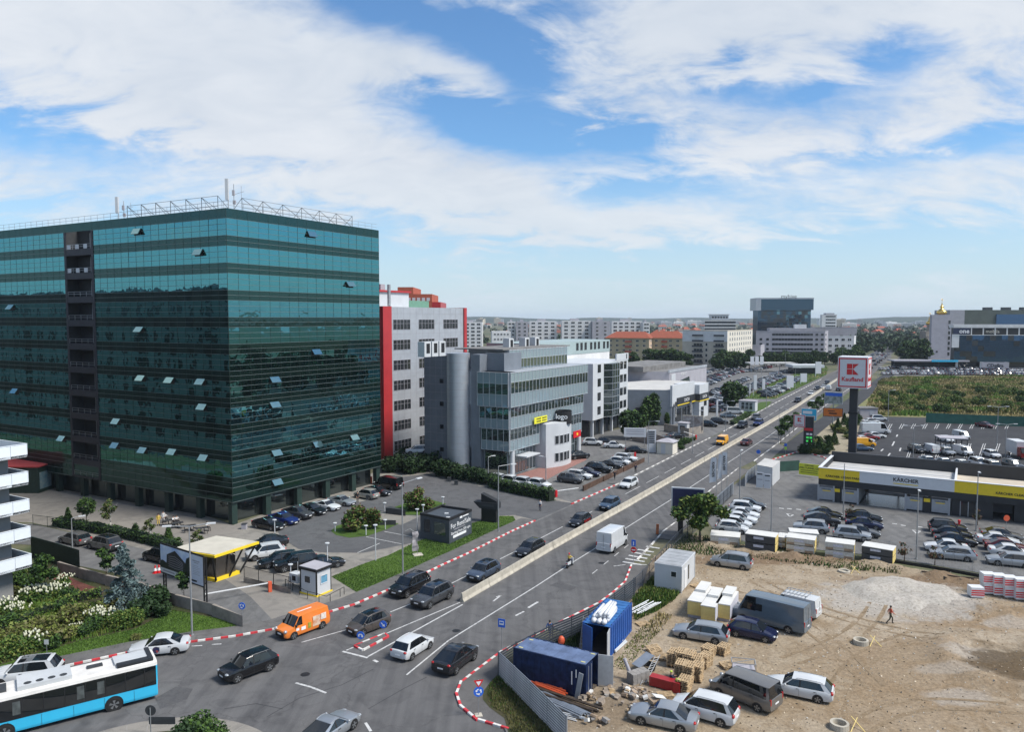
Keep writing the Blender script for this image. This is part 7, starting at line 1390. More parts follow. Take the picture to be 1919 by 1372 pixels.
t=thing('traffic_cone','red and white traffic cone in the side street','cone',G(291,1075));MB().lathe([(.3,0),(.3,.06),(.2,.06),(.05,.9),(.001,.9)],12).build('cone',M_RED,t);MB().lathe([(.165,.3),(.11,.6)],12,(0,0,.0)).build('band',M_TXT,t);t=thing('traffic_cone','second cone, half behind the billboard post','cone',G(298,1074));MB().lathe([(.3,0),(.3,.06),(.2,.06),(.05,.9),(.001,.9)],12).build('cone',M_RED,t);MB().lathe([(.165,.3),(.11,.6)],12).build('band',M_TXT,t)
# yellow pavilion
p0,p1,p2=G(345,1082),G(405,1092),G(450,1076);t=thing('pavilion','flat-roofed glass pavilion with yellow edges and slanted posts','pavilion',p1);dA=(p0-p1).normalized();dB=(p2-p1).normalized();LA,LB=(p0-p1).length,(p2-p1).length*1.0
fz=lambda a,b_,z:dA*a+dB*b_+Vector((0,0,z))
MB().prism([fz(0,0,0),fz(LA,0,0),fz(LA,LB,0),fz(0,LB,0)],.0,.35).build('floor',M_YEL,t);MB().prism([fz(-1.2,-1.2,0),fz(LA+.4,-1.2,0),fz(LA+.4,LB+1.5,0),fz(-1.2,LB+1.5,0)],3.1,3.35).build('roof_edge',M_YEL,t);MB().prism([fz(-1.05,-1.05,0),fz(LA+.25,-1.05,0),fz(LA+.25,LB+1.35,0),fz(-1.05,LB+1.35,0)],3.36,3.42).build('roof',mat('roof_cream',(.48,.45,.38),.8,var=.1,scale=.5),t)
MB().prism([fz(.3,.3,0),fz(LA-.1,.3,0),fz(LA-.1,LB-.3,0),fz(.3,LB-.3,0)],.36,3.09).build('glazing',glass('glass_bronze',(.3,.28,.26),(.06,.052,.045),.4),t)
for a,b_,c_,d_ in((0,0,-.9,-1.2),(0,LB*.55,-.9,LB*.55+1.0),(0,LB,-.9,LB+1.4),(LA*.5,0,LA*.5-.6,-1.2),(LA,0,LA,-1.2)):MB().tube(fz(a,b_,.2),fz(c_,d_,3.12),.12,n=4).build('slanted_post',M_INK,t)
# billboards
def billboard(lab,c0_,c1_,z0,z1,legs,name='billboard'):
 t_=thing(name,lab,'billboard',(c0_.x,c0_.y,0));d=(c1_-c0_);d.z=0;L_=d.length;d.normalize();f_=Fac(c0_,math.degrees(math.atan2(d.x,d.y)),Vector((c0_.x,c0_.y,0)));return t_,f_,L_
c0_,c1_=G(303,1107),G(381,1137);t,f_,L_=billboard('large billboard showing a dark apartment building on lattice legs',c0_,c1_,0,0,2);zb_=Zat(1071,c0_.y);zt=Zat(1020,c0_.y);L_+=.1
q=MB();f_.box(q,-.1,L_+.1,-.12,.0,zb_-.15,zt+.15);q.build('frame',M_INK,t)
def bpart(nm,a0,a1,u0,u1,m,off=.02):q_=MB();f_.box(q_,L_*a0,L_*a1,.001,off,lerp(zb_,zt,u0),lerp(zb_,zt,u1));q_.build(nm,m,t)
bpart('print_sky',0,.70,.17,1,mat('print_sky',(.30,.42,.68),.5,c2=(.68,.74,.82),scale=.6));bpart('print_strip',0,.70,0,.17,mat('print_stripgrey',(.62,.64,.64),.5,var=.08));bpart('print_column',.70,1,0,1,mat('print_lilac',(.55,.57,.66),.5,var=.05))
def bshape(nm,pts_,m,off):MB().add([f_.p(L_*a,lerp(zb_,zt,u),off)for a,u in pts_],[tuple(range(len(pts_)))]).build(nm,m,t)
bshape('print_tower',[(.14,.22),(.54,.22),(.62,.42),(.60,.60),(.36,.92),(.16,.70)],mat('print_towerdark',(.018,.02,.024),.5,var=.2,scale=4),.026);bshape('print_trees',[(0,.17),(.7,.17),(.7,.86),(.63,.78),(.58,.42),(.45,.33),(.3,.28),(.16,.38),(.06,.46),(0,.42)],mat('print_treesdark',(.012,.022,.014),.6,var=.3,scale=3),.032)
for k in range(6):bshape('print_floor',[(.2,.30+k*.07),(.36,.27+k*.085),(.55,.30+k*.05),(.55,.315+k*.05),(.36,.285+k*.085),(.2,.315+k*.07)],M_LGREY,.038)
for k in range(6):bpart('print_line',.77,.93-.03*(k%2),.32+k*.06,.335+k*.06,M_LGREY,.026)
bpart('print_heading',.77,.93,.78,.82,M_LGREY,.026);bpart('print_heading',.80,.9,.72,.75,M_LGREY,.026);bpart('print_logo',.55,.69,.06,.12,M_INK,.026);bpart('print_logo',.72,.86,.06,.12,M_INK,.026);bpart('print_phone',.06,.34,.06,.11,M_LGREY,.026)
for a in(0.02,.98):
 for s_ in(-.22,.22):MB().tube(f_.p(L_*a+s_,0,-.3),f_.p(L_*a+s_,zt,-.3),.085,n=4).build('leg',M_INK,t)
 m=MB();n_=8
 for k in range(n_):z0_,z1_=zt*k/n_,zt*(k+1)/n_;m.tube(f_.p(L_*a-.22,z0_,-.3),f_.p(L_*a+.22,z1_,-.3),.03,n=4)
 m.build('lattice',M_INK,t)
c0_=G(1275,1000);t=thing('billboard','navy poster panel on a thick dark post behind the leafy tree','billboard',c0_);fq=Fac(c0_,105,c0_);z0_,z1_=Zat(963,c0_.y),Zat(914,c0_.y);MB().tube((0,0,0),(0,0,z0_+.3),.35,n=10).build('post',M_INK,t);q=MB();fq.box(q,-1.2,3.0,-.25,0,z0_,z1_);q.build('frame',M_WPAN,t);q=MB();fq.box(q,-1.05,2.85,0,.03,z0_+.15,z1_-.15);q.build('poster',mat('poster_navy',(.012,.016,.06),.4,var=.1),t);MB().ball(fq.p(.9,lerp(z0_,z1_,.38),.02),(.75,.05,.6),12,8).build('poster_picture',mat('poster_food',(.45,.08,.05),.5,c2=(.55,.5,.4),scale=5),t);q=MB();fq.box(q,-.8,.2,.03,.04,z0_+.3,z0_+.45);q.build('poster_line',M_TXT,t)
# letting kiosk
kA,kB,kC=G(788,1009),G(842,1021),G(884,1001);t=thing('letting_kiosk','anthracite letting kiosk with white For Rent/Sale lettering','kiosk',kB);fA=Fac(kA,azim(kA,kB),kB);fB=Fac(kB,azim(kB,kC),kB);LA,LB=(kB-kA).length,(kC-kB).length;kz=Zat(972,kB.y);M_KIO=mat('kiosk_anthracite',(.055,.065,.078),.5,var=.1,scale=.8)
MB().prism([kA-kB,Vector((0,0,0)),kC-kB,kA-kB+kC-kB],0,kz-.3).build('wall',M_KIO,t)
q=MB();fA.box(q,-.05,LA+.05,-.2,.05,kz-.3,kz);fB.box(q,.05,LB,-.2,.05,kz-.3,kz);q.build('parapet',M_INK,t);o_=kA-kB+kC-kB;q=MB();q.prism([kA-kB,kA-kB+(kB-kA).normalized()*.2,kC-kB+(kA-kB)+(kB-kA).normalized()*.2,o_],kz-.3,kz-.01);q.build('parapet',M_INK,t);q=MB();fB.box(q,LB-.2,LB+.02,-LA,-.2,kz-.3,kz-.01);q.build('parapet',M_INK,t)
fA.put('window',winmesh(2.0,1.7,M_KIO,glass('glass_kiosk',(.3,.34,.32),(.03,.05,.042),.4),0),LA*.68,.9,.0,t);fA.put('window',winmesh(1.1,1.8,M_KIO,GL_DARK,0),LA*.24,.9,.0,t)
tr=(R(90),0,fB.rz)
for s_,sz_,z_ in(('For Rent/Sale',.86,.64),('Starting from 200 sqm',.50,.36)):text('lettering',s_,sz_,M_TXT,t,fB.p(LB*.5,kz*z_,.02),tr,.01)
q=MB();fB.box(q,LB*.16,LB*.74,.0,.02,kz*.17,kz*.27);q.build('number_bar',M_TXT,t);q=MB();fB.box(q,LB*.46,LB*.57,.0,.02,kz*.82,kz*.91);q.build('logo',M_TXT,t);q=MB();fB.box(q,LB*.6,LB*.85,.0,.02,kz*.84,kz*.88);q.build('logo_line',M_TXT,t);q=MB();fB.box(q,LB*.2,LB*.7,.0,.02,kz*.48,kz*.5);q.build('small_print',M_LGREY,t)
for a in(.3,.75):MB().box((kA-kB+kC-kB)*a*.6+Vector((0,0,kz-.24)),(.5,.4,.12)).build('roof_vent',M_WPAN,t)
# black totem, feather flag
p=G(917,978);t=thing('totem_sign','black angular entrance totem with slanted crown','sign',p,R(-20));z_=Zat(926,p.y);MB().bx(-1.0,1.2,-.5,.5,0,z_*.55).build('base_block',M_INK,t);MB().add([(-2.1,-.65,z_*.72),(1.45,-.65,z_*.5),(1.45,-.65,z_*.72),(-2.1,.65,z_*.72),(1.45,.65,z_*.5),(1.45,.65,z_*.72),(-1.2,-.65,z_*.5),(-1.2,.65,z_*.5)],[(0,6,1,2),(3,5,4,7),(0,2,5,3),(0,3,7,6),(6,7,4,1),(1,4,5,2)]).build('sign_block',M_CHAR,t);MB().add([(-1.0,-.5,z_*.72),(1.3,-.5,z_*.72),(1.3,-.5,z_*.78),(-1.0,-.5,z_*1.02),(-1.0,.5,z_*.72),(1.3,.5,z_*.72),(1.3,.5,z_*.78),(-1.0,.5,z_*1.02)],[(0,1,2,3),(5,4,7,6),(3,2,6,7),(1,5,6,2),(4,0,3,7)]).build('crown_wedge',M_INK,t);q=MB().box((-.1,-.66,z_*.61),(2.0,.02,.28));q.build('sign_lettering_plate',M_DGREY,t)
p=G(783,1041);t=thing('feather_flag','wilted grey-mauve feather flag on a square base','flag',p,R(20));MB().bx(-.55,.55,-.55,.55,.04,.12).build('base',M_CONC,t);z_=Zat(990,p.y);MB().path([(0,0,.1),(-.1,0,z_*.6),(-.3,0,z_*.85),(-.9,0,z_),(-1.5,0,z_*.93)],.025).build('pole',M_POLE,t)
fl_=MB();fl_.add([(0+a*.5-.35,.05*math.sin(k*1.7+j),.5+k*(z_-.9)/7)for k in range(8)for j,a in enumerate((-.6-.1*math.sin(k),0,.7+.25*math.sin(k*1.3)))],[(k*3+j,k*3+j+1,k*3+j+4,k*3+j+3)for k in range(7)for j in range(2)]);fl_.build('cloth',mat('cloth_mauve',(.20,.17,.18),.9,c2=(.42,.40,.41),scale=1.2),t)
# supermarket pylon and price totem
p=G(1597,856);t=thing('pylon_sign','tall black pylon carrying a white cube with red K and Kaufland lettering','pylon sign',p);z0_,z1_=Zat(726,p.y),Zat(668,p.y);fz_=Fac(p,122,p);w_=2.75
q=MB();fz_.box(q,-.72,.72,-.7,.7,0,z0_);q.build('column',M_CHAR,t);q=MB();fz_.box(q,-.9,.9,-.88,.88,z0_*.62,z0_*.65);q.build('column_collar',M_INK,t)
fk2=Fac(p,122,p);q=MB();fk2.box(q,-w_,w_,-w_,w_,z0_,z1_);q.build('cube',M_SIGNW,t);zc_=(z0_+z1_)/2
def cube_face(off_az):
 f_=Fac(p,122+off_az,p);n_off=w_+.01
 def bar(a0,a1,z0__,z1__,m=M_RED,nm='sign_border',o=.03):q_=MB();f_.box(q_,a0,a1,n_off,n_off+o,z0__,z1__);q_.build(nm,m,t)
 hb_=(z1_-z0_)/2;e=w_-.28
 for s_ in(-1,1):bar(s_*e-.11,s_*e+.11,zc_-hb_+.25,zc_+hb_-.25);bar(-e-.11,e+.11,zc_+s_*(hb_-.35)-.11,zc_+s_*(hb_-.35)+.11,o=.034)
 def poly(pts_,m=M_RED):MB().add([f_.p(a,zc_+b_,n_off+.035)for a,b_ in pts_],[tuple(range(len(pts_)))]).build('sign_emblem',m,t)
 poly([(-1.05,.78),(-.08,.78),(-.08,1.75),(-1.05,1.75)]);poly([(-1.05,-.4),(-.08,-.4),(-.08,.68),(-1.05,.68)]);poly([(.02,.78),(.12,.78),(1.1,1.75),(.02,1.75)]);poly([(.02,.68),(.12,.68),(1.1,-.4),(.02,-.4)])
 text('sign_lettering','Kaufland',1.15,M_RED,t,f_.p(0,zc_-1.35,n_off+.03),(R(90),0,f_.rz),.01,bold=True)
cube_face(0);cube_face(-90);cube_face(90)
p=G(1514,848);t=thing('price_totem','dark price totem with green digits under a small white Kaufland board','sign',p);z_=Zat(781,p.y);fz_=Fac(p,118,p)
def ft(nm,a0,a1,o0,o1,z0__,z1__,m):q_=MB();fz_.box(q_,a0,a1,o0,o1,z0__,z1__);q_.build(nm,m,t)
ft('column',-.9,1.0,-.4,.4,0,z_,M_CHAR);zk0,zk1=Zat(801,p.y),Zat(778,p.y);ft('board',-2.9,-.6,.42,.6,zk0,zk1,M_SIGNW)
for a0,a1,b0_,b1_ in((-2.85,-2.72,.1,-.1),(-.78,-.65,.1,-.1)):ft('board_border',a0,a1,.6,.63,zk0+.05,zk1-.05,M_RED)
ft('board_border',-2.85,-.65,.6,.634,zk0+.05,zk0+.18,M_RED);ft('board_border',-2.85,-.65,.6,.634,zk1-.18,zk1-.05,M_RED)
for pts_ in([(-.3,.05),(0,.05),(0,.42),(-.3,.42)],[(-.3,-.4),(0,-.4),(0,0),(-.3,0)],[(.04,.05),(.4,.42),(.04,.42)],[(.04,0),(.4,-.4),(.04,-.4)]):MB().add([fz_.p(-1.75+a*1.2,(zk0+zk1)/2+.25+b_,.64)for a,b_ in pts_],[tuple(range(len(pts_)))]).build('board_emblem',M_RED,t)
text('board_lettering','Kaufland',.42,M_RED,t,fz_.p(-1.75,zk0+.5,.64),(R(90),0,fz_.rz),.01);ft('red_panel',-.8,.9,.42,.46,Zat(807,p.y),Zat(802,p.y),M_RED)
for k,m_ in enumerate((M_TXT,mat('digits_green',(.06,.5,.1),.4,var=0,emit=(.05,.6,.1,.5)),MATS['digits_green'],M_TXT)):
 for j in range(2):ft('price_digits',-.35+j*.65,.15+j*.65,.42,.45,Zat(815+k*6.5,p.y),Zat(811.5+k*6.5,p.y),m_)
def board_sign(x,y,ytop,ybot,w,azd,m,lab,pic=None,name='billboard',frame=M_WPAN):
 p=G(x,y);t_=thing(name,lab,'billboard',p);f_=Fac(p,azd,p);z0__,z1__=Zat(ybot,p.y),Zat(ytop,p.y);MB().tube((0,0,0),(0,0,z0__+.1),.18,n=8).build('post',M_POLE,t_);q_=MB();f_.box(q_,-w/2,w/2,-.2,0,z0__,z1__);q_.build('frame',frame,t_);q_=MB();f_.box(q_,-w/2+.12,w/2-.12,0,.03,z0__+.12,z1__-.12);q_.build('poster',m,t_)
 for a0,a1,u0,u1,mm in(pic or()):q_=MB();f_.box(q_,w*a0,w*a1,.03,.05,lerp(z0__,z1__,u0),lerp(z0__,z1__,u1));q_.build('poster_print',mm,t_)
board_sign(1515,822,766,788,3.4,118,PAINT['cyan'],'light blue poster board behind the price totem',((-.4,.2,.55,.8,M_TXT),(-.4,.4,.1,.4,M_WPAN)));board_sign(1561,790,735,757,4.6,118,mat('poster_photo',(.35,.38,.36),.5,c2=(.1,.13,.12),scale=1.4),'poster board with dark header beyond the orange sign',((-.45,.45,.66,.93,M_SKYB),));board_sign(1560,806,765,781,4.6,118,mat('sign_orange',(.62,.16,.02),.5,var=.05),'orange sign board with dark brush logo at the service road',((-.2,.2,.3,.45,M_INK),(-.25,.1,.6,.7,M_INK)),frame=M_CHAR)
# wash yard: flags, booth, banner, fences
for x,y,yt,yb_,lab in((1342,945,858,903,'white Kärcher flag nearest the billboard'),(1352,938,852,896,'narrow white flag in the middle of the three'),(1362,932,848,889,'white Kärcher flag next to the yard lamp post')):
 p=G(x,y);t_=thing('flag',lab,'flag',p,R(-20));zt,z0_=Zat(yt,p.y),Zat(yb_,p.y);MB().tube((0,0,0),(0,0,zt+.3),.05,.03,6).build('pole',M_POLE,t_);w_=1.0 if 'narrow' not in lab else .6;c_=MB();n_=9
 c_.add([(-.05-w_*j/3*(1-.25*(k/n_)**3),.07*math.sin(j*1.4+k*.5),lerp(z0_-.25*j/3,zt,k/n_))for k in range(n_+1)for j in range(4)],[(k*4+j,k*4+j+1,k*4+j+5,k*4+j+4)for k in range(n_)for j in range(3)]);c_.build('cloth',M_SIGNW,t_,smooth=True);text('flag_lettering','KÄRCHER',.52,M_INK,t_,(-w_*.5,-.12,(z0_+zt)/2),(R(90),R(90),0),.004,bold=True)if w_>.9 else None
bA,bB,bC=G(1418,906),G(1447,912),G(1461,898);t=thing('pump_container','white equipment container with a sign board on its front','container',bB);zt=Zat(878,bB.y);MB().prism([bA-bB,Vector((0,0,0)),bC-bB,bA-bB+bC-bB],0,zt).build('wall',M_WPAN,t);MB().prism([(bA-bB)*1.03,Vector((0,0,0)),(bC-bB)*1.03,(bA-bB+bC-bB)*1.03],zt+.005,zt+.12).build('roof',M_ROOFL,t)
p=G(1430,917);t=thing('sign_board','white double notice board in front of the equipment container','sign',p);f_=Fac(p,118,p);z_=Zat(886,p.y)
for a,h_ in((-1.1,z_),(.1,z_*.93)):q=MB();f_.box(q,a,a+1.1,-.05,.05,.2,h_);q.build('panel',M_SIGNW,t);q=MB();f_.box(q,a+.15,a+.95,.05,.07,h_*.86,h_*.93);q.build('print',M_INK,t);q=MB();f_.box(q,a+.15,a+.95,.05,.07,h_*.55,h_*.6);q.build('print',M_LGREY,t)
def slat_fence(line,h,lab,m,n_,grp=None,gap=.25,thick=.04,posts=2.4,name='fence',pm=None):
 """fence of single boards between posts: each board of each bay its own piece"""
 t_=thing(name,lab,'fence',line[0],0,grp);b0_=line[0];pts_=[q for q,d in walk(line,posts)]+[line[-1]]
 for q in pts_:MB().tube(q-b0_,q-b0_+Vector((0,0,h+.05)),.05,n=5).build('post',pm or m,t_)
 for a,b_ in zip(pts_,pts_[1:]):
  L_=(b_-a).length;d=(b_-a).normalized();me=MB().bx(0,L_-.02,-thick/2,thick/2,0,h/n_*(1-gap)).mesh('board',m)
  for k in range(n_):put('board',me,t_,a-b0_+Vector((0,0,.06+h/n_*k)),math.atan2(d.y,d.x))
 return t_
M_FNC=mat('fence_graphite',(.055,.065,.080),.45,.3,var=.15,scale=1.5);M_ZINC=mat('fence_zinc',(.30,.33,.37),.4,.45,var=.12,scale=1.2)
fl1=PX([(934,1271),(964,1251),(996,1234),(1033,1214),(1066,1200),(1100,1184),(1127,1170),(1170,1136),(1190,1119)]);slat_fence(fl1,2.0,'dark ribbed metal fence between the road and the blue containers',M_FNC,9,gap=.38)
fl2=PX([(1190,1119),(1207,1101),(1232,1072),(1262,1036),(1290,1008),(1330,972),(1372,930)]);rail(fl2,2.0,'dark mesh fence along the pavement under the leafy tree',2.5,M_FNC,(.05,.5,.97),bars=.22,name='mesh_fence')
fl3=PX([(936,1273),(985,1322),(1062,1402)]);slat_fence(fl3,2.1,'light ribbed metal fence running towards the viewer from the corner',M_ZINC,11,gap=.25,posts=2.6)
slat_fence(PX([(1334,962),(1345,952),(1374,926)]),1.9,'pale slatted gate fence beside the parked white cars',M_ZINC,9,gap=.2);slat_fence(PX([(1396,912),(1400,903),(1417,890)]),1.8,'short grey slatted fence beside the equipment container',M_ZINC,9,gap=.3)
rail(PX([(1345,1010),(1420,1020),(1540,1032),(1640,1042),(1780,1064),(1930,1092),(2100,1120)]),2.0,'thin mesh fence behind the board stacks along the wash yard',2.8,M_STEEL,(.02,.97),.018,'mesh_fence',bars=.3)
wall_(PX([(1640,1049),(1780,1072),(1930,1100),(2100,1128)]),.2,.35,'dark plinth under the wash yard fence',M_INK);wall_(PX([(1440,886),(1498,882)]),.1,1.9,'dark green screen fence before the service road',mat('screen_dkgreen',(.018,.06,.045),.7,var=.2,scale=1),'screen_fence','fence');wall_(PX([(1735,792),(1919,800),(2300,812)]),.1,2.6,'long green screen fence at the edge of the supermarket lot',mat('screen_green2',(.025,.11,.085),.7,var=.2,scale=.5),'screen_fence','fence')
bnA,bnB=G(1497,892),G(1532,896);t=thing('banner','lime yellow banner advertising an open tunnel car wash','banner',bnA);f_=Fac(bnA,azim(bnA,bnB),bnA);L_=(bnB-bnA).length+.3;zt=Zat(868,bnA.y);q=MB();f_.box(q,0,L_,-.03,.03,.3,zt);q.build('cloth',mat('banner_lime',(.62,.66,.04),.6,var=.04),t)
for s_,sz_,u in(('KÄRCHER',.34,.86),('OPEN TUNNEL CAR',.42,.62)):text('banner_lettering',s_,sz_,M_INK,t,f_.p(L_/2,lerp(.3,zt,u),.04),(R(90),0,f_.rz),.005,bold=True)
for u in(.2,.38):q=MB();f_.box(q,.3,L_-.3,.03,.04,lerp(.3,zt,u),lerp(.3,zt,u)+.1);q.build('banner_print',M_INK,t)
t=thing('round_sign','red-orange round sign on a post by the wash hall','sign',G(1885,998));MB().tube((0,0,0),(0,0,1.8),.03).build('post',M_POLE,t);MB().lathe([(.001,-.02),(.4,-.02),(.4,.02),(.001,.02)],18,axis='y').build('disc',M_REDO,t,loc=(0,-.05,1.9));t=thing('bollard','red hydrant post in the wash yard','post',G(1797,992));MB().lathe([(.14,0),(.14,1.0),(.18,1.0),(.18,1.2),(.001,1.3)],10).build('shaft',M_RED,t)
for x,y in((1460,953),(1475,954),(1492,955),(1672,982),(1688,985),(1720,988)):stripes('lot_marking',[(x,y),(x+9,y+1)],.4,z=.034)
stripes('lot_marking',[(1474,963),(1487,966),(1480,969),(1474,963)],.2,z=.035);stripes('lot_marking',[(1710,994),(1725,996),(1718,1001),(1710,994)],.2,z=.035)
# supermarket bays and trolley shelter
for k in range(11):x=1668+k*22;stripes('bay_marking',[(x,795),(x-5,804)],.14,z=.042);stripes('bay_marking',[(x+4,795),(x-1,804)],.14,z=.042)
for k in range(9):x=1705+k*27;stripes('bay_marking',[(x+3,832),(x-6,858)],.13,z=.042);stripes('bay_marking',[(x+7,832),(x-2,858)],.13,z=.042)
for a,b_ in(((1655,842),(1651,846)),((1688,840),(1686,846)),((1676,828),(1672,836)),((1668,850),(1663,857)),((1682,815),(1680,819))):stripes('lane_marking',[a,b_],.3,z=.042)
tA,tB=G(1762,846),G(1812,848);t=thing('trolley_shelter','glazed trolley shelter with steel frame in the supermarket lot','shelter',tA);f_=Fac(tA,azim(tA,tB),tA);L_=(tB-tA).length;z_=2.7;q=MB();f_.box(q,-.2,L_+.2,-4,.2,z_,z_+.2);q.build('roof',M_LGREY,t)
for k in range(6):
 for o in(0,-3.8):q=MB();f_.box(q,L_*k/5-.06,L_*k/5+.06,o-.06,o+.06,0,z_);q.build('post',M_DGREY,t)
for k in range(14):q=MB();a=.3+k*(L_-.6)/14;f_.box(q,a,a+.28,-3.2,-.6,.35,1.0);q.build('trolley_row',M_STEEL,t)
p=G(1600,790);t=thing('grey_shed','small grey metal shed among shrubs by the white vans','shed',G(1622,784));MB().bx(-2.4,2.4,-2,2,0,2.9).build('wall',M_LGREY,t);MB().bx(-2.6,2.6,-2.2,2.2,2.91,3.15).build('roof',M_ROOF,t);MB().box((.8,-2.02,1.3),(1.2,.05,2.2)).build('door',M_ALU,t)
# office car park clutter
wall_(PX([(1093,921),(1130,903),(1168,885),(1208,866)]),.25,.9,'rusty low board edging in front of the office row',mat('rust_brown',(.075,.04,.025),.9,var=.35,scale=1.2,space='World'),'edging');wall_(PX([(1185,826),(1230,834),(1250,842)]),.2,2.4,'beige low wall behind the white board',M_CWALL);wall_(PX([(1245,808),(1290,818),(1318,812)]),.3,1.9,'long grey block wall before the showroom',M_CWALL)
p=G(1190,838);t=thing('sign_board','white folded advertising board before the round dark tree','sign',p);f_=Fac(p,100,p);q=MB();f_.box(q,-2.4,2.4,-.1,.1,2.2,4.2);q.build('board',M_SIGNW,t)
for z_ in(2.8,3.3,3.7):q=MB();f_.box(q,-1.9,1.9,.1,.12,z_,z_+.16);q.build('print',M_LGREY,t)
for a in(-2,2):MB().tube(f_.p(a,0),f_.p(a,2.2),.06).build('leg',M_POLE,t)
p=G(1221,848);t=thing('totem_sign','tall white office directory totem with dark name plates','sign',p);f_=Fac(p,100,p);z_=Zat(806,p.y);q=MB();f_.box(q,-.9,.9,-.15,.15,0,z_);q.build('board',M_SIGNW,t)
for k in range(7):q=MB();f_.box(q,-.8,.6,.15,.18,z_*(.42+k*.08),z_*(.47+k*.08));q.build('name_plate',M_DGREY,t)
p=G(1250,850);t=thing('white_kiosk','little off-white brick kiosk with pyramid roof by the road','kiosk',p,R(-31));MB().bx(-1.7,1.7,-1.5,1.5,0,2.6).build('wall',M_CREAM,t);MB().add([(-2,-1.8,2.6),(2,-1.8,2.6),(2,1.8,2.6),(-2,1.8,2.6),(0,0,3.3)],[(0,1,4),(1,2,4),(2,3,4),(3,0,4),(3,2,1,0)]).build('roof',M_LGREY,t);MB().box((-.3,-1.52,1.2),(.9,.05,2.0)).build('door',M_WPAN,t)
p=G(1281,814);t=thing('gate_booth','small white gatekeeper booth at the showroom wall','booth',p,R(-31));MB().bx(-1.1,1.1,-1.0,1.0,0,2.7).build('wall',M_WPAN,t);MB().bx(-1.3,1.3,-1.2,1.2,2.71,2.9).build('roof',M_LGREY,t);put('window',winmesh(1.2,1.0,M_DGREY,GL_DARK),t,(0,-1.01,1.2))
board_sign(1298,812,779,806,5.0,112,mat('poster_car',(.42,.40,.38),.6,c2=(.14,.10,.09),scale=.8),'advertising hoarding with a pale photo in front of the showroom',frame=M_BEIGE)
for x,y,yt,c_,lab in((1342,792,750,0,'tall white flag mast in front of the showroom'),(1412,742,703,1,'white upright dealer flag by the lone tree'),(1404,745,720,0,'thin white post flag at the verge'),(1428,738,710,1,'white dealer flag beside the grey booth'),(1474,732,704,2,'wide pale brand totem on the verge'),(1500,720,700,2,'white brand totem at the far end of the verge'),(1528,706,678,2,'tall white brand panel by the canopy')):
 p=G(x,y);t_=thing('flag_mast' if c_<2 else 'brand_totem',lab,'flag' if c_<2 else 'sign',p);h=Zat(yt,p.y);MB().tube((0,0,0),(0,0,h),.09 if c_<2 else .15).build('pole',M_WPAN,t_)
 w_=(.35,1.0,2.6)[c_];MB().bx(.1,.1+w_,-.08,.08,h*(.2 if c_==2 else .3),h).build('panel',M_SIGNW,t_)
for k in range(3):p=G(1409+k*9,702);t_=thing('flag_mast','pale blue and white brand banner in the group of three','flag',p,0,'three brand banners');h=Zat(668,p.y);MB().tube((0,0,0),(0,0,h),.1).build('pole',M_POLE,t_);MB().bx(-.9,.9,-.15,-.1,h-4.2,h).build('panel',M_SIGNW,t_)
p=G(1450,697);t=thing('forecourt_canopy','white flat forecourt canopy on posts at the back of the dealer lot','canopy',p);MB().bx(-14,10,-4,4,4.4,5.0).build('roof',M_ROOFL,t)
for a in(-12,-4,3,9):MB().tube((a,0,0),(a,0,4.4),.15).build('column',M_WPAN,t)
p=G(1508,700);t=thing('sales_pavilion','low white sales pavilion with dark glass at the dealer lot','pavilion',p);MB().bx(-7,7,-4,4,0,3.2).build('glazing',GL_DARK,t);MB().bx(-8,8,-5,5,3.21,4.6).build('roof',M_WPAN,t);p=G(1402,770);t=thing('sales_booth','small glazed white booth by the road verge','booth',p,R(-31));MB().bx(-2.4,2.4,-1.6,1.6,0,3.0).build('wall',M_WPAN,t);MB().bx(-2.6,2.6,-1.8,1.8,3.01,3.2).build('roof',M_LGREY,t)
for a in(-1.2,0,1.2):put('window',winmesh(1.0,2.2,M_WPAN,GL_GREY),t,(a,-1.61,.5))
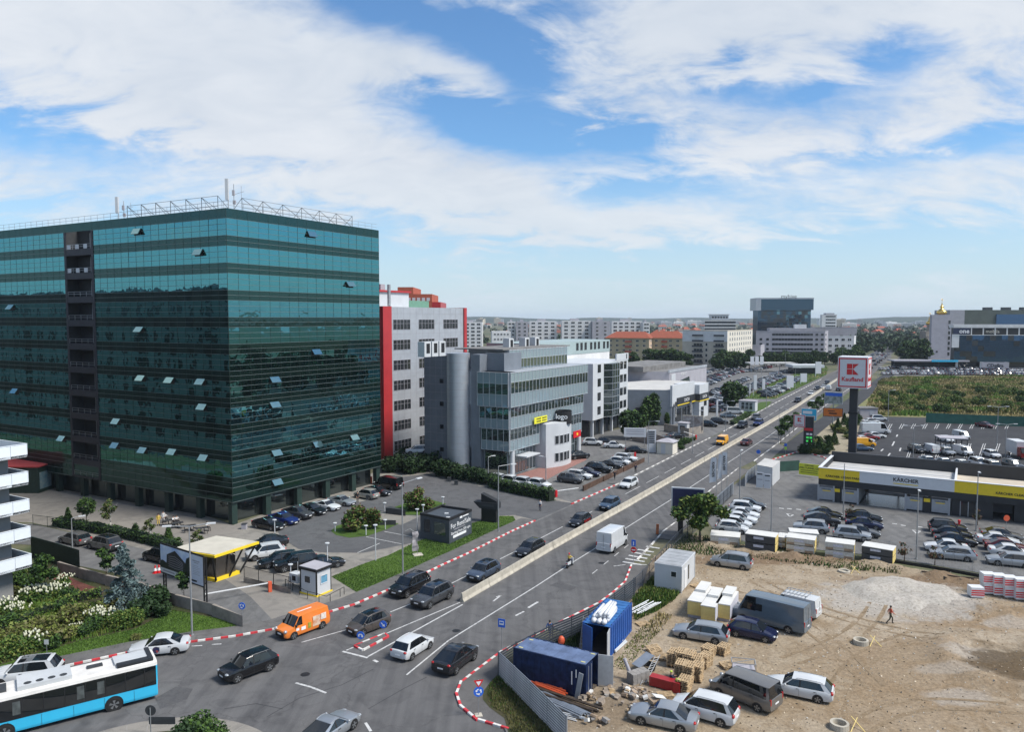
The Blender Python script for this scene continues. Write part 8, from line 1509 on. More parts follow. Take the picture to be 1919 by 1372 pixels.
# ---------------------------------------------------------------- construction site
def box_container(A,B_,D_,hgt,m,lab,open_end=None,name='shipping_container',ribs=True,mroof=None):
 """A,B near long/short edge on the ground, D_ the far end of the other edge; ribbed walls"""
 t_=thing(name,lab,'container',(A.x,A.y,.04));u=(B_-A);u.z=0;Lu=u.length;u.normalize();v=(D_-A);v.z=0;v=(v-u*v.dot(u));Lv=v.length;v.normalize();ang=math.atan2(u.y,u.x);sgn_=1 if u.x*v.y-u.y*v.x>0 else-1;t_.rotation_euler=(0,0,ang);return t_,Lu,Lv,sgn_
def container(t_,L_,W_,h,m,mr,sgn_=1,open_x=None):
 """x along length, y across (towards +y*sgn_)"""
 Y=lambda y:y*sgn_
 def bx(nm,x0,x1,y0,y1,z0,z1,mm):ya,yb=sorted((Y(y0),Y(y1)));MB().bx(x0,x1,ya,yb,z0,z1).build(nm,mm,t_)
 for x in(0,L_-.14):
  for y in(0,W_-.14):bx('corner_post',x,x+.14,y,y+.14,0,h,m)
 for y in(0.0,W_-.12):
  bx('side_rail',.14,L_-.14,y,y+.12,h-.16,h,m);bx('side_rail',.14,L_-.14,y,y+.12,0.0,.18,m)
 n_=int(L_/.28)
 for y0 in(.05,W_-.09):
  mb_=MB()
  for k in range(n_):a=.14+(L_-.28)*k/n_;w=(L_-.28)/n_;dd=.035 if k%2 else 0;ya,yb=sorted((Y(y0-dd*(1 if y0<1 else-1)),Y(y0+.04)));mb_.bx(a,a+w,ya,yb,.18,h-.16)
  mb_.build('ribbed_wall',m,t_)
 mb_=MB();n_=int(L_/.32)
 for k in range(n_):a=.05+(L_-.1)*k/n_;w=(L_-.1)/n_;ya,yb=sorted((Y(.05),Y(W_-.05)));mb_.bx(a,a+w,ya,yb,h-.06,h-(.0 if k%2 else .03))
 mb_.build('roof',mr,t_)
 bx('floor',.05,L_-.05,.05,W_-.05,.05,.14,mat('container_floor',(.07,.055,.04),.9,var=.2))
 for x,op in((.02,open_x==0),(L_-.08,open_x==1)):
  if not op:bx('end_wall',x,x+.06,.12,W_-.12,.1,h-.1,m)
BLU=mat('container_navy',(.008,.018,.058),.55,0,var=.45,scale=1.6,spec=.2);BLU2=mat('container_blue',(.016,.08,.30),.5,.1,var=.15,scale=.8);BLR=mat('container_roof',(.10,.14,.24),.6,.1,var=.25,scale=1.2);M_BEND0=mat('marking_yellow',(.55,.5,.2),.7,var=.1);GRD=mat('door_grey',(.40,.41,.42),.5,var=.1)
# navy container
cA=G(963.8,1216,2.6);cB=G(1096.8,1249,2.6);cC=G(1121,1228.5,2.6);u=(cB-cA);u.z=0;u.normalize()
t=thing('shipping_container','dark navy shipping container with open grey-lined door by the metal fence','container',(cB.x-u.x*6.06,cB.y-u.y*6.06,.05),math.atan2(u.y,u.x));container(t,6.06,2.44,2.59,BLU,BLR,1,open_x=1)
o=MB().bx(0,.06,0,1.15,.1,2.5).build('door_leaf',GRD,t,loc=(6.06,2.40,0));o.rotation_euler=(0,0,R(-75));dr=MB()
for z in(.7,1.3,1.9):dr.bx(-.03,0,.05,1.1,z,z+.06)
dr.build('door_rib',M_LGREY,o);o2=MB().bx(0,.06,-1.15,0,.1,2.5).build('door_leaf',BLU,t,loc=(6.06,1.2,0));dr=MB()
for y in(-.3,-.8):dr.tube((.09,y,.2),(.09,y,2.4),.025)
dr.build('locking_bar',M_STEEL,o2)
for x_,z0_,z1_ in((4.95,.9,1.9),(5.3,1.5,2.1)):MB().bx(x_,x_+.07,-.03,-.0,z0_,z1_).build('white_marking',M_TXT,t)
for x_,y_ in((.3,.3),(.35,1.9),(5.5,.4),(5.6,2.0)):MB().bx(x_,x_+.35,y_,y_+.12,2.592,2.6).build('yellow_marking',M_BEND0,t)
# blue container with stacked rolls on top
dA=G(1094.5,1164,2.6);dB=G(1143.8,1177,2.6);dC=G(1185,1130,2.6);u=(dC-dB);u.z=0;u.normalize()
t=thing('shipping_container','bright blue shipping container with open end carrying white rolls','container',(dB.x,dB.y,.05),math.atan2(u.y,u.x));container(t,6.06,2.44,2.59,BLU2,mat('container_roof2',(.03,.13,.34),.6,.1,var=.2,scale=1),1,open_x=0)
o=MB().bx(-1.15,0,0,.06,.1,2.5).build('door_leaf',BLU2,t,loc=(0,2.38,0));o.rotation_euler=(0,0,R(62));o=MB().bx(-1.1,0,0,.05,.1,2.5).build('door_leaf',GRD,t,loc=(0.0,.02,0));o.rotation_euler=(0,0,R(8))
mb_=MB();rl_=random.Random(3);bz=2.66;t2=thing('foam_rolls','heap of white wrapped foam rolls on top of the blue container','rolls',(dB.x,dB.y,bz),math.atan2(u.y,u.x))
for k in range(14):y=.55+(k%5)*.29+rl_.uniform(-.05,.05);z=.13+(k//5)*.22;o=MB().tube((.5+rl_.uniform(0,.5),y,z),(3.3+rl_.uniform(-.6,.5),y+rl_.uniform(-.2,.2),z+rl_.uniform(0,.1)),.14,n=8).build('foam_roll',M_SIGNW,t2,smooth=True)
for k in range(3):MB().ball((.25,.6+k*.45,.22),(.3,.24,.22),8,6).build('white_sack',M_SIGNW,t2,smooth=True)
# ladder on the container
def ladder(p,q,w,lab,n_=9,side=Vector((1,0,0))):
 t_=thing('ladder',lab,'ladder',p);side=side.normalized()*w/2;d=q-p
 for s_ in(-1,1):MB().tube(side*s_,d+side*s_,.035,n=5).build('stile',M_STEEL,t_)
 for k in range(n_):c_=d*(k+.7)/(n_+.4);MB().tube(c_-side,c_+side,.022,n=5).build('rung',M_STEEL,t_)
pb=G(1091,1219);ladder(pb,pb+Vector((.35,.5,2.75)),.45,'aluminium ladder leaning on the bright blue container',side=Vector((.9,-.4,0)));pl=G(1205,1285);ladder(pl+Vector((0,0,.1)),G(1232,1250)+Vector((0,0,.9)),.55,'ladder lying across the rubble heap',10,Vector((.8,.5,0)))
# site cabin
eA,eB,eC=G(1225.7,1058,2.7),G(1278,1064.6,2.7),G(1303,1037,2.7);u=(eC-eB);u.z=0;u.normalize();t=thing('site_cabin','white site office cabin with small window and side door','site cabin',(eB.x,eB.y,.05),math.atan2(u.y,u.x));L_,W_=(eC-eB).length,(eB-eA).length
MB().bx(.05,L_-.05,.05,W_-.05,.05,2.6).build('wall',M_WPAN,t)
for x in(0,L_-.12):
 for y in(0,W_-.12):MB().bx(x,x+.12,y,y+.12,0,2.62).build('corner_post',M_WPAN,t)
MB().bx(-.02,L_+.02,-.02,W_+.02,2.62,2.76).build('roof_frame',M_WPAN,t);mb_=MB()
for k in range(5):mb_.bx(.1+k*(L_-.2)/5,.1+(k+.94)*(L_-.2)/5,.08,W_-.08,2.77,2.80)
mb_.build('roof_sheets',mat('roof_zinc',(.34,.35,.36),.6,.2,var=.15,scale=1),t);o=put('window',winmesh(.65,.65,M_WREND,GL_DARK),t,(.04,W_*.30,1.5));o.rotation_euler=(0,0,R(-90));MB().box((1.6,.03,1.1),(.9,.05,2.0)).build('door',M_WREND,t);MB().box((2.8,.03,1.4),(.35,.05,1.5)).build('side_window',GL_DARK,t)
# sand heap, damp pit, board stacks, packs
hc=G(1692,1112);mb_=MB();n_=26;hv=[]
for i in range(n_+1):
 for j in range(n_+1):
  x,y=-6.6+13.2*i/n_,-4.9+9.8*j/n_;q=(x/5.6)**2+(y/4.2)**2;pp=Vector((x,y,0));r_=1-q+.35*mnoise.noise(pp*.45)
  z=max(0,r_)**.7*.8+.22*mnoise.noise(pp*.9)*(r_>0)+.10*abs(mnoise.noise(pp*2.2))*(r_>0);z-=.45*math.exp(-((x-.3)/2.6)**2-((y+.6)/1.7)**2);hv.append((x,y,max(-.05 if r_<=0 else .05,z)+site_z(hc.x+x,hc.y+y)*.6))
mb_.add(hv,[(i*(n_+1)+j,(i+1)*(n_+1)+j,(i+1)*(n_+1)+j+1,i*(n_+1)+j+1)for i in range(n_)for j in range(n_)]);o=mb_.build('sand_heap',ground_mat('sand_pale',(.42,.39,.34),(.50,.46,.41),(.30,.27,.23),big=.35,fine=4,amt=.8,speck=.3,bump=.6),smooth=True,loc=(hc.x,hc.y,0));tag(o,'broad flattened heap of pale grey sand on the gravel','sand heap')
# board stacks along the bank
M_BEND=mat('board_end_yellow',(.62,.48,.17),.7,var=.1,scale=2);M_WRAP=mat('wrap_print',(.42,.40,.35),.6,c2=(.58,.57,.52),scale=3.5);M_WRAPW=mat('wrap_white',(.60,.59,.56),.5,var=.06,scale=1);M_BGREY=mat('board_graphite',(.055,.058,.062),.5,var=.15,scale=2);M_LABEL=mat('label_print',(.62,.62,.66),.6,c2=(.40,.41,.50),scale=9);M_CARD=mat('cardboard',(.30,.22,.15),.85,var=.2,scale=2)
def board_stack(x0_,x1_,yb,ytop,lab,dark=False,layers=2,dep=2.1,azo=None,grp=None):
 a,b_=G(x0_,yb[0]),G(x1_,yb[1]);z_=Zat(ytop,a.y)*.74;t_=thing('board_stack',lab,'board stack',(a.x,a.y,.1),math.atan2(b_.y-a.y,b_.x-a.x),grp);L_=(b_-a).length;h=z_/layers
 for k in range(layers):
  z0__=k*h+.1;n_=7
  for j in range(n_):
   zz_=z0__+(h-.1)*j/n_;m_=M_BGREY if dark else M_WRAP;MB().bx(.0+.01*(j%2),L_-.02*(j%3),.0+.012*(j%2),dep,zz_,zz_+(h-.1)/n_*(.88 if dark else .985)).build('board',m_,t_)
  MB().bx(L_-.0,L_+.03,.02,dep-.02,z0__,z0__+h-.12).build('end_face',M_BEND,t_);MB().bx(L_*.28,L_*.62,-.03,-.005,z0__+h*.42,z0__+h*.72).build('label',M_LABEL,t_)
  if not dark:MB().bx(L_*.02,L_*.28,-.025,-.004,z0__+.02,z0__+h*.3).build('card_edge',M_CARD,t_);MB().bx(L_*.66,L_*.96,-.025,-.004,z0__+.02,z0__+h*.34).build('card_edge',M_CARD,t_)
 MB().bx(-.03,L_+.04,-.03,dep+.03,z_+.005,z_+.07).build('top_wrap',M_WRAPW,t_)
 for k in range(3):MB().bx(L_*(.15+.3*k),L_*(.2+.3*k),.1,dep-.1,-.08,.1).build('bearer',M_CARD,t_)
board_stack(1331,1386,(1021,1026),1000,'low wrapped board stack next to the leafy tree',layers=1,dep=2.4);board_stack(1396,1452,(1032,1040),992,'graphite board stack right of the low wrapped one',True);board_stack(1456,1471,(1028,1030),1002,'narrow wrapped stack between the graphite and the tall stack');board_stack(1473,1526,(1035,1042),1000,'tall wrapped board stack in the middle of the bank');board_stack(1546,1600,(1046,1053),1008,'wrapped board stack beside the graphite end stack');board_stack(1614,1672,(1052,1062),1016,'graphite board stack at the right end of the bank',True);board_stack(1480,1534,(1022,1026),992,'wrapped stack partly hidden behind the tall one',layers=1,dep=2.0)
for x0_,x1_,yb,yt,dep,lab in((1288,1313,(1158,1164),1118,4.6,'white-topped yellow board stack behind the silver estate'),(1313,1340,(1168,1172),1127,4.2,'white-topped yellow board stack in front of the others'),(1341,1362,(1164,1160),1126,4.0,'white-topped stack with striped edge beside the dark blue hatchback')):
 a,b_=G(x0_,yb[0]),G(x1_,yb[1]);z_=1.6;ang=R(-27);t_=thing('board_stack',lab,'board stack',(a.x,a.y,.05),ang);L_=(b_-a).length
 for j in range(8):MB().bx(.01*(j%2),L_,.0,dep,.3+(z_-.35)*j/8,.3+(z_-.35)*(j+.97)/8).build('board',M_BEND,t_)
 MB().bx(-.03,L_+.03,-.02,dep+.03,z_-.03,z_+.05).build('top_wrap',M_WRAPW,t_);MB().bx(L_+.002,L_+.035,.0,dep,.4,z_-.04).build('side_wrap',M_LABEL,t_);MB().bx(.05,L_-.05,.1,dep-.1,0,.35).build('grey_block_base',M_LGREY,t_)
 MB().bx(.1,L_-.2,dep*.55,dep*1.1,z_+.055,z_+.3).build('upper_board',M_WRAPW,t_)
pk=MB().bx(-.6,.6,-.5,.5,0,1.0).mesh('pack',M_SIGNW);pl_=MB().bx(-.61,.61,-.51,-.5,.2,.32).mesh('print',M_RED);pk_i=0
for row,(xs,yy,zz_)in enumerate((((1828,1852,1871,1891,1911,1931),(1120,1113,1116,1120,1124,1128),0),((1850,1870,1890,1911,1931),(1113,1116,1120,1124,1128),1.02))):
 for x,y in zip(xs,yy):
  p=G(x,y);t_=thing('brick_pack','white wrapped brick pack with red print %s'%('in the upper layer' if zz_ else 'in the lower layer'),'brick pack',(p.x,p.y,.15+zz_),R(-8),'brick packs %s layer'%('upper' if zz_ else 'lower'));put('wrap',pk,t_)
  for k in range(3):put('red_print',pl_,t_,(0,-.005,k*.22))
  # pallets
M_WOODP=mat('pallet_wood',(.40,.29,.17),.9,var=.25,scale=3,space='World')
pm_=MB()
for k in range(5):pm_.bx(-.6,.6,-.4+k*.178,-.312+k*.178,.122,.144)
for x in(-.55,-.05,.45):
 pm_.bx(x,x+.1,-.4,.4,.10,.12)
 for y in(-.4,-.05,.3):pm_.bx(x,x+.1,y,y+.1,.022,.10)
for k in(-.4,-.05,.3):pm_.bx(-.6,.6,k,k+.1,0,.022)
PAL=pm_.mesh('pallet',M_WOODP);prn=random.Random(6)
def pallets(x,y,n_,rot,where,tilt=0):
 p=G(x,y)
 for k in range(n_):
  o=put('pallet',PAL,None,(p.x+prn.uniform(-.05,.05),p.y+prn.uniform(-.05,.05),.06+k*.146));o.rotation_euler=(tilt if k==n_-1 else 0,0,R(rot+prn.uniform(-5,5)));tag(o,'wooden pallet '+where,'pallet','pallets '+where)
for x,y,n_,r_ in((1262,1248,8,60),(1277,1250,9,58),(1292,1254,9,62),(1307,1258,8,60),(1276,1276,10,62),(1291,1280,10,60),(1306,1276,9,62),(1283,1296,7,60)):pallets(x,y,n_,r_,'in the big block of stacks by the rubble')
for x,y,n_ in((1322,1250,7),(1328,1232,6)):pallets(x,y,n_,50,'in the two small stacks beside the silver estate')
for x,y,n_ in((1355,1226,5),):pallets(x,y,n_,48,'in the stack behind the dark blue hatchback')
pallets(1226,1222,2,20,'thrown by the dirt track',.25);pallets(1236,1236,2,-15,'tumbled at the edge of the block',.2);pallets(1364,1252,2,20,'lying before the lattice crate',.1);pallets(1305,1100,1,30,'lying at the site cabin door');pallets(1204,1172,1,20,'left near the grey lengths of pipe');pallets(1248,1306,1,10,'by the red machine box');pallets(1188,1390,1,30,'at the bottom of the gravel')
# lattice crate
p=G(1393,1258);t=thing('lattice_crate','grey steel lattice crate beside the taupe minibus','crate',p,R(-12));
for x in(-.9,.9):
 for y in(-.5,.5):MB().tube((x,y,0),(x,y,.8),.04,n=4).build('post',M_STEEL,t)
for z in(.05,.8):
 m=MB();m.path([(-.9,-.5,z),(.9,-.5,z),(.9,.5,z),(-.9,.5,z),(-.9,-.5,z)],.035,4);m.tube((-.9,-.5,z),(.9,.5,z),.03,n=4);m.build('frame',M_STEEL,t)
MB().bx(-.85,.85,-.45,.45,.3,.36).build('sheet',M_LGREY,t)
# pipes, planks, clutter
def bundle(name,lab,cat,pts_,n_,r,m,spread=.5,layers=2,jit=.1):
 a,b_=pts_;t_=thing(name,lab,cat,a);d=(b_-a);s_=Vector((-d.y,d.x,0)).normalized();q=random.Random(n_)
 for k in range(n_):o_=s_*((k%(n_//layers))/max(1,n_//layers-1)-.5)*spread+Vector((0,0,r+(k//(n_//layers))*r*2));sh=d.normalized()*q.uniform(-jit,jit)*3;MB().tube(o_+sh,d+o_+sh+s_*q.uniform(-jit,jit),r,n=6).build('pipe' if r>.02 else 'rod',m,t_)
bundle('steel_profile_bundle','long bundle of pale steel profiles beside the light metal fence','pipes',(G(1004,1304)+Vector((0,0,.1)),G(1098,1348)+Vector((0,0,.1))),12,.06,M_ZINC,.9);bundle('orange_pipe_bundle','heap of orange plastic pipes against the navy container','pipes',(G(1003,1286)+Vector((0,0,.2)),G(1058,1306)+Vector((0,0,.2))),14,.07,mat('pipe_orange',(.60,.10,.03),.5,var=.1),.9,2,.16);bundle('steel_profile_bundle','thin white rails laid near the fence foot','pipes',(G(1032,1338)+Vector((0,0,.05)),G(1088,1352)+Vector((0,0,.05))),4,.04,M_WPAN,.4);bundle('timber_bundle','dark timber beams under the orange pipes','timber',(G(1000,1300)+Vector((0,0,.05)),G(1120,1340)+Vector((0,0,.05))),4,.1,mat('timber_dark',(.05,.035,.025),.9,var=.3),.5)
bundle('pipe_bundle','pale pipes lying right of the bright blue container','pipes',(G(1186,1155)+Vector((0,0,.2)),G(1228,1140)+Vector((0,0,.5))),6,.06,M_WPAN,1.0,2,.2);bundle('pipe_bundle','white gutter lengths leaning at the foot of the blue container','pipes',(G(1150,1224)+Vector((0,0,.1)),G(1170,1204)+Vector((0,0,.1))),4,.07,M_WPAN,.4)
o=tag(MB().box((0,0,1.0),(.35,.08,2.4),ry=R(10)).build('leaning_profile',M_ZINC,None,loc=G(1084,1316),rz=R(-30)),'grey metal profile leaning on the navy container','profile')
rb_=random.Random(17)
M_RUB=mat('rubble_mix',(.27,.22,.175),.9,var=.3,scale=3,space='World');M_BLOCK=mat('block_grey',(.24,.225,.21),.95,var=.2,scale=3,space='World')
def rubble(x,y,r_,n_,lab,m_=M_RUB,s0=.15,s1=.5):
 c_=G(x,y);t_=thing('rubble_heap',lab,'rubble',c_)
 for k in range(n_):
  a=rb_.uniform(0,6.28);d=r_*math.sqrt(rb_.random());s_=rb_.uniform(s0,s1);MB().box((d*math.cos(a),d*math.sin(a)*.8,s_*.35+max(0,.55-d*.35)*rb_.random()),(s_,s_*rb_.uniform(.5,.9),s_*rb_.uniform(.3,.7)),rb_.uniform(0,3),rx=rb_.uniform(-.4,.4),ry=rb_.uniform(-.4,.4)).build('chunk',rb_.choice((m_,M_CARD,M_BLOCK,m_,M_CARD,M_WOODP,M_RUB,M_WRAPW)),t_)
rubble(1172,1302,1.6,34,'jumble of broken blocks and cartons left of the red machine box');rubble(1110,1316,1.0,18,'debris at the open door of the navy container');rubble(1200,1308,1.3,24,'rubble around the concrete ring');rubble(1180,1330,.8,8,'scattered rubble near the silver saloon',s1=.3);rubble(1120,1358,.9,10,'scraps of plastic sheet and rubble at the fence end',M_WRAPW)
p=G(1196,1278);t=thing('block_stack','stack of grey hollow blocks under the ladder','blocks',p,R(30))
for k in range(4):
 for i in range(4):
  for j in range(2):MB().box((-.6+i*.41,-.2+j*.41,.1+k*.21),(.39,.39,.2),rb_.uniform(-.05,.05)).build('block',M_BLOCK,t)
p=G(1250,1292);t=thing('machine_box','low red steel machine box beside the pallets','machine',p,R(-32));M_REDD=mat('machine_red',(.30,.012,.014),.45,var=.15,scale=2);MB().bx(-1.3,.5,-.35,.35,.1,.8).build('body',M_REDD,t);MB().bx(.55,1.1,-.4,.4,.05,.85).build('end_box',M_REDD,t);MB().ball((.85,0,.92),(.2,.2,.14),8,6).build('green_cap',mat('hivis_lime',(.35,.55,.03),.6,var=.05),t)
for x,y,lab in((1613,1208,'short concrete shaft ring with a tripod of rods on open gravel'),(1582,1073,'flat concrete ring at the edge of the sand heap'),(1573,1366,'concrete shaft ring with crossed rods at the lower gravel')):
 p=G(x,y);t=thing('concrete_ring',lab,'concrete ring',p);h=.22 if 'flat' in lab else .42;MB().lathe([(.62,0),(.62,h),(.45,h),(.45,.05),(.001,.05)],20).build('ring',M_CONC,t);MB().tube((.5,-.6,.05),(1.4,.4,.55),.03,n=4).build('rod',M_BEND,t);MB().tube((1.5,-.6,.05),(1.0,.5,.6),.03,n=4).build('rod',M_BEND,t)
p=G(1229,1345);t=thing('concrete_ring','concrete ring among cartons beside the white people carrier','concrete ring',p);MB().lathe([(.6,0),(.6,.8),(.48,.8),(.48,.1),(.001,.1)],20).build('ring',M_CONC,t);t=thing('carton','open carton with white sheet on the concrete ring','carton',(p.x,p.y+.2,.81),R(20));MB().bx(-.4,.4,-.35,.35,0,.4).build('box',M_CARD,t);MB().box((.35,.1,.5),(.9,.6,.03),ry=.3).build('white_sheet',M_WRAPW,t)
o=tag(MB().box((0,0,.9),(1.7,.9,.05),ry=R(-20)).build('metal_sheet',M_ZINC,None,loc=G(1205,1258),rz=R(35)),'pale metal sheet propped over the block stack','metal sheet');t=thing('rubber_tub','round black rubber tub behind the block stack','tub',G(1214,1256));MB().lathe([(.5,0),(.62,.45),(.66,.45),(.55,-.0)],16).build('tub',M_INK,t);o=tag(MB().tube((0,0,.1),(-.6,.5,1.6),.14,n=8).build('steel_tube',M_LGREY,None,loc=G(1186,1278)),'thick grey tube leaning at the block stack','pipe');o=tag(MB().ball((0,0,.5),(.3,.3,.42),10,8).build('helmet_marker',M_REDO,None,loc=G(1052,1212)),'orange-red plastic drum behind the navy container','drum')
for x,y,l_,r_ in((1760,1081,3.5,-15),(1830,1090,3.0,-8),(1768,1086,1.4,80),(1800,1088,2.5,-20)):o=tag(MB().box((0,0,.35),(l_,.15,.1),ry=.05).build('loose_plank',mat('timber_dark',(.05,.035,.025),.9),None,loc=G(x,y),rz=R(r_)),'dark timber plank lying on the earth bank by the fence','plank','planks on the earth bank')
# cafe tables under the tower
for x,y,lab in((316,985,'first dark cafe table under the tower, by the two standing people'),(333,990,'second dark cafe table under the tower'),(357,995,'third dark cafe table under the tower, empty'),(377,1000,'fourth dark cafe table under the tower, near the column')):
 p=G(x,y);t_=thing('cafe_table',lab,'table',p,R(30));MB().bx(-.7,.7,-.4,.4,.70,.75).build('top',M_DGREY,t_);MB().tube((0,0,.02),(0,0,.7),.05).build('leg',M_INK,t_);MB().lathe([(.3,.02),(.3,.05),(.001,.06)],10).build('foot',M_INK,t_)
for x,y in((308,984),(325,990),(342,991),(349,999),(366,996),(386,1001)):
 p=G(x,y);t_=thing('cafe_chair','black cafe chair at the tables under the tower','chair',p,R(30),'cafe chairs under the tower');MB().bx(-.22,.22,-.22,.22,.42,.47).build('seat',M_INK,t_);MB().bx(-.22,-.18,-.22,.22,.47,.9).build('backrest',M_INK,t_)
 for a in(-.19,.19):
  for b_ in(-.19,.19):MB().tube((a,b_,0.02),(a,b_,.43),.02,n=4).build('leg',M_INK,t_)
for x,y,lab in((690,937,'planter by the tower door'),(842,903,'dark bin by the thicket'),(855,909,'small bin beside the driveway'),(458,992,'pale planter pot at the tower corner column')):t_=thing('planter',lab+' with a square rim','planter',G(x,y));MB().bx(-.3,.3,-.3,.3,0,.7).build('tub',M_LGREY if 'pale' in lab else M_DGREY,t_);MB().bx(-.34,.34,-.34,.34,.7,.76).build('rim',M_DGREY,t_)
# ---------------------------------------------------------------- people
M_SKIN=mat('skin',(.42,.24,.16),.6,var=.05);M_HAIR=mat('hair_dark',(.02,.014,.01),.6,var=.1)
CLO={n_:mat('cloth_'+n_,c_,.85,var=.15,scale=6)for n_,c_ in dict(white=(.6,.6,.6),black=(.015,.015,.018),navy=(.02,.025,.06),yellow=(.62,.45,.08),redo=(.40,.07,.03),lime=(.5,.55,.05),olive=(.06,.06,.035),blue=(.05,.12,.3)).items()}
def figure(pose):
 J=dict(pel=(0,0,.95),chest=(.02,0,1.28),neck=(.02,0,1.47),head=(.035,0,1.60),top=(.03,0,1.70),sl=(.02,.18,1.41),sr=(.02,-.18,1.41),el=(.0,.24,1.13),er=(.0,-.24,1.13),wl=(.08,.25,.90),wr=(.08,-.25,.90),hl=(.10,.25,.81),hr=(.10,-.25,.81),pl=(0,.10,.90),pr=(0,-.10,.90),kl=(.02,.11,.50),kr=(.02,-.11,.50),al=(-.01,.11,.08),ar=(-.01,-.11,.08),tl=(.15,.13,.035),tr=(.15,-.13,.035))
 if pose=='walk':J.update(kl=(.24,.11,.52),al=(.22,.11,.09),tl=(.38,.12,.06),kr=(-.06,-.11,.50),ar=(-.38,-.11,.14),tr=(-.24,-.12,.035),er=(.14,-.25,1.15),wr=(.34,-.22,1.02),hr=(.42,-.21,1.0),el=(-.14,.25,1.14),wl=(-.1,.26,.90),hl=(-.08,.26,.82))
 if pose in('sit','ride'):
  J={k:(x,y,z-.45)for k,(x,y,z)in J.items()};J.update(kl=(.45,.14,.50),kr=(.45,-.14,.50),al=(.42,.14,.09),ar=(.42,-.14,.09),tl=(.58,.15,.04),tr=(.58,-.15,.04),pl=(.04,.1,.48),pr=(.04,-.1,.48),el=(.16,.24,.78),er=(.16,-.24,.78),wl=(.40,.20,.78),wr=(.40,-.20,.78),hl=(.48,.18,.78),hr=(.48,-.18,.78))
  if pose=='ride':J={k:(x,y,z+.32)if k not in('al','ar','tl','tr')else(x,y,z+.25)for k,(x,y,z)in J.items()}
 Rr=dict(pel=(.15,.12),chest=(.17,.125),neck=(.06,.06),head=(.10,.085),top=(.085,.075),sl=(.075,.07),sr=(.075,.07),el=(.048,.048),er=(.048,.048),wl=(.036,.036),wr=(.036,.036),hl=(.042,.03),hr=(.042,.03),pl=(.10,.10),pr=(.10,.10),kl=(.066,.066),kr=(.066,.066),al=(.05,.05),ar=(.05,.05),tl=(.045,.035),tr=(.045,.035))
 E_=[('pel','chest'),('chest','neck'),('neck','head'),('head','top'),('chest','sl'),('sl','el'),('el','wl'),('wl','hl'),('chest','sr'),('sr','er'),('er','wr'),('wr','hr'),('pel','pl'),('pl','kl'),('kl','al'),('al','tl'),('pel','pr'),('pr','kr'),('kr','ar'),('ar','tr')]
 names=list(J);me=bpy.data.meshes.new('fig');me.from_pydata([J[k]for k in names],[(names.index(a),names.index(b_))for a,b_ in E_],[]);o=bpy.data.objects.new('fig',me);col.objects.link(o);sk=o.modifiers.new('s','SKIN');sk.use_smooth_shade=True;ss=o.modifiers.new('u','SUBSURF');ss.levels=1;ss.render_levels=1
 lay=me.skin_vertices[0]if len(me.skin_vertices)else None
 if lay is None:bpy.context.view_layer.objects.active=o;bpy.ops.mesh.customdata_skin_add();lay=me.skin_vertices[0]
 for i,k in enumerate(names):lay.data[i].radius=Rr[k];lay.data[i].use_root=(k=='pel')
 dg=bpy.context.evaluated_depsgraph_get();dg.update();nm=bpy.data.meshes.new_from_object(o.evaluated_get(dg));bpy.data.objects.remove(o)
 grp_={'head':0,'top':4,'neck':0,'hl':0,'hr':0,'wl':0,'wr':0,'tl':3,'tr':3,'al':3,'ar':3,'pel':2,'pl':2,'pr':2,'kl':2,'kr':2}
 for m_ in(M_SKIN,CLO['white'],CLO['black'],CLO['black'],M_HAIR):nm.materials.append(m_)
 for p_ in nm.polygons:
  c_=p_.center;best=min(names,key=lambda k:(Vector(J[k])-c_).length);p_.material_index=grp_.get(best,1);p_.use_smooth=True
  if best=='head' and(c_.x<J['head'][0]-.03 or c_.z>J['head'][2]+.06):p_.material_index=4
 return nm,J
FIG={k:figure(k)for k in('stand','walk','sit','ride')}
def person(pose,p,azd,shirt,legs,lab,hair=None):
 t_=thing('person',lab,'person',p,heading(azd));o=put('body',FIG[pose][0],t_);own(o,1,CLO[shirt]);own(o,2,CLO[legs]);J=FIG[pose][1];hx,hy,hz_=J['head']
 m=MB();m.ball((hx+.085,0,hz_+.0),(.022,.016,.022),6,4);m.build('nose',M_SKIN,t_)
 m=MB();m.ball((hx-.015,0,hz_+.055),(.105,.095,.085),10,6);m.build('hair' if hair is None else 'helmet',M_HAIR if hair is None else hair,t_);return t_
person('walk',G(1668,1170),100,'redo','olive','worker in a red-orange shirt walking across the gravel');person('stand',G(1012,958),200,'white','navy','person in a white shirt crossing the office driveway');person('walk',G(1152,900),210,'black','black','person in black beside the rusty edging');person('stand',G(1191,887),30,'navy','black','person in navy on the pavement by the office row');person('stand',G(297,986),150,'yellow','yellow','person in a yellow outfit near the cafe tables');person('stand',G(306,981),150,'white','white','person in white standing beside the yellow outfit');person('stand',G(670,942),130,'black','black','person in black beside the pale hatchback');person('walk',G(1030,1199),30,'blue','navy','dark-haired person waiting behind the fence at the bus stop')
for x,y,lab in((309,978,'person in white seated at the first cafe table'),(325,984,'person in white seated at the second cafe table'),(331,983,'person in white leaning at the second cafe table'),(388,995,'person in white seated alone near the column')):person('sit',G(x,y),120,'white','black',lab)
person('sit',G(1257,1288),90,'navy','navy','worker in dark clothes and a lime helmet crouching by the pallets',mat('helmet_lime',(.45,.6,.05),.4,var=.02))
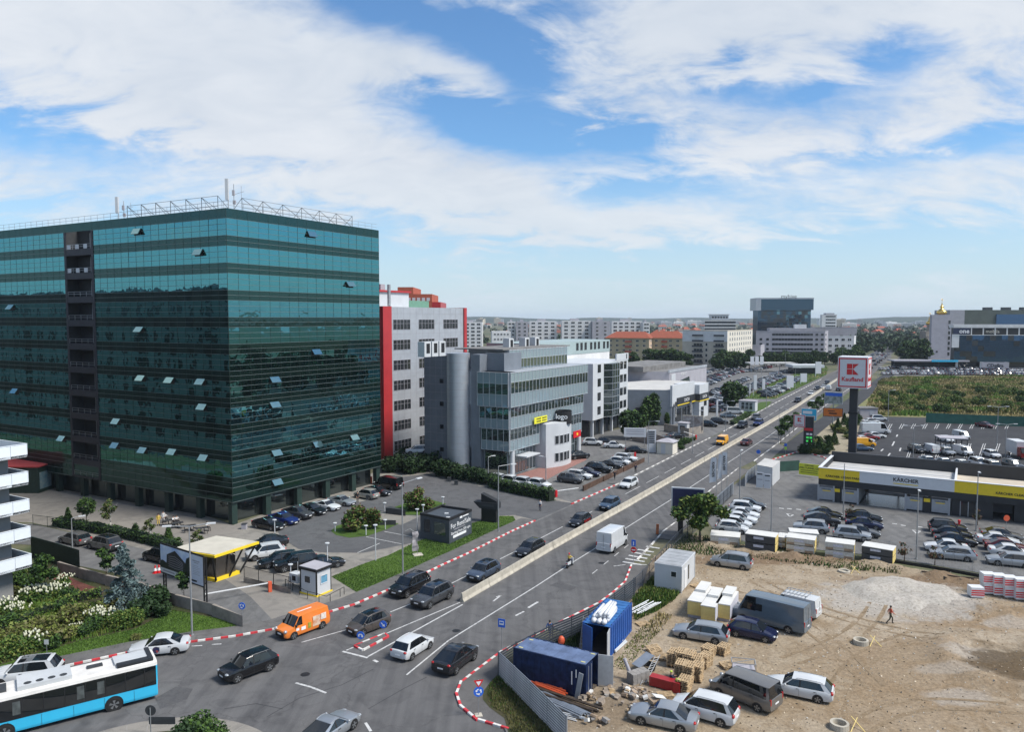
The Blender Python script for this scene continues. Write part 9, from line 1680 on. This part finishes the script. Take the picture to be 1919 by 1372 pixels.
# scooter and rider
sp_=G(1068,1063);sc2=thing('scooter','white and black motor scooter ridden up the middle of the road','scooter',sp_,heading(30));
for x in(-.62,.62):w_=MB().lathe([(.14,-.05),(.24,-.06),(.25,0),(.24,.06),(.14,.05)],14,axis='y').build('wheel',M_TYRE,sc2,loc=(x,0,.25));MB().lathe([(.001,.03),(.14,.03)],10,axis='y').build('rim',M_RIM,w_)
MB().add([(-.8,-.15,.45),(-.1,-.17,.4),(-.1,.17,.4),(-.8,.15,.45),(-.85,-.13,.78),(-.05,-.15,.74),(-.05,.15,.74),(-.85,.13,.78)],[(0,3,2,1),(4,5,6,7),(0,1,5,4),(1,2,6,5),(2,3,7,6),(3,0,4,7)]).build('rear_body',PAINT['white'],sc2);MB().bx(-.15,.4,-.15,.15,.28,.36).build('footboard',M_BLK,sc2);MB().add([(.35,-.2,.3),(.35,.2,.3),(.62,-.16,.95),(.62,.16,.95),(.5,-.2,.3),(.5,.2,.3),(.7,-.14,.95),(.7,.14,.95)],[(0,1,3,2),(4,6,7,5),(0,2,6,4),(1,5,7,3),(2,3,7,6)]).build('front_shield',PAINT['white'],sc2);MB().path([(.5,-.34,1.08),(.58,0,1.02),(.5,.34,1.08)],.025).build('handlebar',M_BLK,sc2);MB().bx(-.8,0,-.14,.14,.79,.86).build('seat',M_BLK,sc2);MB().ball((-.86,0,.6),(.05,.1,.05),6,4).build('taillight',M_TAIL,sc2)
o=person('ride',(sp_.x-.1,sp_.y-.15,.05),30,'yellow','navy','scooter rider in a yellow vest and red helmet',M_RED)
# ---------------------------------------------------------------- haze: the air of the whole scene
hm_=bpy.data.materials.new('haze_air');hm_.use_nodes=True;ht=hm_.node_tree;ht.nodes.clear();pv_=ht.nodes.new('ShaderNodeVolumePrincipled');pv_.inputs['Color'].default_value=(.72,.82,.95,1);pv_.inputs['Density'].default_value=.00008;pv_.inputs['Anisotropy'].default_value=.0;ho=ht.nodes.new('ShaderNodeOutputMaterial');ht.links.new(pv_.outputs[0],ho.inputs['Volume'])
tag(MB().bx(-6200,6200,-420,9200,-1.5,75).build('haze',hm_),kind='stuff')
